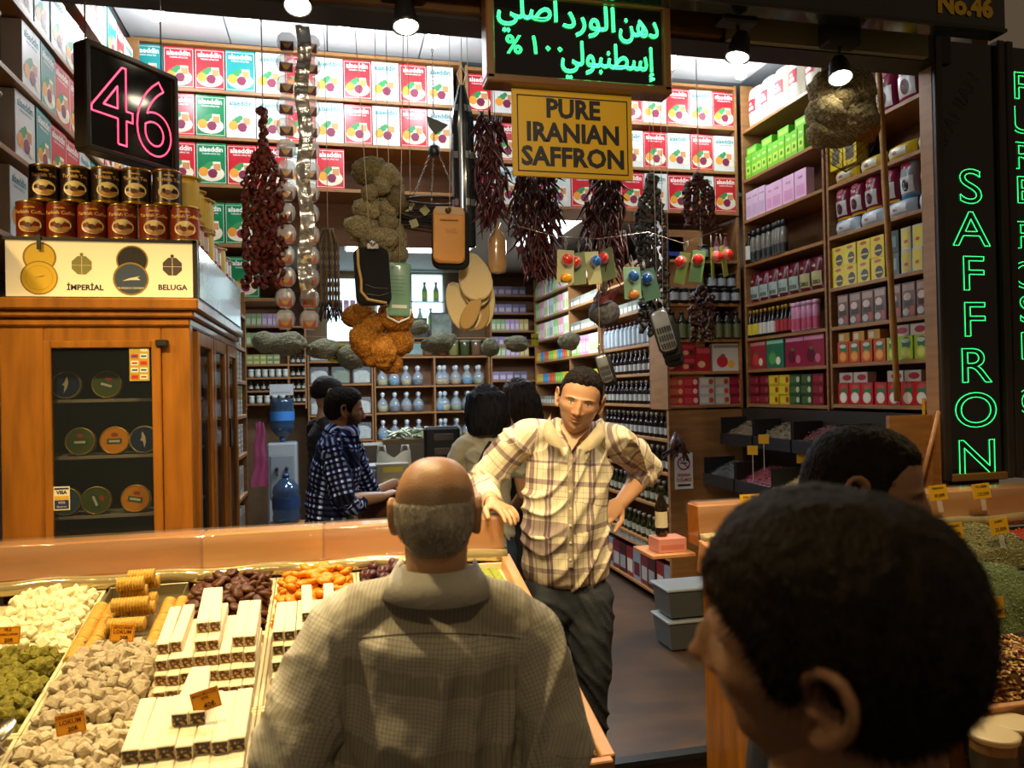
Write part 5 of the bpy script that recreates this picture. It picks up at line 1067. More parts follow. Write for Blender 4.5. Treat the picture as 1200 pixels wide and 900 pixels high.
# scale with chains
a=hp(508,140); t=thing('hanging_scale','black iron hanging scale with a cone and three chains','scale',a)
mb=MB(); mb.add([(-.03,0,.015),(.065,0,-.02),(.055,0,-.03),(.01,0,-.065),(-.02,0,-.03),(-.03,.012,.015),(.065,.012,-.02),(.055,.012,-.03),(.01,.012,-.065),(-.02,.012,-.03)],[(0,1,2,3,4),(9,8,7,6,5),(0,5,6,1),(1,6,7,2),(2,7,8,3),(3,8,9,4),(4,9,5,0)]); mb.build('cap_cone',[blackm],t)
mb=MB(); mb.lathe([(.012,-.115),(.026,-.125),(.028,-.155),(.022,-.165)],14,0); mb.build('hub',[blackm],t)
def chainm(p0,p1,n): 
    m=MB(); p0,p1=Vector(p0),Vector(p1)
    for k in range(n):
        c=p0.lerp(p1,(k+.5)/n); L=(p1-p0).length/n*.62; d=(p1-p0).normalized(); q=d.to_track_quat('Z','Y').to_matrix()@Matrix.Rotation(PI/2*(k%2),3,'Z')
        m.tube([c+q@Vector((math.cos(2*PI*j/8)*L*.45,0,math.sin(2*PI*j/8)*L)) for j in range(8)],.0017,4,0,closed=True)
    return m
chainm((0,0,-.06),(0,0,-.12),5).build('chain',[chain],t); chainm((0,0,.015),(0,0,.43),26).build('chain',[chain],t)
for dx,dy in ((-.10,-.03),(.10,-.03),(-.01,.06)): chainm((dx*.2,dy*.3,-.16),(dx,dy,-.36),14).build('chain',[chain],t)
mb=MB(); mb.tube([(.125*math.cos(2*PI*k/24),.07*math.sin(2*PI*k/24),-.365) for k in range(24)],.006,6,0,closed=True); mb.build('ring_frame',[blackm],t)
# dark twigs
a=hp(455,240,3.5); t=thing('vanilla_twigs','dark bundle of thin twigs between the sponges and the tan mitt','dried goods',a); bm_=H('twig_dark','#1f1a18',.8)
for i in range(26):
    z=random.uniform(-.10,.03); pts=[(-.1+random.uniform(0,.1),random.uniform(-.03,.03),z+random.uniform(-.02,.02)),(.12,random.uniform(-.02,.02),z*.6-.04+random.uniform(-.02,.02)),(.30+random.uniform(-.04,.03),random.uniform(-.03,.03),z*1.1-.02)]
    mb=MB(); mb.tube(pts,.0035,5); mb.build('twig',[bm_],t)
for i,(x,z) in enumerate(((.02,-.005),(.09,-.01),(.16,-.03),(.11,-.09),(.07,-.02))):
    mb=MB(); mb.box(-.018,.018,-.002,.002,-.018,.018); o=mb.build('paper_tag',[mh('#7d7a1c')],t,(x,-.04,z)); o.rotation_euler=(0,.4*i,0)
cord(t,a,a.x+.1,a.z-.03,3.5)
# gloves, mitts and packs
def outline(name,pts,th,mat,par,loc,bev=.004,rot=None):
    """a rounded flat-ish padded shape from an outline"""
    mb=MB(); n=len(pts); cx=sum(p[0] for p in pts)/n; cz=sum(p[1] for p in pts)/n; rings=[]
    for s,y in ((.9,-th/2),(1,-th*.3),(1,th*.3),(.9,th/2)): rings.append([((p[0]-cx)*s+cx,y,(p[1]-cz)*s+cz) for p in pts])
    vs=[v for r in rings for v in r]; fs=[]
    for r in range(3):
        for k in range(n): k2=(k+1)%n; fs.append((r*n+k,r*n+k2,(r+1)*n+k2,(r+1)*n+k))
    fs.append(tuple(range(n-1,-1,-1))); fs.append(tuple(3*n+k for k in range(n))); mb.add(vs,fs,0,True); o=mb.build(name,[mat],par,loc)
    if rot: o.rotation_euler=rot
    return o
def rr(w,h,r,n=5,z0=0):
    pts=[]
    for cx,cz,a0 in ((w/2-r,z0-h+r,-90),(w/2-r,z0-r,0),(-w/2+r,z0-r,90),(-w/2+r,z0-h+r,180)):
        for k in range(n+1): a=R(a0+90*k/n); pts.append((cx+r*math.cos(a),cz+r*math.sin(a)))
    return pts
blk=H('cloth_black','#0f1012',.9,bump=.3,bscale=200); crc=H('cloth_cream','#c9a668',.85,bump=.3,bscale=150)
a=hp(434,290,3.34); t=thing('bath_mitt','black bath mitt with a cream edge stripe on a clip','mitt',a,rot=(0,R(-3),R(8)))
outline('mitt',rr(.15,.25,.035),.03,blk,t,(0,0,0)); mb=MB(); mb.tube([(-.058,-.017,-.01),(-.06,-.018,-.08),(-.052,-.018,-.14),(-.056,-.018,-.19),(-.03,-.018,-.225),(.05,-.018,-.243)],.006,6); mb.build('piping',[crc],t)
mb=MB(); mb.tube([(-.035,-.017,-.16),(.0,-.018,-.175),(.06,-.017,-.18)],.0015,4); mb.tube([(-.035,-.017,-.20),(.02,-.018,-.21),(.06,-.017,-.20)],.0015,4); mb.build('seam',[H('thread','#6b6b6b')],t)
mb=MB(); mb.box(-.02,.03,-.03,-.012,-.012,.012,0,.003); mb.sph((.005,-.03,.012),.012,8,6); mb.build('clip',[steel],t); cord(t,Vector(a),a.x,a.z,3.34)
a=hp(468,308,3.38); t=thing('bath_glove_pack','pale green packet beside the black mitt with a white cord below','packet',a,rot=(0,R(2),0))
outline('packet',rr(.098,.235,.008),.015,H('pack_green','#7fae94',.35,noise_amt=.15,coat=.3),t,(0,0,0)); mb=MB(); T=FT((0,-.009,0))
for k in range(6): mb.rect(-.038,.02+.004*(k%3),-.06-k*.016,-.0585-k*.016,0,T)
mb.disc((0,0),.007,10,0,T@Matrix.Translation((-.03,-.022,0))); mb.rect(-.03,.035,-.2,-.185,1,T); mb.build('print',[mh('#3a6b55'),mh('#d5dcd5')],t)
mb=MB(); mb.tube([(-.05,0,-.20),(-.045,0,-.24),(0,0,-.262),(.045,0,-.24),(.055,0,-.20)],.005,6); mb.build('cord_loop',[white],t); cord(t,Vector(a),a.x,a.z,3.38)
a=hp(527,243,3.3); t=thing('bath_mitt','tan mitt with black back hanging from a clip in the centre','mitt',a,rot=(0,R(1),0))
outline('mitt_back',rr(.165,.265,.04),.025,blk,t,(.006,.016,-.004)); outline('mitt_front',rr(.138,.245,.028),.02,H('leather_tan','#cf9148',.6,noise_amt=.12,nscale=6),t,(-.004,-.006,0))
mb=MB(); mb.sph((-.01,-.022,-.018),.014,10,6); mb.box(-.045,.035,-.022,-.016,-.062,-.056,0,.001); mb.build('clip',[H('clip_brass','#6b4a20',.35,metal=.7)],t); mb=MB(); mb.box(-.064,.058,-.018,-.016,-.035,-.002); mb.build('cuff',[H('cuff_beige','#b89a78',.7)],t)
mb=MB()
for k in range(5): mb.tube([(-.02+.01*k,-.0165,-.095-.004*(k%2)),(-.012+.01*k,-.0165,-.115)],.0012,4)
mb.build('print',[mh('#a5601c')],t); cord(t,Vector(a),a.x,a.z,3.3)
a=hp(552,300,3.44); t=thing('loofah_pads','cluster of pale cream oval pads hanging right of the tan mitt','pads',a)
def oval(w,h): return [(w/2*math.cos(2*PI*k/18)*(1-.25*math.sin(2*PI*k/18)),h/2*math.sin(2*PI*k/18)) for k in range(18)]
pm_=H('pad_cream','#cdbb94',.9,bump=.4,bscale=220); pm3=H('pad_tan','#a88a5a',.9,bump=.4,bscale=220)
for i,(x,y,z,w,h,r,m) in enumerate(((.008,-.04,-.10,.15,.22,-12,pm_),(.03,-.01,-.15,.13,.17,30,pm_),(-.045,.0,-.23,.15,.24,-28,pm_),(.025,.02,-.24,.13,.2,12,pm3),(.045,.035,-.22,.15,.24,22,pm_),(-.01,-.035,-.26,.07,.17,28,pm3))):
    outline('pad',oval(w,h),.014,m,t,(x,y,z),rot=(0,R(r),R(random.uniform(-15,15))))
cord(t,Vector(a),a.x,a.z-.02,3.44)
a=hp(582,266,3.40); t=thing('grain_bag','small clear bag filled with beige grain hanging below the chillies','bag',a)
mb=MB(); mb.lathe([(.004,.012),(.02,.02),(.008,-.01),(.03,-.03),(.042,-.06),(.043,-.17),(.036,-.205),(.01,-.213)],14,0); mb.v=[(v[0],v[1]*.7,v[2]) for v in mb.v]; mb.build('bag',[M('bag_beige',hexc('#b08a62'),.25,noise_amt=.12,coat=.7)],t); cord(t,Vector(a),a.x,a.z,3.4)
a=hp(541,100,3.36); t=thing('striped_bag_bundle','tall bundle of black and silver striped plastic hanging beside the chillies','packaging',a); m=MB(); n=22; rows=24; vs=[]; 
for j in range(rows+1):
    s=j/rows; z=-s*.72; W=.012+.036*min(1,s*5)
    for k in range(n): A=2*PI*k/n; q=W*(1+.16*math.sin(k*2.6)+.08*noise.noise(Vector((k,z*8,0)))); vs.append((math.cos(A)*q,math.sin(A)*q*.6,z))
m.add(vs,[(j*n+k,(j+1)*n+k,(j+1)*n+(k+1)%n,j*n+(k+1)%n) for j in range(rows) for k in range(n)],0,True)
for fi,f in enumerate(m.f): m.m[fi]=1 if (f[0]%n)%5==0 or ((f[0]//n)%7==3 and (f[0]%n)%2) else 0
m.build('bundle',[M('pvc_black',(.015,.02,.028),.15,coat=.6),M('pvc_silver',(.35,.38,.42),.2,metal=.6)],t); mb=MB(); mb.tube([(0,0,-.02),(-.02,0,.05),(0,0,.09),(.02,0,.05),(0,0,-.02)],.003,5); mb.build('hanger_loop',[white],t); cord(t,Vector(a),a.x,a.z+.09,3.36)
# ball toys on cards
def toy(px,py,ball,cardc,rz,lab,y=3.25,tilt=0,w=.078,grp='ball toys on cards',card_l=.145,lower=None):
    a=hp(px,py,y); t=thing('ball_toy_card',lab,'toy',a,rot=(0,R(tilt),R(rz)),group=grp); mb=MB(); mb.box(-w/2,w/2,0,.003,-card_l,0,0,.001); mb.build('card',[mh(cardc,.5)],t)
    mb=MB(); mb.sph((0,-.022,-.045),.026,16,10); mb.build('ball',[M('ball_'+ball,hexc({'red':'#c4261c','blue':'#1a5aa8'}[ball]),.15,coat=.8)],t)
    mb=MB(); mb.sph((0,-.018,-.045),.031,14,8,0,(1,.75,1)); mb.build('blister',[M('blister',(.9,.92,.95),.05,alpha=.12,spec=1)],t)
    if lower: mb=MB(); mb.sph((0,-.012,-.125),.028,12,8,0,(1,.5,.75)); mb.build('lower_blister',[mh(lower,.3)],t)
    mb=MB(); mb.tube([(0,.001,0),(-.006,.001,.03),(0,.001,.055),(.006,.001,.03),(0,.001,0)],.0022,5); mb.build('loop',[H('loop_grey','#8a9490',.4)],t)
toy(663,293,'red','#a8a884',4,'red ball toy on a pale card, first from the left in the left group',3.25,2,.08,lower='#c98a12'); toy(678,296,'red','#8fa07c',-55,'red ball toy turned sideways, second in the left group',3.29); toy(693,295,'blue','#a0a078',18,'blue ball toy on a pale card in the left group',3.25,-8,.078); toy(708,292,'red','#6f7f5c',-50,'red ball toy half hidden at the right of the left group',3.31,-10)
toy(740,313,'blue','#7fa88c',-4,'blue ball toy on a green card below the chillies',3.25,-2,.08,lower='#b8763a'); toy(756,316,'blue','#3f6f5c',-30,'blue ball toy on a dark green card behind the other',3.31,-14)
for i,(px,py,tl,l) in enumerate(((803,296,16,'first'),(820,294,10,'second'),(834,290,-10,'third'),(846,288,-18,'fourth'))): toy(px,py,'red',('#7d9a4c','#4f8a4a','#86a04a','#9aa850')[i],(-60,-30,50,40)[i],f'red ball toy on a green card, {l} of the right group',3.25,tl,.06,'red ball toys in the right group')
mb=MB(); P=[hp(598,262,3.25),hp(650,277,3.25),hp(700,280,3.25),hp(760,272,3.25),hp(800,285,3.25),hp(846,268,3.25)]; mb.tube(P,.0018,5); tag(mb.build('wire',[steel]),'thin wire from which the ball toys hang','wire')
# dark brushes, comb boards
a=hp(708,340,3.47); t=thing('string_bag','black lace bag with red strings hanging below the ball toys','bag',a)
mb=MB(); mb.sph((0,0,-.11),.075,16,12,0,(1.05,.6,.9)); mb.v=[tuple(Vector(v)*(1+.12*noise.noise(Vector(v)*30))) for v in mb.v]; mb.build('bag',[M('lace_black',(.012,.012,.014),.6,noise_amt=.9,nscale=60,col2=(.11,.1,.11))],t)
mb=MB()
for k in range(7): mb.tube([(.05*math.cos(A_)+.004*k-.01,.04*math.sin(A_)-.02,-.055+.006*k-.02*math.sin(A_*2)) for A_ in [2*PI*j/14 for j in range(14)]],.0025,4,0,closed=True)
mb.build('red_string',[mh('#7d2a30',.6)],t); cord(t,Vector(a),a.x,a.z-.05,3.47)
mb=MB()
for k in range(14): mb.tube([(random.uniform(-.04,.04),random.uniform(-.02,.02),-.05),(random.uniform(-.03,.03),0,.01),(random.uniform(-.02,.05),0,.05)],.002,4)
mb.build('tie_ends',[H('twine_grey','#5a5248',.8)],t)
def comb_board(px,py,y,s,lab,off,par=None):
    a=hp(px,py,y); t=thing('comb_board',lab,'comb',a,rot=(R(6),R(-16+off*3),R(-15))); mb=MB(); pts=rr(.095*s,.22*s,.03*s)
    outline('plate',pts,.01,H('plate_dark','#1c1d20',.4),t,(0,.012,0)); outline('plate_front',rr(.08*s,.2*s,.025*s),.008,M('plate_silver',(.5,.52,.55),.2,metal=.7) if off==0 else _mats['plate_dark'],t,(0,0,-.01*s))
    mb=MB()
    for r in range(3):
        for k in range(6): mb.box(-.034*s+k*.012*s,-.027*s+k*.012*s,-.014,-.006,-(.09+r*.04)*s-.028*s,-(.09+r*.04)*s)
    mb.build('teeth',[blackm],t); mb=MB(); mb.tube([(0,.005,0),(0,.0,.03),(.012,0,.045)],.003,5); mb.build('hook',[steel],t); t.rotation_euler=(0,R(-16+off*3),R(-15)); mb=MB(); mb.T=(Matrix.Translation(t.location)@t.rotation_euler.to_matrix().to_4x4()).inverted(); mb.tube([(a.x,a.y,a.z),(a.x,3.42,3.295)],.0015,4); mb.build('string',[string],t)
for k,(dx,dy) in enumerate(((0,0),(7,8),(12,16))): comb_board(770+dx,362+dy,3.42+.035*k,1,('front','middle','rear')[k]+' dark comb board of the cluster beside the bottle shelf',k)
for k in range(2): comb_board(703+5*k,415+2*k,3.42+.04*k,.66,('front','rear')[k]+' small comb board above the head of the standing man',k)
# yellow cards over the passage
for (px,py,y,w,h,tx,l) in ((396,414,4.62,.095,.105,'50','yellow card reading 50 strung between the grey sponges'),(627,398,4.62,.045,.075,'KINA','small yellow card at the right among the grey sponges')):
    a=hp(px,py,y); t=thing('price_card',l,'price card',a,0,'price cards'); mb=MB(); mb.box(-w/2,w/2,0,.002,-h/2,h/2); mb.build('card',[mh('#d9cf1c',.5)],t); mb=MB(); T=FT((0,-.0006,0)); mb.text(tx,.055 if tx=='50' else .02,(0,-.035 if tx=='50' else 0),0,T,bold=.002 if tx=='50' else .0006)
    if tx=='50': mb.text('TEA MIX',.016,(0,.028),0,T,bold=.0006)
    mb.build('print',[black],t)
# black feather duster bundle on the post
a=onp(792,520,1,5.0); t=thing('brush_bundle','dark brushes and foil tools hanging on the wooden post','brush',a); random.seed(5)
for i in range(16): mb=MB(); mb.tube([(0,0,.08),(random.uniform(-.05,.05),-.03+random.uniform(-.02,.02),.0),(random.uniform(-.12,.09),-.03,-.09+random.uniform(-.04,.03))],[.008,.014,.006],5); mb.build('brush',[(blackm,H('foil_tool','#6b5a55',.3,metal=.5),H('brush_red','#5a2a22',.6))[i%3]],t)
# ---------------- the rear of the shop
BW_=9.2
shelf_unit('rear_shelf','dark wooden rear shelf left of the glass jars, behind the water cooler','x',9.2,-.98,-.30,.28,[2.46,2.24,2.02,1.87,1.72,1.57],1.50,2.9,ups=(-.50,))
shelf_unit('rear_shelf','rear shelf of glass boxes behind the man in black','x',9.2,-.29,.46,.28,[2.05,1.78,1.42,1.12],0,2.12)
shelf_unit('rear_shelf','rear shelf full of clear scent bottles behind the women','x',9.2,.47,1.87,.28,[2.095,1.745,1.43,1.10],0,2.10,ups=(1.19,))
shelf_unit('rear_shelf','rear right shelf of lilac cartons beside the scent bottles','x',9.2,1.88,2.60,.28,[2.84,2.62,2.40,2.22,2.08,1.79,1.4],0,3.1)
shelf_unit('aisle_shelf','wooden aisle shelf of colourful cartons deep on the right','y',2.385,6.70,9.0,.27,[2.75,2.50,2.25,2.0,1.75,1.5,1.2],0,3.0,ups=(7.6,))
shelf_unit('bottle_shelf','tall wooden shelf of dark bottles behind the standing man','y',2.375,5.13,6.64,.27,[2.55,2.28,2.005,1.775,1.53,1.28,1.03,.77,.47,.09],.0,2.8)
random.seed(11)
def rndbox(cols,w,h,d,nm='carton'): return [(carton(nm,w,h,d,c,[('r',-w*.38,w*.38,h*.15,h*.6,c2)],.4),w) for c,c2 in cols]
def fill(axis,front,p0,p1,z,kinds,desc,where,group,n=1,hh=0,gap=.004,side=1,block=3):
    its=[]; u=p0; k=0
    while True:
        K,w=kinds[(k//block)%len(kinds)]
        if abs(u-p0)+w>abs(p1-p0)-.01: break
        its.append((K,w,desc,n,hh)); u+=w+gap; k+=1
    shelf_row(axis,front,p0,z,its,where,group,side=side,gap=gap)
past=rndbox((('#8fae7a','#c9d4b0'),('#b59ac0','#d9c9dc'),('#c9b06b','#e0d4a0'),('#9fb0b5','#d0d8da')),.055,.14,.06)
small=rndbox((('#9aa35a','#c0c58a'),('#7d8a5a','#b5bd90'),('#b9b39a','#d9d4c0')),.07,.055,.06)
lil=rndbox((('#8a7da0','#c0b5cc'),('#6b6480','#a9a0b8'),('#9a96a5','#c9c6d0')),.085,.105,.06)
fill('x',9.2,-.96,-.52,2.46,past,'slim pastel carton','on the top rear left shelf','pastel cartons at the rear')
fill('x',9.2,-.96,-.52,2.24,past,'slim pastel carton','on the second rear left shelf','pastel cartons at the rear')
fill('x',9.2,-.96,-.52,2.02,small,'small olive carton','on the third rear left shelf','small cartons at the rear',n=2,hh=.055)
jr2=bottle('white_jar',.09,.03,'#a8b0a8','#c9ccc4','#e0e0d8',.85,.85,(.2,.7),caph=.2); dk=bottle('dark_bottle',.1,.024,'#1a1c18','#a9ab9c','#0c0c0c',.7,.5)
shelf_row('x',9.2,-.95,1.87,[(jr2,.072,'small white jar')]*6,'on the rear shelf above the cooler','jars behind the cooler')
shelf_row('x',9.2,-.95,1.72,[(dk,.065,'small dark bottle')]*6,'on the rear shelf above the cooler','jars behind the cooler')
shelf_row('x',9.2,-.95,1.57,[(jr2,.08,'small white jar')]*5,'on the lowest rear shelf above the cooler','jars behind the cooler')
for z in (2.24,2.02,1.87,1.72,1.57): shelf_row('x',9.2,-.48,z,[(dk,.055,'small dark bottle')]*3,'beside the upright, shelf at %d cm height'%round(z*100),'dark bottles behind the man in black')
# glass boxes of sweets
gj=[]
for c in ('#cdd3cc','#b9a888','#d9d9d4','#7d8f6a'):
    mb=MB(); mb.box(-.105,.105,0,.18,0,.20,0,.01); o=mb.build('sweet_jar',[M('jar_glass',(.6,.7,.75),.08,alpha=.2,spec=1)]); tag(o,'x','jar')
    m=MB(); m.box(-.095,.095,.01,.17,.005,.13,0,.01); G=6; m.build('filling',[H('filling_'+c[1:],c,.8,noise_amt=.4,nscale=60,bump=1,bscale=60)],o); m=MB(); m.sph((0,.09,.13),.09,12,6,0,(1,.9,.35)); m.build('heaped_filling',[_mats['filling_'+c[1:]]],o); gj.append(Kind(o))
for r,z in enumerate((2.05,1.78,1.42,1.12)):
    for c in range(3): gj[(r*2+c)%4].put((-.16+.245*c,9.22,z+.001),0,f"square glass jar of pale sweets, {ordw(c)} in the {('top','second','third','lowest')[r]} row behind the man in black",'glass jars of sweets')
# clear scent bottles
def flask(liq,nm='scent_bottle'):
    mb=MB(); prof=[(.045,0),(.062,.02),(.064,.09),(.05,.13),(.018,.165),(.016,.19)]
    mb.lathe(prof,12,0); o=mb.build(nm,[M('flask_glass',(.5,.62,.72),.05,alpha=.30,spec=1,coat=.5)]); tag(o,'x','bottle')
    m=MB(); m.lathe([(.043,.006),(.056,.022),(.058,.075)],12,0); m.build('scent_oil',[mh(liq,.15)],o)
    m=MB(); m.sph((0,0,.215),.026,10,7,0); m.cyl((0,0,.188),(0,0,.2),.02,None,10); m.build('stopper',[M('stopper_glass',(.8,.88,.95),.05,alpha=.6,spec=1,coat=.5)],o); return Kind(o)
fk=[flask(c) for c in ('#b58a1c','#8a8a2a','#4a1c14','#26180c','#2f7fa8','#b5a040','#7d5a1c')]
for r,(z,rows) in enumerate(((1.745,2),(1.43,2),(1.10,2))):
    for c in range(9):
        for k in range(rows):
            x=.57+c*.142+(.0 if c<4.5 else .035)
            if 1.13<x<1.25: x=1.25+.01
            if x>1.8: continue
            random.choice(fk).put((x+.0*k,9.27+k*.13-.02,z+.001),0,f"clear scent bottle, {ordw(c)} in the {('front','back')[k]} file on the {('upper','middle','lower')[r]} scent shelf",'clear scent bottles')
# above the scent shelf: jars, frames, lit cabinet
fj=[bottle('herb_jar',.19,.062,c,None,'#8a8a72',.9,.85,caph=.16,n=12) for c in ('#6b5038','#5a2a24','#7d7a4a','#3f4a2a')]
for i,x in enumerate((1.12,1.30,1.44,1.58,1.72)): fj[i%4].put((x,9.3,2.1025),0,f'squat jar of herbs on top of the scent shelf, {ordw(i)} from the left','herb jars on the scent shelf')
def frame(px,py,wpx,hpx,y,lab,col,pic,nm='picture_frame',zbase=None):
    a=hp(px,py,y); s=a.length/900; w,h=wpx*s/2,hpx*s/2; z=a.z if zbase is None else zbase+h; t=thing(nm,lab,'frame',(a.x,y,z)); 
    for b in ((-w,w,-h,-h+.02),(-w,w,h-.02,h),(-w,-w+.02,-h+.02,h-.02),(w-.02,w,-h+.02,h-.02)): mb=MB(); mb.box(b[0],b[1],-.012,.012,b[2],b[3],0,.003); mb.build('frame_side',[col],t)
    mb=MB(); mb.box(-w+.018,w-.018,-.004,.006,-h+.018,h-.018); mb.build('picture',[pic],t)
    return t,w,h
gold=H('frame_gold','#9a7a3a',.4,metal=.4)
frame(487,407,28,16,9.3,'small gold framed picture standing on the scent shelf',gold,H('pic_teal','#7fa0a0',.4,noise_amt=.5,nscale=9),zbase=2.1025)
frame(517,371,26,28,9.35,'dark framed picture of a white building on the rear wall',darkm,H('pic_mosque','#8a9a8c',.4,noise_amt=.8,nscale=7),zbase=2.33)
frame(489,372,22,22,9.36,'black framed panel on the rear wall left of the framed picture',darkm,H('pic_dark','#1f2a2a',.3),zbase=2.33)
mb=MB(); mb.box(.47,1.87,9.30,9.46,2.31,2.325,0,.002); tag(mb.build('wall_board',[woodx]),'wooden board carrying the frames on the rear wall','shelf')
# lit showcase
t=thing('lit_showcase','bright backlit glass showcase with bottles on the rear wall','showcase',(.93,9.40,2.44)); lit=M('lit_panel',(.7,.85,.9),.5,emit=1.6,emitcol=(.62,.85,.92))
mb=MB(); mb.box(-.42,.42,.06,.08,0,.68); mb.build('backlit_panel',[lit],t)
for b in ((-.42,-.40,0,.68),(.40,.42,0,.68),(-.02,.02,0,.68)): mb=MB(); mb.box(b[0],b[1],-.05,.06,b[2],b[3]); mb.build('upright',[H('showcase_post','#9aa5a8',.3)],t)
for z in (0,.32,.66): mb=MB(); mb.box(-.42,.42,-.05,.06,z,z+.012); mb.build('glass_shelf',[H('shelf_glass','#8fa8a8',.2)],t)
cf=bottle('tall_bottle',.24,.035,'#8fb0a8','#b5d94a','#c9d9d9',.6,.4)
for i,(x,z) in enumerate(((-.30,.012),(-.18,.012),(-.28,.332),(-.14,.332),(.12,.012),(.25,.012),(.18,.332),(.32,.332))): cf.put((.93+x,9.40,2.441+z),0,f"tall pale bottle in the lit showcase, {ordw(i%4)} of the {'left' if i<4 else 'right'} half",'bottles in the lit showcase')
t=thing('lit_showcase','bright backlit panel high on the rear wall left of the black mitt','showcase',(.30,9.40,2.3)); mb=MB(); mb.box(-.36,.12,.06,.08,0,.75); mb.build('backlit_panel',[lit],t); mb=MB(); mb.box(-.36,.12,-.02,.06,.30,.315); mb.build('glass_shelf',[_mats['shelf_glass']],t)
pinkb=carton('pink_carton',.06,.17,.05,'#c08ab0',[('r',-.02,.02,.02,.12,'#d9b5cc')])
shelf_row('x',9.36,-.0,2.302-.24,[],'','')
for i in range(5): pinkb.put((.02+.075*i,9.42,2.617),0,f'slim pink carton before the lit panel, {ordw(i)} from the left','slim pink cartons')
# rear right and aisle shelves
for z,n in ((2.84,'top'),(2.62,'second'),(2.40,'third'),(2.22,'fourth'),(2.08,'fifth'),(1.79,'sixth')): fill('x',9.2,1.90,2.40,z,lil if n not in('third','fifth') else past,'lilac or grey carton',f'on the {n} rear right shelf','lilac cartons at the rear right',n=1)
ais=rndbox((('#8fc06b','#d0e0b0'),('#d99ab0','#ecd0d9'),('#e0dcc4','#b5cf90'),('#c9c0d4','#8fae90')),.09,.19,.07)
ais2=rndbox((('#c9a61c','#e0c94a'),('#2a7fb5','#5aa5d0'),('#c0401c','#d9704a'),('#6bb03a','#a5d070')),.085,.10,.07)
wrp=rndbox((('#6f7368','#c9ccc0'),('#8a8a7a','#d0cfc0')),.10,.09,.07)
for z,n in ((2.75,'top'),(2.50,'second'),(2.25,'third'),(2.0,'fourth')):
    fill('y',2.385,8.98,7.62,z,ais if n!='fourth' else ais2,'bright carton',f'on the {n} aisle shelf, far half','cartons on the aisle shelf',block=2)
    fill('y',2.385,7.58,6.72,z,wrp if n!='fourth' else ais,'carton',f'on the {n} aisle shelf, near half','cartons on the aisle shelf')
fill('y',2.385,8.98,6.72,1.75,ais2,'bright carton','on the fifth aisle shelf','cartons on the aisle shelf'); fill('y',2.385,8.98,6.72,1.50,wrp,'grey carton','on the lowest aisle shelf','cartons on the aisle shelf')
db=bottle('syrup_bottle',.19,.030,'#1c0d10','#a9a8a2','#a39c8c',.62,.42,(.15,.42),caph=.12,n=9); db2=bottle('oil_bottle',.185,.030,'#23260e','#a5a48f','#a39c8c',.62,.42,(.15,.42),caph=.12,n=9); lb=bottle('lotion_bottle',.2,.03,'#8d9aa2','#b5c0c8','#5a2a30',.78,.4,(.1,.7),caph=.14,n=9)
for z,K,d,n in ((2.005,lb,'red-capped pale bottle','the upper bottle'),(1.775,db,'dark syrup bottle','the second bottle'),(1.53,db,'dark syrup bottle','the third bottle'),(1.28,db,'dark syrup bottle','the fourth bottle'),(1.03,db,'dark syrup bottle','the fifth bottle'),(.77,db2,'olive oil bottle','the sixth bottle'),(.47,db2,'olive oil bottle','the lowest bottle')):
    shelf_row('y',2.375,6.62,z,[(K,.096,d)]*15,f'on {n} shelf from the far end','bottles on the tall bottle shelf',gap=.0025,back=.04)
db2.put((2.43,5.35,.471),0,None) if False else None
fill('y',2.375,6.6,5.18,2.28,wrp,'grey carton','above the pale bottles','cartons above the bottles')
wb=rndbox((('#b5b3aa','#8a8f8c'),),.05,.055,.05,'soap_box'); 
mb=MB(); mb.box(2.372,2.60,5.16,6.60,.385,.395,0); tag(mb.build('soap_ledge',[wood]),'narrow ledge under the lowest bottles carrying small white boxes','shelf')
fill('y',2.375,6.6,5.18,.396,wb,'small white soap box','on the narrow ledge below the oils','small white soap boxes',block=1)
bg=rndbox((('#7f8590','#5d1c24'),('#6b1c26','#a09a94'),('#3a1418','#8a8a8a'),('#7a1f22','#c0b8a8')),.15,.24,.09,'big_carton')
fill('y',2.375,6.6,5.18,.091,bg,'big dull red or grey carton','in the bottom bay below the bottles','big cartons in the bottom bay',block=1)
# slim white-box rack after the cabinet
rk=shelf_unit('aisle_rack','narrow rack of flat white boxes just behind the caviar cabinet','y',-.52,4.24,4.98,.25,[2.15,1.95,1.75,1.55,1.32,1.08,.84,.60,.36],.0,2.3,side=-1)
wt=carton('flat_box',.085,.028,.06,'#b9bcb6',[('r',-.035,.035,.006,.02,'#7d8a86')]); wy=carton('flat_box',.085,.028,.06,'#a9a868',[('r',-.035,.035,.006,.02,'#6b7040')]); sl_=carton('upright_box',.085,.16,.06,'#a5a8a2',[('r',-.03,.03,.03,.12,'#7d827d')])
for z in (2.15,1.95,1.75,1.55,1.32,1.08,.84,.60,.36):
    if z>=1.32:
        for k in range(5):
            for q in range(7):
                if q*.0285+.03>.19: continue
                (wy if z in (1.55,) and q>2 else wt).put((-.535,4.31+.1*k+k*.03,z+.0006+q*.0286),PI/2,f"flat white box, {ordw(q)} from below in the {ordw(k)} stack, shelf at {round(z*100)} cm",'flat boxes on the aisle rack')
    else: shelf_row('y',-.52,4.28,z,[(sl_,.1,'upright pale grey box')]*6,f'on the rack shelf at {round(z*100)} cm','upright boxes on the aisle rack',side=-1)
mb=MB(); vs=[]; 
for j in range(13):
    for i in range(7): u=i/6-.5; s=j/12; vs.append((u*(.05+.06*s)+.006*math.sin(j),.012*math.sin(i*2.1+j*.4)+.01,-.42*s-.02*abs(u)))
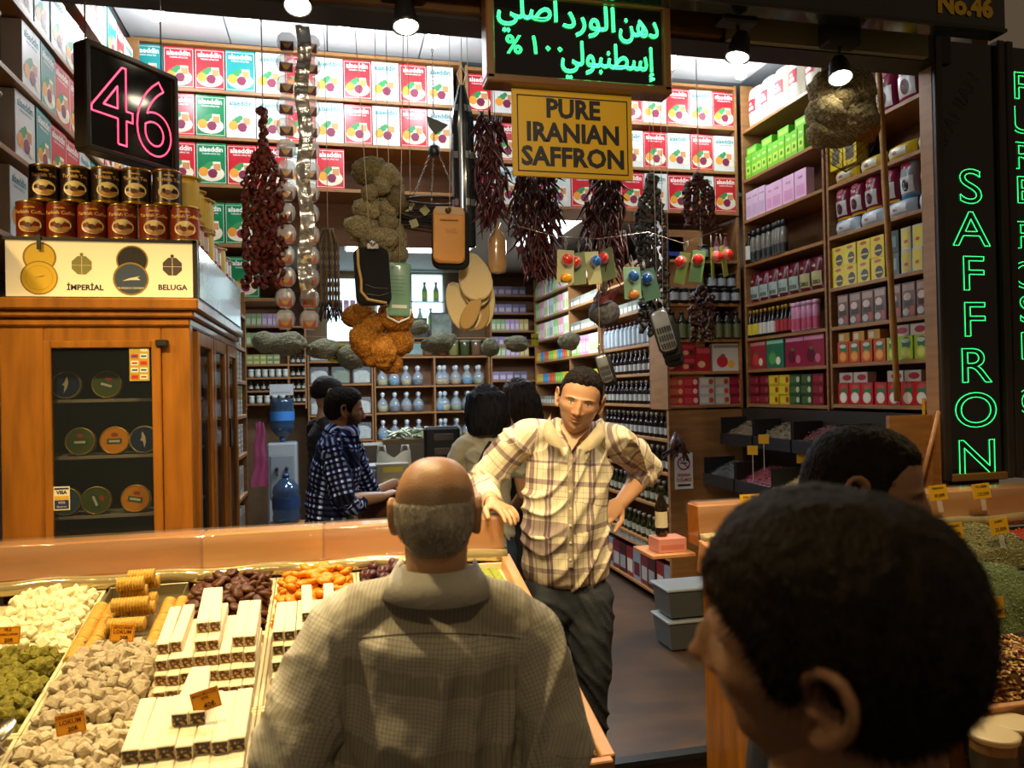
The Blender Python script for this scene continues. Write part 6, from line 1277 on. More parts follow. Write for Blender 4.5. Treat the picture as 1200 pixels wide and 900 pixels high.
mb.add(vs,[(j*7+i,(j+1)*7+i,(j+1)*7+i+1,j*7+i+1) for j in range(12) for i in range(6)],0,True); o=mb.build('pink_cloth',[H('cloth_pink','#c0609a',.7)]); o.location=at(304,494,5.0); tag(o,'bright pink cloth hanging at the end of the aisle rack','cloth')
# water cooler
t=thing('water_cooler','white and grey water dispenser against the rear left wall','water cooler',(-.55,8.75,0)); cg=H('cooler_grey','#8d949a',.4)
mb=MB(); mb.box(-.155,.155,-.16,.16,0,1.15,0,.02); mb.build('body',[cg],t); mb=MB(); mb.box(-.125,.125,-.175,-.155,.55,1.02,0,.012); mb.build('front_panel',[H('cooler_panel','#767d84',.35)],t)
for x in (-.05,.05): mb=MB(); mb.cyl((x,-.17,.88),(x,-.22,.88),.018); mb.box(x-.012,x+.012,-.215,-.195,.80,.88); mb.build('tap',[H('tap_dark','#2a2f36')],t)
blu=M('bottle_blue',hexc('#23405c'),.1,alpha=.75,spec=.8,coat=.4)
def wbottle(lab,loc,up=True):
    t=thing('water_bottle',lab,'water bottle',loc); pr=[(.09,0),(.125,.02),(.13,.06),(.122,.1),(.13,.14),(.13,.26),(.122,.28),(.13,.30),(.12,.35),(.06,.42),(.03,.43),(.03,.46)]
    if not up: pr=[(r,.46-z) for r,z in reversed(pr)]
    mb=MB(); mb.lathe(pr,20,0); mb.build('body',[blu],t); mb=MB(); z0,z1=(.15,.25) if up else (.21,.31); mb.lathe([(.1315,z0),(.1315,z1)],20,0,cap=False); mb.build('label',[mh('#2f6fb5' if not up else '#20365c')],t); mb=MB(); mb.cyl((0,0,.44 if up else -.02),(0,0,.475 if up else .02),.034); mb.build('cap',[mh('#1f3f70')],t)
wbottle('blue water bottle upside down on the dispenser',(-.55,8.75,1.175),False); 
mb=MB(); mb.box(-.62,-.28,7.55,7.85,.40,.43,0,.005)
for x in (-.59,-.31):
    for y in (7.58,7.82): mb.box(x-.015,x+.015,y-.015,y+.015,0,.40)
tag(mb.build('low_stool',[wood]),'low wooden stool under the standing water bottle','stool'); wbottle('blue water bottle standing in front of the dispenser',(-.46,7.7,.43))
pp=carton('paper_stack',.24,.12,.2,'#a5aaae',[('r',-.1,.1,.02,.04,'#8a9094')]); pp.put((-.55,8.65,1.66),0,'stack of pale papers above the water dispenser',None)
# service counter in the middle with its things
t=thing('service_counter','dark brown service counter in the middle of the shop','counter',(.50,5.1,0)); mb=MB(); mb.box(-.35,.36,-.30,.40,0,1.04,0,.005); mb.build('body',[H('counter_dark','#4a2418',.45,noise_amt=.3)],t); mb=MB(); mb.box(-.38,.39,-.33,.43,1.04,1.08,0,.006); mb.build('worktop',[H('counter_top_brown','#5d4630',.35)],t)
pb_=thing('carrier_bag','white plastic carrier bag with a green oval print on the counter','bag',at(462,556,4.95)); pb_.location.z=1.081; s=4.95/900
vs=[];G=10;fs=[]
for side_ in (0,1):
    for j in range(G+1):
        for i in range(G+1):
            u,v=i/G-.5,j/G; hgt=.20*v; top=0
            if v>.65: top=-(v-.65)*.35*math.exp(-(u/.18)**2)
            w=.24*(1-.12*v); d=(.06*math.sin(PI*(u+.5))**.5*(1-.75*v)+.004)*(1 if side_ else -1)
            vs.append((u*w,d+.008*noise.noise(Vector((u*8,v*7,side_))),hgt+top*.3+.02*abs(u)*v))
for side_ in (0,1):
    for j in range(G):
        for i in range(G): a=side_*(G+1)**2+j*(G+1)+i; q=(a,a+1,a+G+2,a+G+1); fs.append(q if not side_ else q[::-1])
mb=MB(); mb.add(vs,fs,0,True); mb.build('bag',[H('bag_white','#c4c6bd',.4)],pb_)
for x in (-.075,.075): mb=MB(); mb.tube([(x-.03,0,.17),(x-.02,0,.24),(x+.015,0,.24),(x+.025,0,.17)],.008,6); mb.build('handle',[_mats['bag_white']],pb_)
mb=MB(); T=FT((0,-.068,0)); mb.disc((0,0),.042,18,0,T@Matrix.Translation((0,.075,0)),r2=.024); mb.disc((0,0),.036,18,2,T@Matrix.Translation((0,.075,.0004)),r2=.018); mb.text('alç',.025,(0,.067),1,T,.0008,bold=.001); mb.build('print',[mh('#5a8a2a'),mh('#3a6b1c'),mh('#c4c6bd')],pb_)
pj=bottle('glass_jar',.13,.075,'#7f8a8c',None,'#9aa3a3',.8,.6,caph=.15,n=14)
for i,(px,py) in enumerate(((433,540),(447,556),(425,560))): p=at(px,py,4.95); pj.put((p.x-.03*i,5.0+.1*i-.1,1.081),0,f'round glass jar on the service counter beside the carrier bag, {ordw(i)}','jars on the service counter')
wbx=carton('paper_box',.20,.07,.14,'#8d8a7d',[('r',-.06,.06,.02,.05,'#b5a83a')])
for i in range(2): wbx.put((.35,4.80,1.081+.071*i),0,('lower' if i==0 else 'upper')+' pale paper box at the edge of the service counter','paper boxes on the counter')
bt_=thing('till_stand','black till display stand seen from behind with three slots','till',(.93,4.95,1.081)); a=at(518,510,4.9); bt_.location=(a.x,a.y,1.081)
mb=MB(); mb.box(-.115,.115,-.02,.05,0,.36,0,.018); mb.build('back_case',[H('till_black','#141213',.4)],bt_)
for z in (.09,.18,.27): mb=MB(); mb.box(-.055,.07,-.026,-.018,z,z+.045,0,.003); mb.build('slot',[H('till_slot','#5a4d44',.5)],bt_)
cx_=at(478,508,6.1); t=thing('packet_tray','tray of small white packets behind the till stand','tray',(cx_.x,cx_.y,1.30)); mb=MB(); mb.box(-.20,.20,-.1,.1,-.04,0,0,.003); mb.build('tray',[H('tray_bronze','#6b5a3a',.4)],t)
for i in range(26): mb=MB(); mb.box(-.045,.045,-.02,.02,-.006,.006,0,.003); o=mb.build('packet',[mh('#b5bfa5')],t,(random.uniform(-.17,.17),random.uniform(-.08,.08),.012+random.uniform(0,.05))); o.rotation_euler=(random.uniform(-.6,.6),random.uniform(-.6,.6),random.uniform(0,3))
mb=MB(); mb.box(cx_.x-.35,cx_.x+.45,cx_.y-.12,cx_.y+.25,0,1.26); tag(mb.build('glass_counter',[H('rear_counter','#6b6254',.4)]),'grey-brown counter block behind the till stand','counter')
# ---------------- people
def vcol_mat(name, rough=.5, sss=0, bump=0, bscale=200, spec=.5):
    m=bpy.data.materials.new(name); m.use_nodes=True; nt=m.node_tree; b=nt.nodes['Principled BSDF']; a=nt.nodes.new('ShaderNodeVertexColor'); a.layer_name='Col'
    nt.links.new(a.outputs[0],b.inputs['Base Color']); b.inputs['Roughness'].default_value=rough; b.inputs['Specular IOR Level'].default_value=spec
    if sss: b.inputs['Subsurface Weight'].default_value=sss; b.inputs['Subsurface Radius'].default_value=(.012,.005,.003); b.inputs['Subsurface Scale'].default_value=1
    if bump:
        tc=nt.nodes.new('ShaderNodeTexCoord'); n=nt.nodes.new('ShaderNodeTexNoise'); n.inputs['Scale'].default_value=bscale; n.inputs['Detail'].default_value=4; nt.links.new(tc.outputs['Object'],n.inputs['Vector'])
        p=nt.nodes.new('ShaderNodeBump'); p.inputs['Strength'].default_value=bump; p.inputs['Distance'].default_value=.003; nt.links.new(n.outputs[0],p.inputs['Height']); nt.links.new(p.outputs[0],b.inputs['Normal'])
    return m
skinm=vcol_mat('skin',.42,.0,.25,260)
def hairmat(name,col,col2): return M(name,col,.55,noise_amt=.5,nscale=60,nstretch=(1,1,.25),bump=.8,bscale=220,col2=col2,spec=.12)
def cat(P,n=5):
    out=[]; P=[Vector(p) for p in P]
    if len(P)<3: n=6
    for i in range(len(P)-1):
        a=P[max(i-1,0)]; b=P[i]; c=P[i+1]; d=P[min(i+2,len(P)-1)]
        for k in range(n): t=k/n; out.append(.5*((2*b)+(c-a)*t+(2*a-5*b+4*c-d)*t*t+(3*b-a-3*c+d)*t*t*t))
    out.append(P[-1]); return out
class Body:
    """rounded tapering limbs that are fused into one skin by a voxel remesh"""
    def __init__(s): s.mb=MB(); s.seg=[]
    def limb(s,pts,rad,flat=1,side=None,n=18,cap=True):
        N=5 if len(pts)>2 else 6; P=cat(pts,N); m=len(P); rr_=np.interp(np.linspace(0,len(pts)-1,m),range(len(pts)),rad); ff=np.interp(np.linspace(0,len(pts)-1,m),range(len(pts)),flat if hasattr(flat,'__len__') else [flat]*len(pts))
        vs=[]; fs=[]
        t0=(P[1]-P[0]).normalized(); t1=(P[-1]-P[-2]).normalized()
        sd=Vector(side) if side is not None else t0.orthogonal()
        rings=[]
        if cap:
            for a in (80,55,28): rings.append((P[0]-t0*rr_[0]*min(1,ff[0]*1.1)*math.sin(R(a)),t0,rr_[0]*math.cos(R(a)),ff[0]))
        for i,p in enumerate(P): rings.append((p,(P[min(i+1,m-1)]-P[max(i-1,0)]).normalized(),rr_[i],ff[i]))
        if cap:
            for a in (28,55,80): rings.append((P[-1]+t1*rr_[-1]*min(1,ff[-1]*1.1)*math.sin(R(a)),t1,rr_[-1]*math.cos(R(a)),ff[-1]))
        for p,t,r,f in rings:
            u=(sd-t*sd.dot(t)).normalized(); v=t.cross(u)
            for k in range(n): A=2*PI*k/n; vs.append(p+u*math.cos(A)*r+v*math.sin(A)*r*f)
        M_=len(rings)
        for i in range(M_-1):
            for k in range(n): k2=(k+1)%n; fs.append((i*n+k,i*n+k2,(i+1)*n+k2,(i+1)*n+k))
        fs.append(tuple(range(n-1,-1,-1))); fs.append(tuple((M_-1)*n+k for k in range(n)))
        s.mb.add(vs,fs,0,True)
        L=0
        for i in range(len(pts)-1):
            a,b=Vector(pts[i]),Vector(pts[i+1]); s.seg.append((a,b,(rad[i]+rad[i+1])/2,sd.copy(),L)); L+=(b-a).length
        return s
    def ball(s,c,r,sc3=(1,1,1),rot=None): s.mb.sph(c,r,18,12,0,sc3,rot); return s
    def remesh(s,voxel,smooth=4,fac=.5):
        me=s.mb.mesh('tmp',[]); o=bpy.data.objects.new('tmp',me); C.objects.link(o)
        m=o.modifiers.new('r','REMESH'); m.mode='VOXEL'; m.voxel_size=voxel; m.use_smooth_shade=True
        if smooth: k=o.modifiers.new('s','SMOOTH'); k.factor=fac; k.iterations=smooth
        dg=bpy.context.evaluated_depsgraph_get(); dg.update(); e=o.evaluated_get(dg).to_mesh(); n=len(e.vertices); v=np.empty(n*3); e.vertices.foreach_get('co',v); f=[tuple(p.vertices) for p in e.polygons]
        no=np.empty(n*3); e.vertices.foreach_get('normal',no); bpy.data.objects.remove(o); bpy.data.meshes.remove(me)
        return v.reshape(-1,3),f,no.reshape(-1,3)
    def uv(s,v):
        best=np.full(len(v),1e9); out=np.zeros((len(v),2))
        for a,b,r,sd,L in s.seg:
            A=np.array(a); d=np.array(b-a); l2=d@d; t=np.clip(((v-A)@d)/l2,-.2,1.2); q=A+np.outer(t,d); e=v-q; dist=np.linalg.norm(e,axis=1)/r
            dn=d/np.sqrt(l2); sn=np.array(sd); sn=sn-dn*(sn@dn); sn/=np.linalg.norm(sn); m=dist<best; best[m]=dist[m]; out[m,0]=(e@sn)[m]; out[m,1]=(L+t*np.sqrt(l2))[m]
        return out
def mkobj(name,v,f,mats,parent,org,col=None,uv=None,smooth=True):
    me=bpy.data.meshes.new(name); me.from_pydata((np.asarray(v)-np.array(org)).tolist(),[],f)
    for m in mats: me.materials.append(m)
    me.polygons.foreach_set('use_smooth',[smooth]*len(f))
    if col is not None:
        a=me.color_attributes.new('Col','FLOAT_COLOR','POINT'); c=np.ones((len(v),4)); c[:,:3]=col; a.data.foreach_set('color',c.ravel())
    if uv is not None:
        a=me.attributes.new('cloth','FLOAT_VECTOR','POINT'); c=np.zeros((len(v),3)); c[:,:2]=uv; a.data.foreach_set('vector',c.ravel())
    me.update(); o=bpy.data.objects.new(name,me); C.objects.link(o); o.parent=parent; return o
def folds(v,no,amp,fn=None,sc=(5,5,16),seed=0,amp2=.0015):
    out=v.copy()
    for i in range(len(v)):
        p=v[i]; q=Vector((p[0]*sc[0]+seed,p[1]*sc[1],p[2]*sc[2]+2.2*math.sin(p[0]*9+seed)))
        n=noise.noise(q); r=1-abs(n)*2.2; k=1 if fn is None else fn(p)
        out[i]+=no[i]*(amp*k*(max(0,r)**2-.25)+amp2*noise.noise(Vector((p[0]*30,p[1]*30,p[2]*30))))
    return out
def G_(az,el,a0,e0,sa,se,amp): return amp*np.exp(-((az-a0)/sa)**2-((el-e0)/se)**2)
def head_r(az,el,nose=1,jaw=1):
    sx=np.cos(el)*np.sin(az); fy=np.cos(el)*np.cos(az); uz=np.sin(el); t=np.clip(-uz/.9,0,1); t=t*t*(3-2*t)
    a=.076*(1-.20*t*jaw); b=np.where(fy>0,.092,.104*(1-.38*t)); c=np.where(uz>0,.115,.122); c=np.where(uz>0,.113,.122); p_=2+.5*np.clip(uz*2,0,1)*1.0; r=(np.abs(sx/a)**p_+np.abs(fy/b)**p_+np.abs(uz/c)**p_)**(-1/p_)
    for e,s_,w,k in ((.02,.09,.16,.007),(-.14,.10,.13,.013),(-.30,.115,.10,.021*nose)): r=r+G_(az,el,0,e,s_,w,k)
    for s in (-1,1):
        r=r+G_(az,el,s*.17,-.35,.07,.06,.007)+G_(az,el,s*.36,.05,.17,.11,-.009)+G_(az,el,s*.36,.02,.11,.055,.0055)+G_(az,el,s*.36,.20,.26,.06,.006)+G_(az,el,s*.62,-.18,.24,.16,.004)+G_(az,el,s*.5,-.55,.25,.2,-.003)+G_(az,el,s*1.05,.2,.3,.3,-.004)+G_(az,el,s*1.1,-.75,.3,.2,.004)
    r=r+G_(az,el,0,-.545,.20,.04,.006)+G_(az,el,0,-.655,.17,.045,.007)+G_(az,el,0,-.60,.24,.018,-.004)+G_(az,el,0,-.76,.22,.06,-.005)+G_(az,el,0,-.93,.3,.14,.008)
    return r
def head_grid(nu=120,nv=84):
    az=np.linspace(-PI,PI,nu,endpoint=False); el=np.linspace(-PI/2+.01,PI/2-.01,nv); A,E=np.meshgrid(az,el); return A.ravel(),E.ravel(),nu,nv
def headfaces(nu,nv): return [(j*nu+i,j*nu+(i+1)%nu,(j+1)*nu+(i+1)%nu,(j+1)*nu+i) for j in range(nv-1) for i in range(nu)]+[tuple(range(nu-1,-1,-1)),tuple((nv-1)*nu+i for i in range(nu))]
def hframe(c,face,up,s=1):
    f=Vector(face).normalized(); u=Vector(up); u=(u-f*u.dot(f)).normalized(); r=f.cross(u); return np.array([list(r),list(f),list(u)])*s,np.array(c)
HL_S=([0,.5,.85,1.05,1.2,1.42,1.62,1.85,2.4,3.15],[.66,.64,.50,.30,-.12,-.10,.25,-.35,-.62,-.66])
def make_head(c,face,up,s=1,skin=(.42,.22,.13),beard=0,brow=(.03,.02,.015),open_=.6,nose=1,jaw=1,nu=120,nv=84,beardcol=(.06,.04,.03),headcol=None,iris=(.03,.02,.01)):
    Fm,cc=hframe(c,face,up,s); az,el,nu,nv=head_grid(nu,nv); r=head_r(az,el,nose,jaw); d=np.stack([np.cos(el)*np.sin(az),np.cos(el)*np.cos(az),np.sin(el)],1)*r[:,None]; v=d@Fm+cc
    sk=np.array(skin); col=np.tile(sk,(len(az),1))
    def mix(m,c): nonlocal col; m=np.clip(m,0,1)[:,None]; col=col*(1-m)+np.array(c)*m
    mix(.35*np.exp(-((az)/.35)**2-((el+.3)/.12)**2),(sk[0]*1.05,sk[1]*.75,sk[2]*.7))
    for s_ in (-1,1):
        mix(.9*np.clip(1.6-((az-s_*.36)/.21)**2*1.6-((el-(.205-.04*np.abs(np.abs(az)-.36)/.2))/.035)**2*1.6,0,1),brow)
        mix(.45*np.exp(-((az-s_*.36)/.16)**2-((el+.05)/.04)**2),sk*.62)
        ex=(az-s_*.36)/.125; ey=(el-.035)/(.05*open_+.004); ins=ex**2+ey**2
        mix(np.clip((1-ins)*5,0,1),(.55,.5,.46)); mix(np.clip((1-ins)*5,0,1)*np.clip((1-((az-s_*.36)/.05)**2-((el-.04)/.05)**2)*5,0,1),iris)
        mix(np.exp(-((el-.035-.052*open_*np.sqrt(np.clip(1-ex**2,0,1)))/.013)**2)*np.clip((1.15-np.abs(ex))*4,0,1)*.85,sk*.12)
    mix(.7*np.exp(-(az/.22)**4-((el+.60)/.065)**4),(sk[0]*.85,sk[1]*.5,sk[2]*.5)); mix(.75*np.exp(-(az/.22)**4-((el+.60)/.014)**2),sk*.2)
    for s_ in (-1,1): mix(.8*np.exp(-((az-s_*.10)/.045)**2-((el+.42)/.03)**2),sk*.15)
    if beard:
        low=1/(1+np.exp((el+.50+.22*np.clip(1-np.abs(az)/.5,0,1)*0-.30*np.clip((np.abs(az)-.6)/.6,0,1))*14)); m=low*np.where(np.abs(az)<1.45,1,0); m=np.maximum(m,np.exp(-((np.abs(az)-1.25)/.13)**2)*np.where((el<.2)&(el>-.9),1,0))
        m=np.maximum(m,.9*np.exp(-(az/.3)**4-((el+.485)/.04)**2)); m*=1-.85*np.exp(-(az/.20)**4-((el+.60)/.055)**4); mix(m*beard,beardcol)
    if headcol is not None: mix(headcol[0](az,el),headcol[1])
    return v,headfaces(nu,nv),col,(Fm,cc)
def ear_body(B,fr,s_,sc_=1):
    Fm,cc=fr
    def L(x,y,z): return Vector((np.array([x,y,z])@Fm+cc).tolist())
    x0=.073
    pts=[]
    for k in range(11):
        a=R(-60+k*26); pts.append(L(s_*(x0+.012+.006*math.sin(k/10*PI)),-.012-.016*math.sin(a)*1.0+.002,.002+.030*math.cos(a) if False else .0)) if False else None
    P=[(.071,.004,.004),(.078,.006,.022),(.082,-.004,.034),(.086,-.018,.034),(.088,-.027,.020),(.087,-.027,.002),(.083,-.020,-.014),(.078,-.010,-.026),(.073,-.002,-.028)]
    P=[(.073+(x-.071)*sc_,y,z) for x,y,z in P]
    B.limb([L(s_*x,y-.002,z) for x,y,z in P],[.0045,.005,.005,.005,.005,.005,.006,.0075,.006])
    B.limb([L(s_*.074,-.010,.022),L(s_*.079,-.016,.0),L(s_*.074,-.008,-.018)],[.006,.007,.006],.6)
    B.limb([L(s_*(.073),.002,-.004),L(s_*.080,-.002,-.006)],[.005,.0045])
    B.limb([L(s_*.066,-.014,.028),L(s_*.076,-.018,.016),L(s_*.076,-.018,-.008),L(s_*.066,-.01,-.02)],[.009,.010,.010,.008],.5,side=tuple(Fm[1]))
def hair_shell(fr,line,thick,mat_i=0,seed=0,top=None,nu=150,nv=100,rough=.004,lumps=14,spikes=0,nose=1,jaw=1,upper=None,len_=.012,lay=.4):
    Fm,cc=fr; az,el,nu,nv=head_grid(nu,nv); r=head_r(az,el,0,jaw); ln=np.interp(np.abs(az),line[0],line[1]); ln=ln+.045*np.array([noise.noise(Vector((math.sin(a_)*5+seed,math.cos(a_)*5,e_*4))) for a_,e_ in zip(az,el)]); m=np.clip((el-ln)/.16,0,1)
    if upper is not None: m=np.minimum(m,np.clip((np.interp(np.abs(az),upper[0],upper[1])-el)/.14,0,1))
    d=np.stack([np.cos(el)*np.sin(az),np.cos(el)*np.cos(az),np.sin(el)],1); nz=np.array([noise.noise(Vector(x*lumps)+Vector((seed,0,0)))+.5*noise.noise(Vector(x*lumps*2.6)) for x in d])
    tk=thick(az,el) if callable(thick) else thick
    rr_=r-.004+(m**.5)*(tk+rough*nz+.004); keep=m>0; v=(d*rr_[:,None])@Fm+cc; fs=[f for f in headfaces(nu,nv) if any(keep[i] for i in f)]
    vs=v.tolist(); rnd=random.Random(seed); idx=np.nonzero(m>.06)[0]
    U=np.array(Fm[2]); U=U/np.linalg.norm(U)
    for _ in range(spikes):
        i=int(rnd.choice(idx)); n=d[i]@Fm; n/=np.linalg.norm(n); t=np.cross(n,[rnd.uniform(-1,1) for _ in range(3)]); t/=np.linalg.norm(t)+1e-9; L=len_*rnd.uniform(.5,1.3); w=.0009
        dn=n*(1-lay)-U*lay*.8+t*.45; base=v[i]-n*.003+t*0.001; b2=np.cross(dn,t); b2/=np.linalg.norm(b2)+1e-9; k=len(vs)
        vs+= [(base-b2*w).tolist(),(base+b2*w).tolist(),(base+dn*L).tolist()]; fs.append((k,k+1,k+2))
    return np.array(vs),fs
def hand(B,wrist,dir_,back,s_=1,curl=(.3,.35,.4,.45),thumb=.5,sc_=1,spread=.07):
    d=Vector(dir_).normalized(); z=Vector(back); z=(z-d*z.dot(d)).normalized(); x=d.cross(z)*s_   # x points to the thumb side
    w=Vector(wrist); P=lambda a,b,c: w+x*a*sc_+d*b*sc_+z*c*sc_
    B.limb([P(0,-.01,0),P(0,.03,0),P(.0,.085,0)],[.026*sc_,.036*sc_,.038*sc_],[.75,.5,.38],side=x)
    for k,(fx,L) in enumerate(((.030,.070),(.010,.079),(-.011,.073),(-.031,.058))):
        p=P(fx,.085,.0); dd=(d+x*(spread*(1.2-k)*.8)).normalized(); pts=[p-dd*.02]; a=0; seg=(.45,.30,.25)
        pts.append(p)
        for q in seg: a+=curl[k]; dv=(dd*math.cos(a)-z*math.sin(a)).normalized(); p=p+dv*L*q*sc_; pts.append(p)
        B.limb(pts,[.0098*sc_,.0095*sc_,.009*sc_,.0083*sc_,.007*sc_])
    p=P(.026,.018,-.006); t1=(x*.75+d*.65-z*.25*thumb).normalized(); t2=(x*.35+d*.9-z*.5*thumb).normalized()
    B.limb([p,p+t1*.038*sc_,p+t1*.038*sc_+t2*.032*sc_,p+t1*.038*sc_+t2*.058*sc_],[.016*sc_,.0125*sc_,.0105*sc_,.008*sc_])
def plaid(name,base,sx,sy,per=.1,rough=.85,noise_=.0,bump=.2,perv=None):
    """woven check: base colour multiplied by bands across and along the cloth"""
    m=bpy.data.materials.new(name); m.use_nodes=True; nt=m.node_tree; b=nt.nodes['Principled BSDF']; b.inputs['Roughness'].default_value=rough; b.inputs['Specular IOR Level'].default_value=.2
    at_n=nt.nodes.new('ShaderNodeAttribute'); at_n.attribute_name='cloth'; sp=nt.nodes.new('ShaderNodeSeparateXYZ'); nt.links.new(at_n.outputs['Vector'],sp.inputs[0]); prev=None
    for ax,st,pp in (('X',sx,per),('Y',sy,perv or per)):
        a=nt.nodes.new('ShaderNodeMath'); a.operation='MULTIPLY'; a.inputs[1].default_value=1/pp; nt.links.new(sp.outputs[ax],a.inputs[0]); f=nt.nodes.new('ShaderNodeMath'); f.operation='FRACT'; nt.links.new(a.outputs[0],f.inputs[0])
        r=nt.nodes.new('ShaderNodeValToRGB'); r.color_ramp.interpolation='CONSTANT'; e=r.color_ramp.elements; e[0].position=0; e[0].color=(1,1,1,1); e[1].position=.999; e[1].color=(1,1,1,1)
        for p0,c in st: x=e.new(p0); x.color=(*hexc(c),1) if c!='w' else (1,1,1,1)
        nt.links.new(f.outputs[0],r.inputs[0])
        mx=nt.nodes.new('ShaderNodeMix'); mx.data_type='RGBA'; mx.blend_type='MULTIPLY'; mx.inputs[0].default_value=1
        if prev is None: mx.inputs[6].default_value=(*hexc(base),1)
        else: nt.links.new(prev,mx.inputs[6])
        nt.links.new(r.outputs[0],mx.inputs[7]); prev=mx.outputs[2]
    nt.links.new(prev,b.inputs['Base Color'])
    if bump:
        tc=nt.nodes.new('ShaderNodeTexCoord'); n=nt.nodes.new('ShaderNodeTexNoise'); n.inputs['Scale'].default_value=30; n.inputs['Detail'].default_value=6; nt.links.new(tc.outputs['Object'],n.inputs['Vector']); p=nt.nodes.new('ShaderNodeBump'); p.inputs['Strength'].default_value=bump; p.inputs['Distance'].default_value=.01; nt.links.new(n.outputs[0],p.inputs['Height']); nt.links.new(p.outputs[0],b.inputs['Normal'])
    return m
def person(label,root): return thing('person',label,'person',root)
def finish(t,B,head,vox,ears=True,skin=(.42,.22,.13),name='body',earsc=1,exv=None):
    if ears:
        for s_ in (-1,1): ear_body(B,head[3],s_,earsc)
    v,f,no=B.remesh(vox,3); n=len(v); hv,hf,hc,fr=head; V=np.vstack([v,hv]); Fc=f+[tuple(i+n for i in q) for q in hf]; col=np.vstack([np.tile(np.array(skin)*1.0,(n,1)),hc])
    return mkobj(name,V,Fc,[skinm],t,t.location,col=col)
rtv=_R; fwv=Vector((math.sin(YAW),math.cos(YAW),0)); UP=Vector((0,0,1))
# ==== the standing seller in the checked shirt
SK=(.56,.30,.17)
root=at(665,900,3.0); root.z=-.12
t=person('young man in a cream and purple checked shirt leaning on the ledge, hand on hip',root)
hc_=at(679,471,2.97); up=(UP+rtv*.22).normalized(); fd=(-fwv*1+rtv*-.10+UP*-.10).normalized()
B=Body(); A=lambda x,y,d: at(x,y,d)
nb_=A(668,524,3.04)
B.limb([A(676,490,3.01),nb_],[.056,.068],side=rtv); B.limb([A(668,520,3.05),A(664,560,3.05),A(662,620,3.06),A(662,690,3.07)],[.09,.125,.12,.12],.55,side=rtv)
sR,eR,wR=A(612,514,3.03),A(565,568,3.10),A(577,590,2.90); sL,eL,wL=A(722,516,3.08),A(759,551,3.30),A(727,590,3.12)
B.limb([sR,eR],[.05,.042]); B.limb([eR,(eR+wR)/2,wR],[.042,.041,.028]); B.limb([sL,eL],[.05,.042]); B.limb([eL,(eL*.5+wL*.5),wL],[.042,.04,.028])
hR=Vector(wR); B_dir=(A(588,603,2.84)-wR).normalized(); hand(B,wR,(B_dir.x+.05,B_dir.y,-.12),(0,.1,1),1,(.25,.3,.35,.4),.5)
hand(B,wL,(A(706,606,3.03)-wL),(-fwv*-1+rtv*.3).normalized()*-1,-1,(.25,.3,.35,.4),.6)
for x0,x1 in ((640,640),(688,692)): B.limb([A(x0,700,3.06),A(x0,800,3.05),A(x1,955,3.08)],[.08,.055,.04])
h=make_head(hc_,fd,up,1.07,SK,beard=.32,open_=.9,nu=200,nv=140,beardcol=(.16,.09,.055)); finish(t,B,h,.0042,skin=SK)
v,f=hair_shell(h[3],([0,.5,.85,1.05,1.2,1.42,1.62,1.85,2.4,3.15],[.66,.68,.60,.42,.0,.0,.28,-.35,-.62,-.66]),lambda a,e:.001+.014*np.clip(e-.45,0,1),seed=3,spikes=5200,len_=.013)
darkhair=hairmat('hair_dark',(.006,.0045,.0035),(.018,.011,.008)); mkobj('hair',v,f,[darkhair],t,t.location)
S=Body(); S.limb([A(668,512,3.06),A(666,545,3.05),A(663,600,3.04),A(664,640,3.05),A(665,660,3.06)],[.115,.172,.170,.174,.180],[.6,.62,.64,.62,.62],side=rtv,cap=True)
S.limb([A(640,506,3.05),A(612,514,3.04),A(588,540,3.07),A(566,566,3.10)],[.055,.070,.066,.062],side=rtv); S.limb([A(567,562,3.11),A(569,576,3.02),A(574,584,2.97)],[.062,.056,.053])
S.limb([A(692,508,3.07),A(722,516,3.08),A(742,533,3.2),A(758,548,3.29)],[.055,.070,.066,.06],side=rtv); S.limb([A(759,548,3.30),A(750,560,3.24)],[.060,.056])
S.limb([A(645,510,3.07),A(696,511,3.08)],[.034,.034])
v,f,no=S.remesh(.006,4); uv=S.uv(v); v=folds(v,no,.016,sc=(4,4,11),seed=1)
pl1=plaid('check_cream','#d9d0b8',[(.02,'#aea0b2'),(.13,'w'),(.19,'#cfc6cf'),(.22,'w'),(.34,'#c0b4a4'),(.35,'w'),(.46,'#a598aa'),(.52,'#e6e2ea'),(.55,'#a598aa'),(.61,'w'),(.74,'#d0c6b4'),(.75,'w'),(.9,'#eeecf4'),(.94,'w')],[(.05,'#b9aebd'),(.17,'w'),(.3,'#cfc6b4'),(.31,'w'),(.42,'#dcd4da'),(.46,'w'),(.6,'#b8acb8'),(.66,'w'),(.8,'#d0c8b8'),(.81,'w')],.16)
mkobj('shirt',v,f,[pl1],t,t.location,uv=uv)
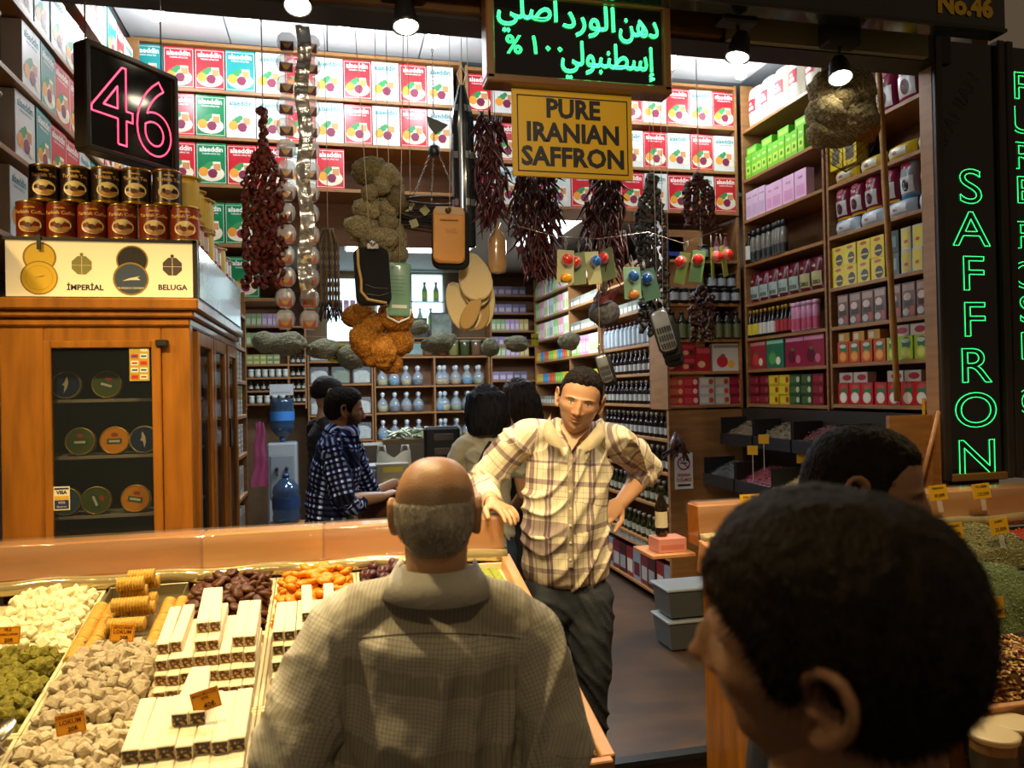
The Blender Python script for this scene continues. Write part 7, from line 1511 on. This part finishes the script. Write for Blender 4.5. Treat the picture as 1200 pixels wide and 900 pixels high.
# collar, placket, buttons
o_=Vector(t.location); mb=MB()
def strip(mb,L_,th,mi=0):
    """quad strip from pairs of points, given a thickness"""
    n=len(L_); vs=[]; 
    for a,b in L_: vs+= [Vector(a),Vector(b)]
    nn=-fwv*th; vs2=[p+nn for p in vs]; fs=[]
    for i in range(n-1): a=2*i; fs+= [(a,a+1,a+3,a+2),(2*n+a+2,2*n+a+3,2*n+a+1,2*n+a)]
    for i in range(n-1): a=2*i; fs+=[(a,a+2,2*n+a+2,2*n+a),(a+3,a+1,2*n+a+1,2*n+a+3)]
    mb.add(vs+vs2,fs,mi,True)
for pts in ([((646,484,3.02),(638,498,2.98)),((645,492,2.95),(636,508,2.93)),((652,505,2.92),(640,518,2.90)),((664,524,2.905),(650,524,2.90))],[((700,492,3.02),(708,498,2.99)),((699,499,2.96),(710,508,2.94)),((690,510,2.93),(703,521,2.91)),((676,525,2.905),(690,528,2.90))]):
    mb=MB(); mb.T=Matrix.Translation(-o_); strip(mb,[(A(*a),A(*b)) for a,b in pts],.004); c=mb.build('collar',[H('collar_cloth','#bfb193',.85,noise_amt=.15,nscale=20)],t)
mb=MB(); mb.T=Matrix.Translation(-o_)
V_=[(A(657,496,2.955)),A(694,500,2.955),A(668,532,2.93)]
# ---- skin V under the open collar
mb=MB(); mb.T=Matrix.Translation(-o_); P_=[A(655,498,2.965),A(664,514,2.945),A(670,528,2.925),A(681,512,2.945),A(692,502,2.965),A(676,492,2.985)]; ctr=A(673,506,2.95); mb.add(P_+[ctr],[(i,(i+1)%6,6) for i in range(6)],0,True); mb.build('chest_skin',[M('skin_plain',SK,.5)],t)
def front(S_,px,py,d0=2.7):
    return A(px,py,d0)
mb=MB(); mb.T=Matrix.Translation(-o_)
from mathutils.bvhtree import BVHTree
bv=BVHTree.FromPolygons([Vector(x) for x in v.tolist()],f)
def hit(px,py,off=.004):
    d=(at(px,py,1)-Vector((0,0,CZ))).normalized(); r=bv.ray_cast(Vector((0,0,CZ)),d); return (r[0]-d*off) if r[0] is not None else at(px,py,2.88)
strip(mb,[(hit(665+.0*k,530+k*9),hit(672,530+k*9)) for k in range(16)],.002); mb.build('placket',[H('placket_cloth','#b3a68e',.85,noise_amt=.5,nscale=12,nstretch=(.3,.3,3))],t)
for k in range(7): p=hit(668.5,536+k*20,.008)-o_; mb=MB(); mb.lathe([(.0055,-.001),(.0055,.0015),(.004,.002)],10,0,p,-fwv); mb.build('button',[mh('#d9d2bf')],t)
J=Body(); J.limb([A(663,668,3.08),A(664,705,3.08)],[.155,.160],.58,side=rtv)
J.limb([A(637,700,3.06),A(638,745,3.05),A(641,810,3.04),A(641,965,3.08)],[.092,.088,.066,.062],side=rtv); J.limb([A(690,700,3.07),A(692,750,3.06),A(693,812,3.05),A(690,965,3.08)],[.095,.09,.068,.062],side=rtv)
v,f,no=J.remesh(.008,3); v=folds(v,no,.012,sc=(5,5,12),seed=4); mkobj('jeans',v,f,[M('denim_dark',(.006,.009,.016),.8,noise_amt=.45,nscale=5,bump=.3,bscale=150,col2=(.014,.02,.034))],t,t.location)
for x in (641,690): q=A(x,975,3.05); mb=MB(); mb.T=Matrix.Translation(-o_); mb.sph((q.x,q.y-.05,-.07),.09,14,9,0,(.55,1.5,.55)); mb.build('shoe',[blackm],t)
wb_=wR+ (wR-eR).normalized()*-.006-o_; mb=MB(); dW=(wR-eR).normalized(); q=dW.to_track_quat('Z','Y').to_matrix(); mb.tube([wb_+q@Vector((.030*math.cos(a),.027*math.sin(a),0)) for a in [2*PI*k/18 for k in range(18)]],.0025,5,0,closed=True); mb.build('bracelet',[H('bracelet_brown','#6b4a2a',.4)],t)
# ==== bald man seen from behind
SKB=(.50,.27,.15)
root=at(510,900,1.45); root.z=-.12; t=person('bald grey-haired man in a beige shirt seen from behind at the sweets counter',root)
B=Body(); hcb=at(511,606,1.45); fb=(fwv+UP*-.12).normalized(); ub=UP
B.limb([A(511,640,1.45),A(512,676,1.45)],[.060,.056],side=rtv); B.limb([A(512,735,1.46),A(508,850,1.49),A(503,1100,1.54)],[.05,.13,.15],.5,side=rtv)
B.limb([A(392,750,1.44),A(352,900,1.38),A(400,1010,1.48)],[.045,.04,.028]); B.limb([A(620,752,1.47),A(644,882,1.45),A(600,1010,1.5)],[.04,.032,.028])
h1=A(400,1010,1.48); h2=A(600,1010,1.5); hand(B,h1,(fwv*.3+UP*-.9),-rtv,1); hand(B,h2,(fwv*.3+UP*-.9),rtv,-1)
h=make_head(hcb,fb,ub,1.0,SKB,open_=.6,nu=150,nv=110,brow=(.3,.28,.25),headcol=(lambda a,e:.75*np.clip(1-(e-.30)/.35,0,1)*np.where((np.abs(a)>1.3)&(e>-.95),1,0),(.22,.17,.12))); 
B.limb([A(498,628,1.50),A(511,650,1.51),A(524,628,1.50)],[.02,.02,.02])
finish(t,B,h,.0045,skin=SKB,earsc=.7)
v,f=hair_shell(h[3],([0,1.2,1.42,1.6,1.9,2.4,3.15],[2,2,-.05,.12,-.55,-.86,-.9]),.0022,seed=8,upper=([0,1.2,1.5,1.9,2.4,3.15],[.2,.5,.55,.48,.36,.28]),rough=.0012,lumps=30,spikes=5200,len_=.009,lay=.75)
mkobj('hair',v,f,[hairmat('hair_grey',(.62,.58,.52),(.30,.27,.23))],t,t.location)
S=Body(); S.limb([A(512,705,1.46),A(510,735,1.47),A(507,800,1.48),A(503,900,1.5),A(500,1080,1.55)],[.085,.185,.192,.20,.21],[.8,.66,.66,.68,.66],side=rtv)
S.limb([A(455,708,1.46),A(400,745,1.45),A(368,815,1.42),A(342,905,1.38),A(385,990,1.43)],[.055,.075,.072,.068,.055],side=rtv); S.limb([A(566,708,1.46),A(614,748,1.47),A(640,812,1.45),A(648,885,1.43),A(612,985,1.46)],[.055,.072,.068,.064,.055],side=rtv)
S.limb([A(480,696,1.455),A(544,696,1.455)],[.056,.056])
v,f,no=S.remesh(.0055,5); uv=S.uv(v); v=folds(v,no,.018,sc=(9,9,3.2),seed=7,fn=lambda p:.35+.65*min(1,max(0,(1.24-p[2])*6)),amp2=.002)
pl2=plaid('check_beige','#c4c1ba',[(.0,'#dcdad6'),(.28,'w'),(.62,'#eeeae6'),(.7,'w')],[(.0,'#dedbd6'),(.24,'w'),(.55,'#f0ece8'),(.62,'w')],.0075,bump=.25)
mkobj('shirt',v,f,[pl2],t,t.location,uv=uv); bv=BVHTree.FromPolygons([Vector(x) for x in v.tolist()],f); o_=Vector(t.location)
# folded collar standing round the neck
mb=MB(); mb.T=Matrix.Translation(-o_); nk=A(512,672,1.445); ring=[]
for k in range(25):
    a=R(-110+k*220/24); dx,dy=math.sin(a),-math.cos(a); out=rtv*dx+fwv*dy*1
    lo=nk+rtv*dx*.106+fwv*dy*.098+UP*(-.034-.006*math.cos(a)); hi=nk+rtv*dx*.074+fwv*dy*.078+UP*(.022-.004*math.cos(a)); inn=nk+rtv*dx*.068+fwv*dy*.070+UP*.008; ring.append((lo,hi,inn))
vs=[p for r_ in ring for p in r_]; mb.add(vs,[(3*k+j,3*k+3+j,3*k+4+j,3*k+1+j) for k in range(24) for j in range(2)],0,True); c=mb.build('collar',[H('collar_beige','#bcb8b0',.85,noise_amt=.1,nscale=30,bump=.2,bscale=60)],t); md=c.modifiers.new('s','SOLIDIFY'); md.thickness=.004
mb=MB(); mb.T=Matrix.Translation(-o_); mb.tube([hit(x,y,.0005) for x,y in [(418+k*8,748-6*math.sin(k/24*PI)) for k in range(25)]],.0013,5); mb.build('yoke_seam',[H('seam_beige','#6b6456',.9)],t)
J=Body(); J.limb([A(500,1060,1.5),A(500,1150,1.5)],[.19,.19],.65,side=rtv)
bz=t.location.z
for s_ in (-1,1): q=Vector(root)+rtv*s_*.09; J.limb([q+UP*.80,q+UP*.45,q+UP*.06],[.09,.065,.055])
v,f,no=J.remesh(.012,2); mkobj('trousers',v,f,[H('trousers_grey','#3a3834',.8)],t,t.location)
for s_ in (-1,1): q=rtv*s_*.09+UP*.045+fwv*.06; mb=MB(); mb.sph(q,.09,12,8,0,(.55,1.5,.5)); mb.build('shoe',[blackm],t)
# ==== dark-haired man in the near foreground
SKN=(.36,.185,.105)
root=at(985,900,.60); root.z=-.12; t=person('dark-haired man close to the lens, facing left, head and ear only',root)
hn=at(971,760,.58); fn_=(-rtv*.86+fwv*.51+UP*.08).normalized(); B=Body()
h=make_head(hn,fn_,UP-fwv*.28,.94,SKN,beard=.22,open_=.3,nu=200,nv=150,nose=1.12)
Fm,cc=h[3]; L3=lambda x,y,z: Vector((np.array([x,y,z])@Fm+cc).tolist())
B.limb([L3(0,-.02,-.06),L3(0,-.035,-.20)],[.062,.068]); B.limb([L3(0,-.03,-.22),L3(0,-.03,-.5),L3(0,-.02,-.85)],[.12,.15,.15],.65,side=fn_.cross(UP))
for s_ in (-1,1): B.limb([L3(s_*.18,-.03,-.26),L3(s_*.23,-.04,-.55),L3(s_*.23,.0,-.78)],[.045,.04,.03]); hand(B,L3(s_*.23,.0,-.78),-UP,fwv*s_,-s_)
finish(t,B,h,.0038,skin=SKN,earsc=1.35)
v,f=hair_shell(h[3],([0,.5,.85,1.05,1.2,1.42,1.62,1.85,2.4,3.15],[.44,.42,.34,.20,-.15,-.12,.30,-.38,-.70,-.74]),lambda a,e:.008+.011*np.clip(e+.1,0,1),seed=21,nu=220,nv=150,rough=.002,lumps=9,spikes=16000,len_=.013,lay=.5)
mkobj('hair',v,f,[hairmat('hair_near',(.010,.007,.005),(.022,.015,.010))],t,t.location)
S=Body(); S.limb([L3(0,-.03,-.19),L3(0,-.03,-.30),L3(0,-.03,-.5),L3(0,-.02,-.85)],[.09,.17,.18,.18],.66,side=fn_.cross(UP)); 
for s_ in (-1,1): S.limb([L3(s_*.10,-.03,-.21),L3(s_*.175,-.03,-.27),L3(s_*.23,-.04,-.55),L3(s_*.23,-.01,-.74)],[.055,.062,.055,.05])
v,f,no=S.remesh(.009,3); mkobj('shirt',v,f,[H('shirt_dark','#1a1c20',.9)],t,t.location)
J=Body(); q0=Vector((hn.x,hn.y,-.12)); J.limb([q0+UP*.78,q0+UP*.70],[.16,.16],.7)
for s_ in (-1,1): J.limb([q0+fwv*s_*.09+UP*.75,q0+fwv*s_*.09+UP*.06],[.09,.06])
v,f,no=J.remesh(.014,2); mkobj('trousers',v,f,[H('trousers_black','#141416',.8)],t,t.location)
# ==== profile of the second bystander behind him
SKM=(.34,.18,.10)
hm=at(1013,578,1.30); root=Vector((hm.x,hm.y,-.12)); t=person('dark-haired man in profile facing right behind the near head',root); fm_=(rtv*.88-fwv*.40-UP*.12).normalized(); B=Body(); h=make_head(hm,fm_,UP,.95,SKM,beard=.35,open_=.5,nu=150,nv=110,nose=1.1)
Fm,cc=h[3]; B.limb([L3(0,-.02,-.06),L3(0,-.035,-.20)],[.06,.066]); B.limb([L3(0,-.03,-.22),L3(0,-.03,-.5),L3(0,-.02,-.80)],[.12,.14,.14],.65,side=fm_.cross(UP))
for s_ in (-1,1): B.limb([L3(s_*.17,-.03,-.26),L3(s_*.2,-.02,-.55),L3(s_*.17,.12,-.72)],[.045,.04,.03]); hand(B,L3(s_*.17,.12,-.72),fm_*1+UP*-.5,UP,-s_)
finish(t,B,h,.0048,skin=SKM)
v,f=hair_shell(h[3],([0,.4,.7,.9,1.05,1.2,1.42,1.62,1.85,2.4,3.15],[.62,.66,.66,.55,.36,-.12,-.08,.30,-.38,-.66,-.70]),.007,seed=31,rough=.003,spikes=2500,len_=.009)
mkobj('hair',v,f,[darkhair],t,t.location)
S=Body(); S.limb([L3(0,-.03,-.19),L3(0,-.03,-.30),L3(0,-.03,-.5),L3(0,-.02,-.8)],[.09,.15,.16,.16],.66,side=fm_.cross(UP)); 
for s_ in (-1,1): S.limb([L3(s_*.10,-.03,-.21),L3(s_*.165,-.03,-.27),L3(s_*.2,-.02,-.55),L3(s_*.175,.08,-.68)],[.06,.065,.055,.05])
v,f,no=S.remesh(.010,3); mkobj('shirt',v,f,[_mats['shirt_dark']],t,t.location)
J=Body(); q0=Vector((hm.x,hm.y,-.12)); J.limb([q0+UP*.78,q0+UP*.70],[.15,.15],.7)
for s_ in (-1,1): J.limb([q0+fwv*s_*.09+UP*.75,q0+fwv*s_*.09+UP*.06],[.085,.06])
v,f,no=J.remesh(.014,2); mkobj('trousers',v,f,[_mats['trousers_black']],t,t.location)
# ==== seller in the blue checked shirt
SKP=(.33,.18,.11)
hp_=at(404,482,4.15); root=Vector((hp_.x-.05,hp_.y,0)); t=person('bearded man in a navy and white checked shirt facing the rear counter',root); fp=(rtv*.93+fwv*.30+UP*-.02).normalized(); B=Body(); h=make_head(hp_,fp,UP,1.0,SKP,beard=.95,beardcol=(.015,.01,.008),open_=.5,nu=110,nv=80)
Fm,cc=h[3]; B.limb([L3(0,-.015,-.06),L3(0,-.03,-.17)],[.058,.064]); B.limb([A(397,528,4.19),A(392,570,4.2),A(388,625,4.2)],[.07,.10,.11],.6,side=fp.cross(UP))
sh,el_,wr=A(392,530,4.08),A(405,588,4.05),A(448,582,4.28); B.limb([sh,el_],[.048,.042]); B.limb([el_,(el_+wr)/2,wr],[.042,.040,.028]); hand(B,wr,(A(470,572,4.4)-wr),UP,-1)
s2,e2,w2=A(410,528,4.35),A(436,580,4.5),A(462,566,4.6); B.limb([s2,e2],[.048,.042]); B.limb([e2,w2],[.042,.028]); hand(B,w2,(A(475,566,4.65)-w2),UP,1)
finish(t,B,h,.006,skin=SKP)
v,f=hair_shell(h[3],HL_S,lambda a,e:.007+.013*np.clip(e,0,1),seed=41,nu=100,nv=70,rough=.004,spikes=900,len_=.012); mkobj('hair',v,f,[darkhair],t,t.location)
S=Body(); S.limb([A(400,512,4.17),A(394,545,4.18),A(388,580,4.2),A(386,608,4.2)],[.115,.16,.165,.165],[.85,.85,.8,.8],side=fp.cross(UP))
S.limb([A(396,512,4.10),A(390,530,4.07),A(400,572,4.04),A(408,590,4.06),A(420,592,4.12)],[.055,.072,.062,.056,.05],side=rtv); S.limb([A(405,515,4.3),A(416,535,4.38),A(436,580,4.5)],[.06,.06,.05],side=rtv)
v,f,no=S.remesh(.008,4); uv=S.uv(v); v=folds(v,no,.012,seed=12)
pl3=plaid('check_navy','#7686b8',[(.0,'#37406a'),(.30,'w'),(.36,'#e9ecff'),(.44,'w'),(.55,'#343b60'),(.8,'w')],[(.0,'#39426c'),(.28,'w'),(.5,'#2c3150'),(.74,'w')],.058)
pl3.node_tree.nodes['Principled BSDF']
for nd in list(pl3.node_tree.nodes):
    if nd.type=='VALTORGB':
        e=nd.color_ramp.elements
        for x in e:
            if .33<x.position<.40 or .28<x.position<.29: x.color=(2.2,2.2,2.1,1)
mkobj('shirt',v,f,[pl3],t,t.location,uv=uv)
J=Body(); q0=A(388,612,4.2); J.limb([q0+UP*.06,q0-UP*.10],[.155,.155],.8,side=fp.cross(UP))
for s_ in (-1,1): q=q0+fp.cross(UP)*s_*.08; J.limb([q,Vector((q.x,q.y,.5)),Vector((q.x,q.y,.08))],[.088,.065,.058])
v,f,no=J.remesh(.012,2); mkobj('trousers',v,f,[H('trousers_khaki','#6b6845',.8)],t,t.location)
for s_ in (-1,1): q=q0+fp.cross(UP)*s_*.08+fp*.05; mb=MB(); mb.T=Matrix.Translation(-Vector(t.location)); mb.sph((q.x,q.y,.045),.09,12,8,0,(1.2,1.2,.5)); mb.build('shoe',[blackm],t)
# ==== the three shoppers deeper in
def shopper(label,hx,hy,d,face,top,topcol,hairf,skin=(.45,.24,.14),shw=.16,legcol='#15161c',hs=1.0,arm=(20,10),sleeve=.5,ears=False,lean=0):
    hc=at(hx,hy,d); root=Vector((hc.x,hc.y,0)); t=person(label,root); f_=Vector(face).normalized(); sd=f_.cross(UP).normalized(); B=Body(); h=make_head(hc,f_,UP,hs,skin,open_=.5,nu=90,nv=64,beard=0); global Fm,cc; Fm,cc=h[3]
    fl_=Vector((f_.x,f_.y,0)).normalized(); n0=hc-UP*.17-fl_*.02; T=lambda a,b,c: n0+sd*a+fl_*b+UP*c
    B.limb([hc-UP*.06,n0],[.052,.058]); B.limb([T(0,-.01,-.08),T(0,0,-.25),T(0,0,-.58)],[.06,.09,.10],.55,side=sd)
    for s_ in (-1,1):
        a=T(s_*shw,-.01,-.07); b=T(s_*(shw+.05),.02,-.34); c=T(s_*(shw-.02),.20,-.44); B.limb([a,b],[.042,.036]); B.limb([b,c],[.036,.025]); hand(B,c,fl_+UP*.05,UP,-s_,sc_=.92)
        q=T(s_*.08,0,-.60); B.limb([q,Vector((q.x,q.y,.1))],[.07,.04])
    finish(t,B,h,.0065,ears=ears,skin=skin)
    S=Body(); S.limb([T(0,-.01,-.03),T(0,-.005,-.10),T(0,0,-.30),T(0,0,-.58)],[.07,shw*.92,shw*.85,shw*.98],[.7,.6,.68,.7],side=sd)
    for s_ in (-1,1): a=T(s_*shw,-.01,-.075); b=T(s_*(shw+.05),.02,-.34); S.limb([T(s_*.06,-.01,-.03),a,a.lerp(b,sleeve)],[.048,.056,.052])
    v,f,no=S.remesh(.009,3); v=folds(v,no,.010,seed=hx); mkobj(top,v,f,[topcol],t,t.location)
    J=Body(); J.limb([T(0,0,-.55),T(0,0,-.68)],[.15,.155],.72,side=sd)
    for s_ in (-1,1): q=T(s_*.08,0,-.66); J.limb([q,Vector((q.x,q.y,.08))],[.085,.05])
    v,f,no=J.remesh(.014,2); mkobj('trousers',v,f,[H('legs_'+legcol[1:],legcol,.8)],t,t.location)
    for s_ in (-1,1): q=T(s_*.08,.04,0); mb=MB(); mb.T=Matrix.Translation(-Vector(t.location)); mb.sph((q.x,q.y,.045),.085,12,8,0,(1,1,.5)); mb.build('shoe',[blackm],t)
    hairf(t,h,hc,f_,sd,T); return t,T,sd,fl_
def bob(col,length,w,back=.105,wav=.0):
    def fn(t,h,hc,f_,sd,T):
        Hh=Body(); F0=h[3][0]; P=lambda x,y,z: Vector((np.array([x,y,z])@F0+h[3][1]).tolist())
        Hh.ball(P(0,-.012,.03),.098,(1,1,1)); Hh.ball(P(0,-.03,-.01),.092,(1,1,1))
        for k in range(15):
            a=R(75+k*210/14); x,y=math.sin(a)*w,math.cos(a)*.085-.015; Hh.limb([P(x*.9,y*.9,.05),P(x*1.08,y*1.08,-.05),P(x*(1+wav*math.sin(k)),y*1.1,-length)],[.034,.032,.017])
        v,f,no=Hh.remesh(.006,2); v=folds(v,no,.008,sc=(45,45,4),seed=2,amp2=.001)
        mkobj('hair',v,f,[col],t,t.location)
    return fn
white_t=H('tee_offwhite','#a9a493',.9,noise_amt=.08); grey_t=H('top_grey','#2c2c2a',.9); blk_t=H('tee_black','#0d0e11',.9)
jet=hairmat('hair_black',(.006,.006,.008),(.016,.015,.018)); brn_h=hairmat('hair_brown',(.035,.022,.016),(.015,.010,.008))
t,T,sd,fl_=shopper('woman with a black bob in an off-white tee with a dark shoulder strap',570,476,4.45,fwv+rtv*.05,'tee_shirt',white_t,bob(jet,.145,.088),shw=.155,legcol='#23324a')
mb=MB(); mb.T=Matrix.Translation(-Vector(t.location)); mb.tube([T(.02,.09,-.10),T(.05,.0,.015),T(.0,-.10,-.08),T(-.08,-.125,-.25),T(-.165,-.11,-.42)],.014,6); mb.build('bag_strap',[H('strap_navy','#0e1424',.7)],t)
shopper('woman with long brown hair and a dark grey top looking down to the left',606,466,4.95,-rtv*.75+fwv*.35-UP*.28,'top',grey_t,bob(brn_h,.17,.092,wav=.06),shw=.16)
def shorth(t,h,hc,f_,sd,T): v,f=hair_shell(h[3],HL_S,.012,seed=51,nu=90,nv=64,rough=.003,spikes=500,len_=.009); mkobj('hair',v,f,[darkhair],t,t.location)
shopper('man in a plain black tee behind the seller in the navy check',383,462,5.25,rtv*.75+fwv*.5-UP*.25,'tee_shirt',blk_t,shorth,skin=(.36,.2,.13),shw=.18,ears=True)
# ---------------- drop prototypes that were never placed
for k_ in Kind.allk:
    if not k_.used:
        for c_ in list(k_.r.children): bpy.data.objects.remove(c_)
        bpy.data.objects.remove(k_.r)
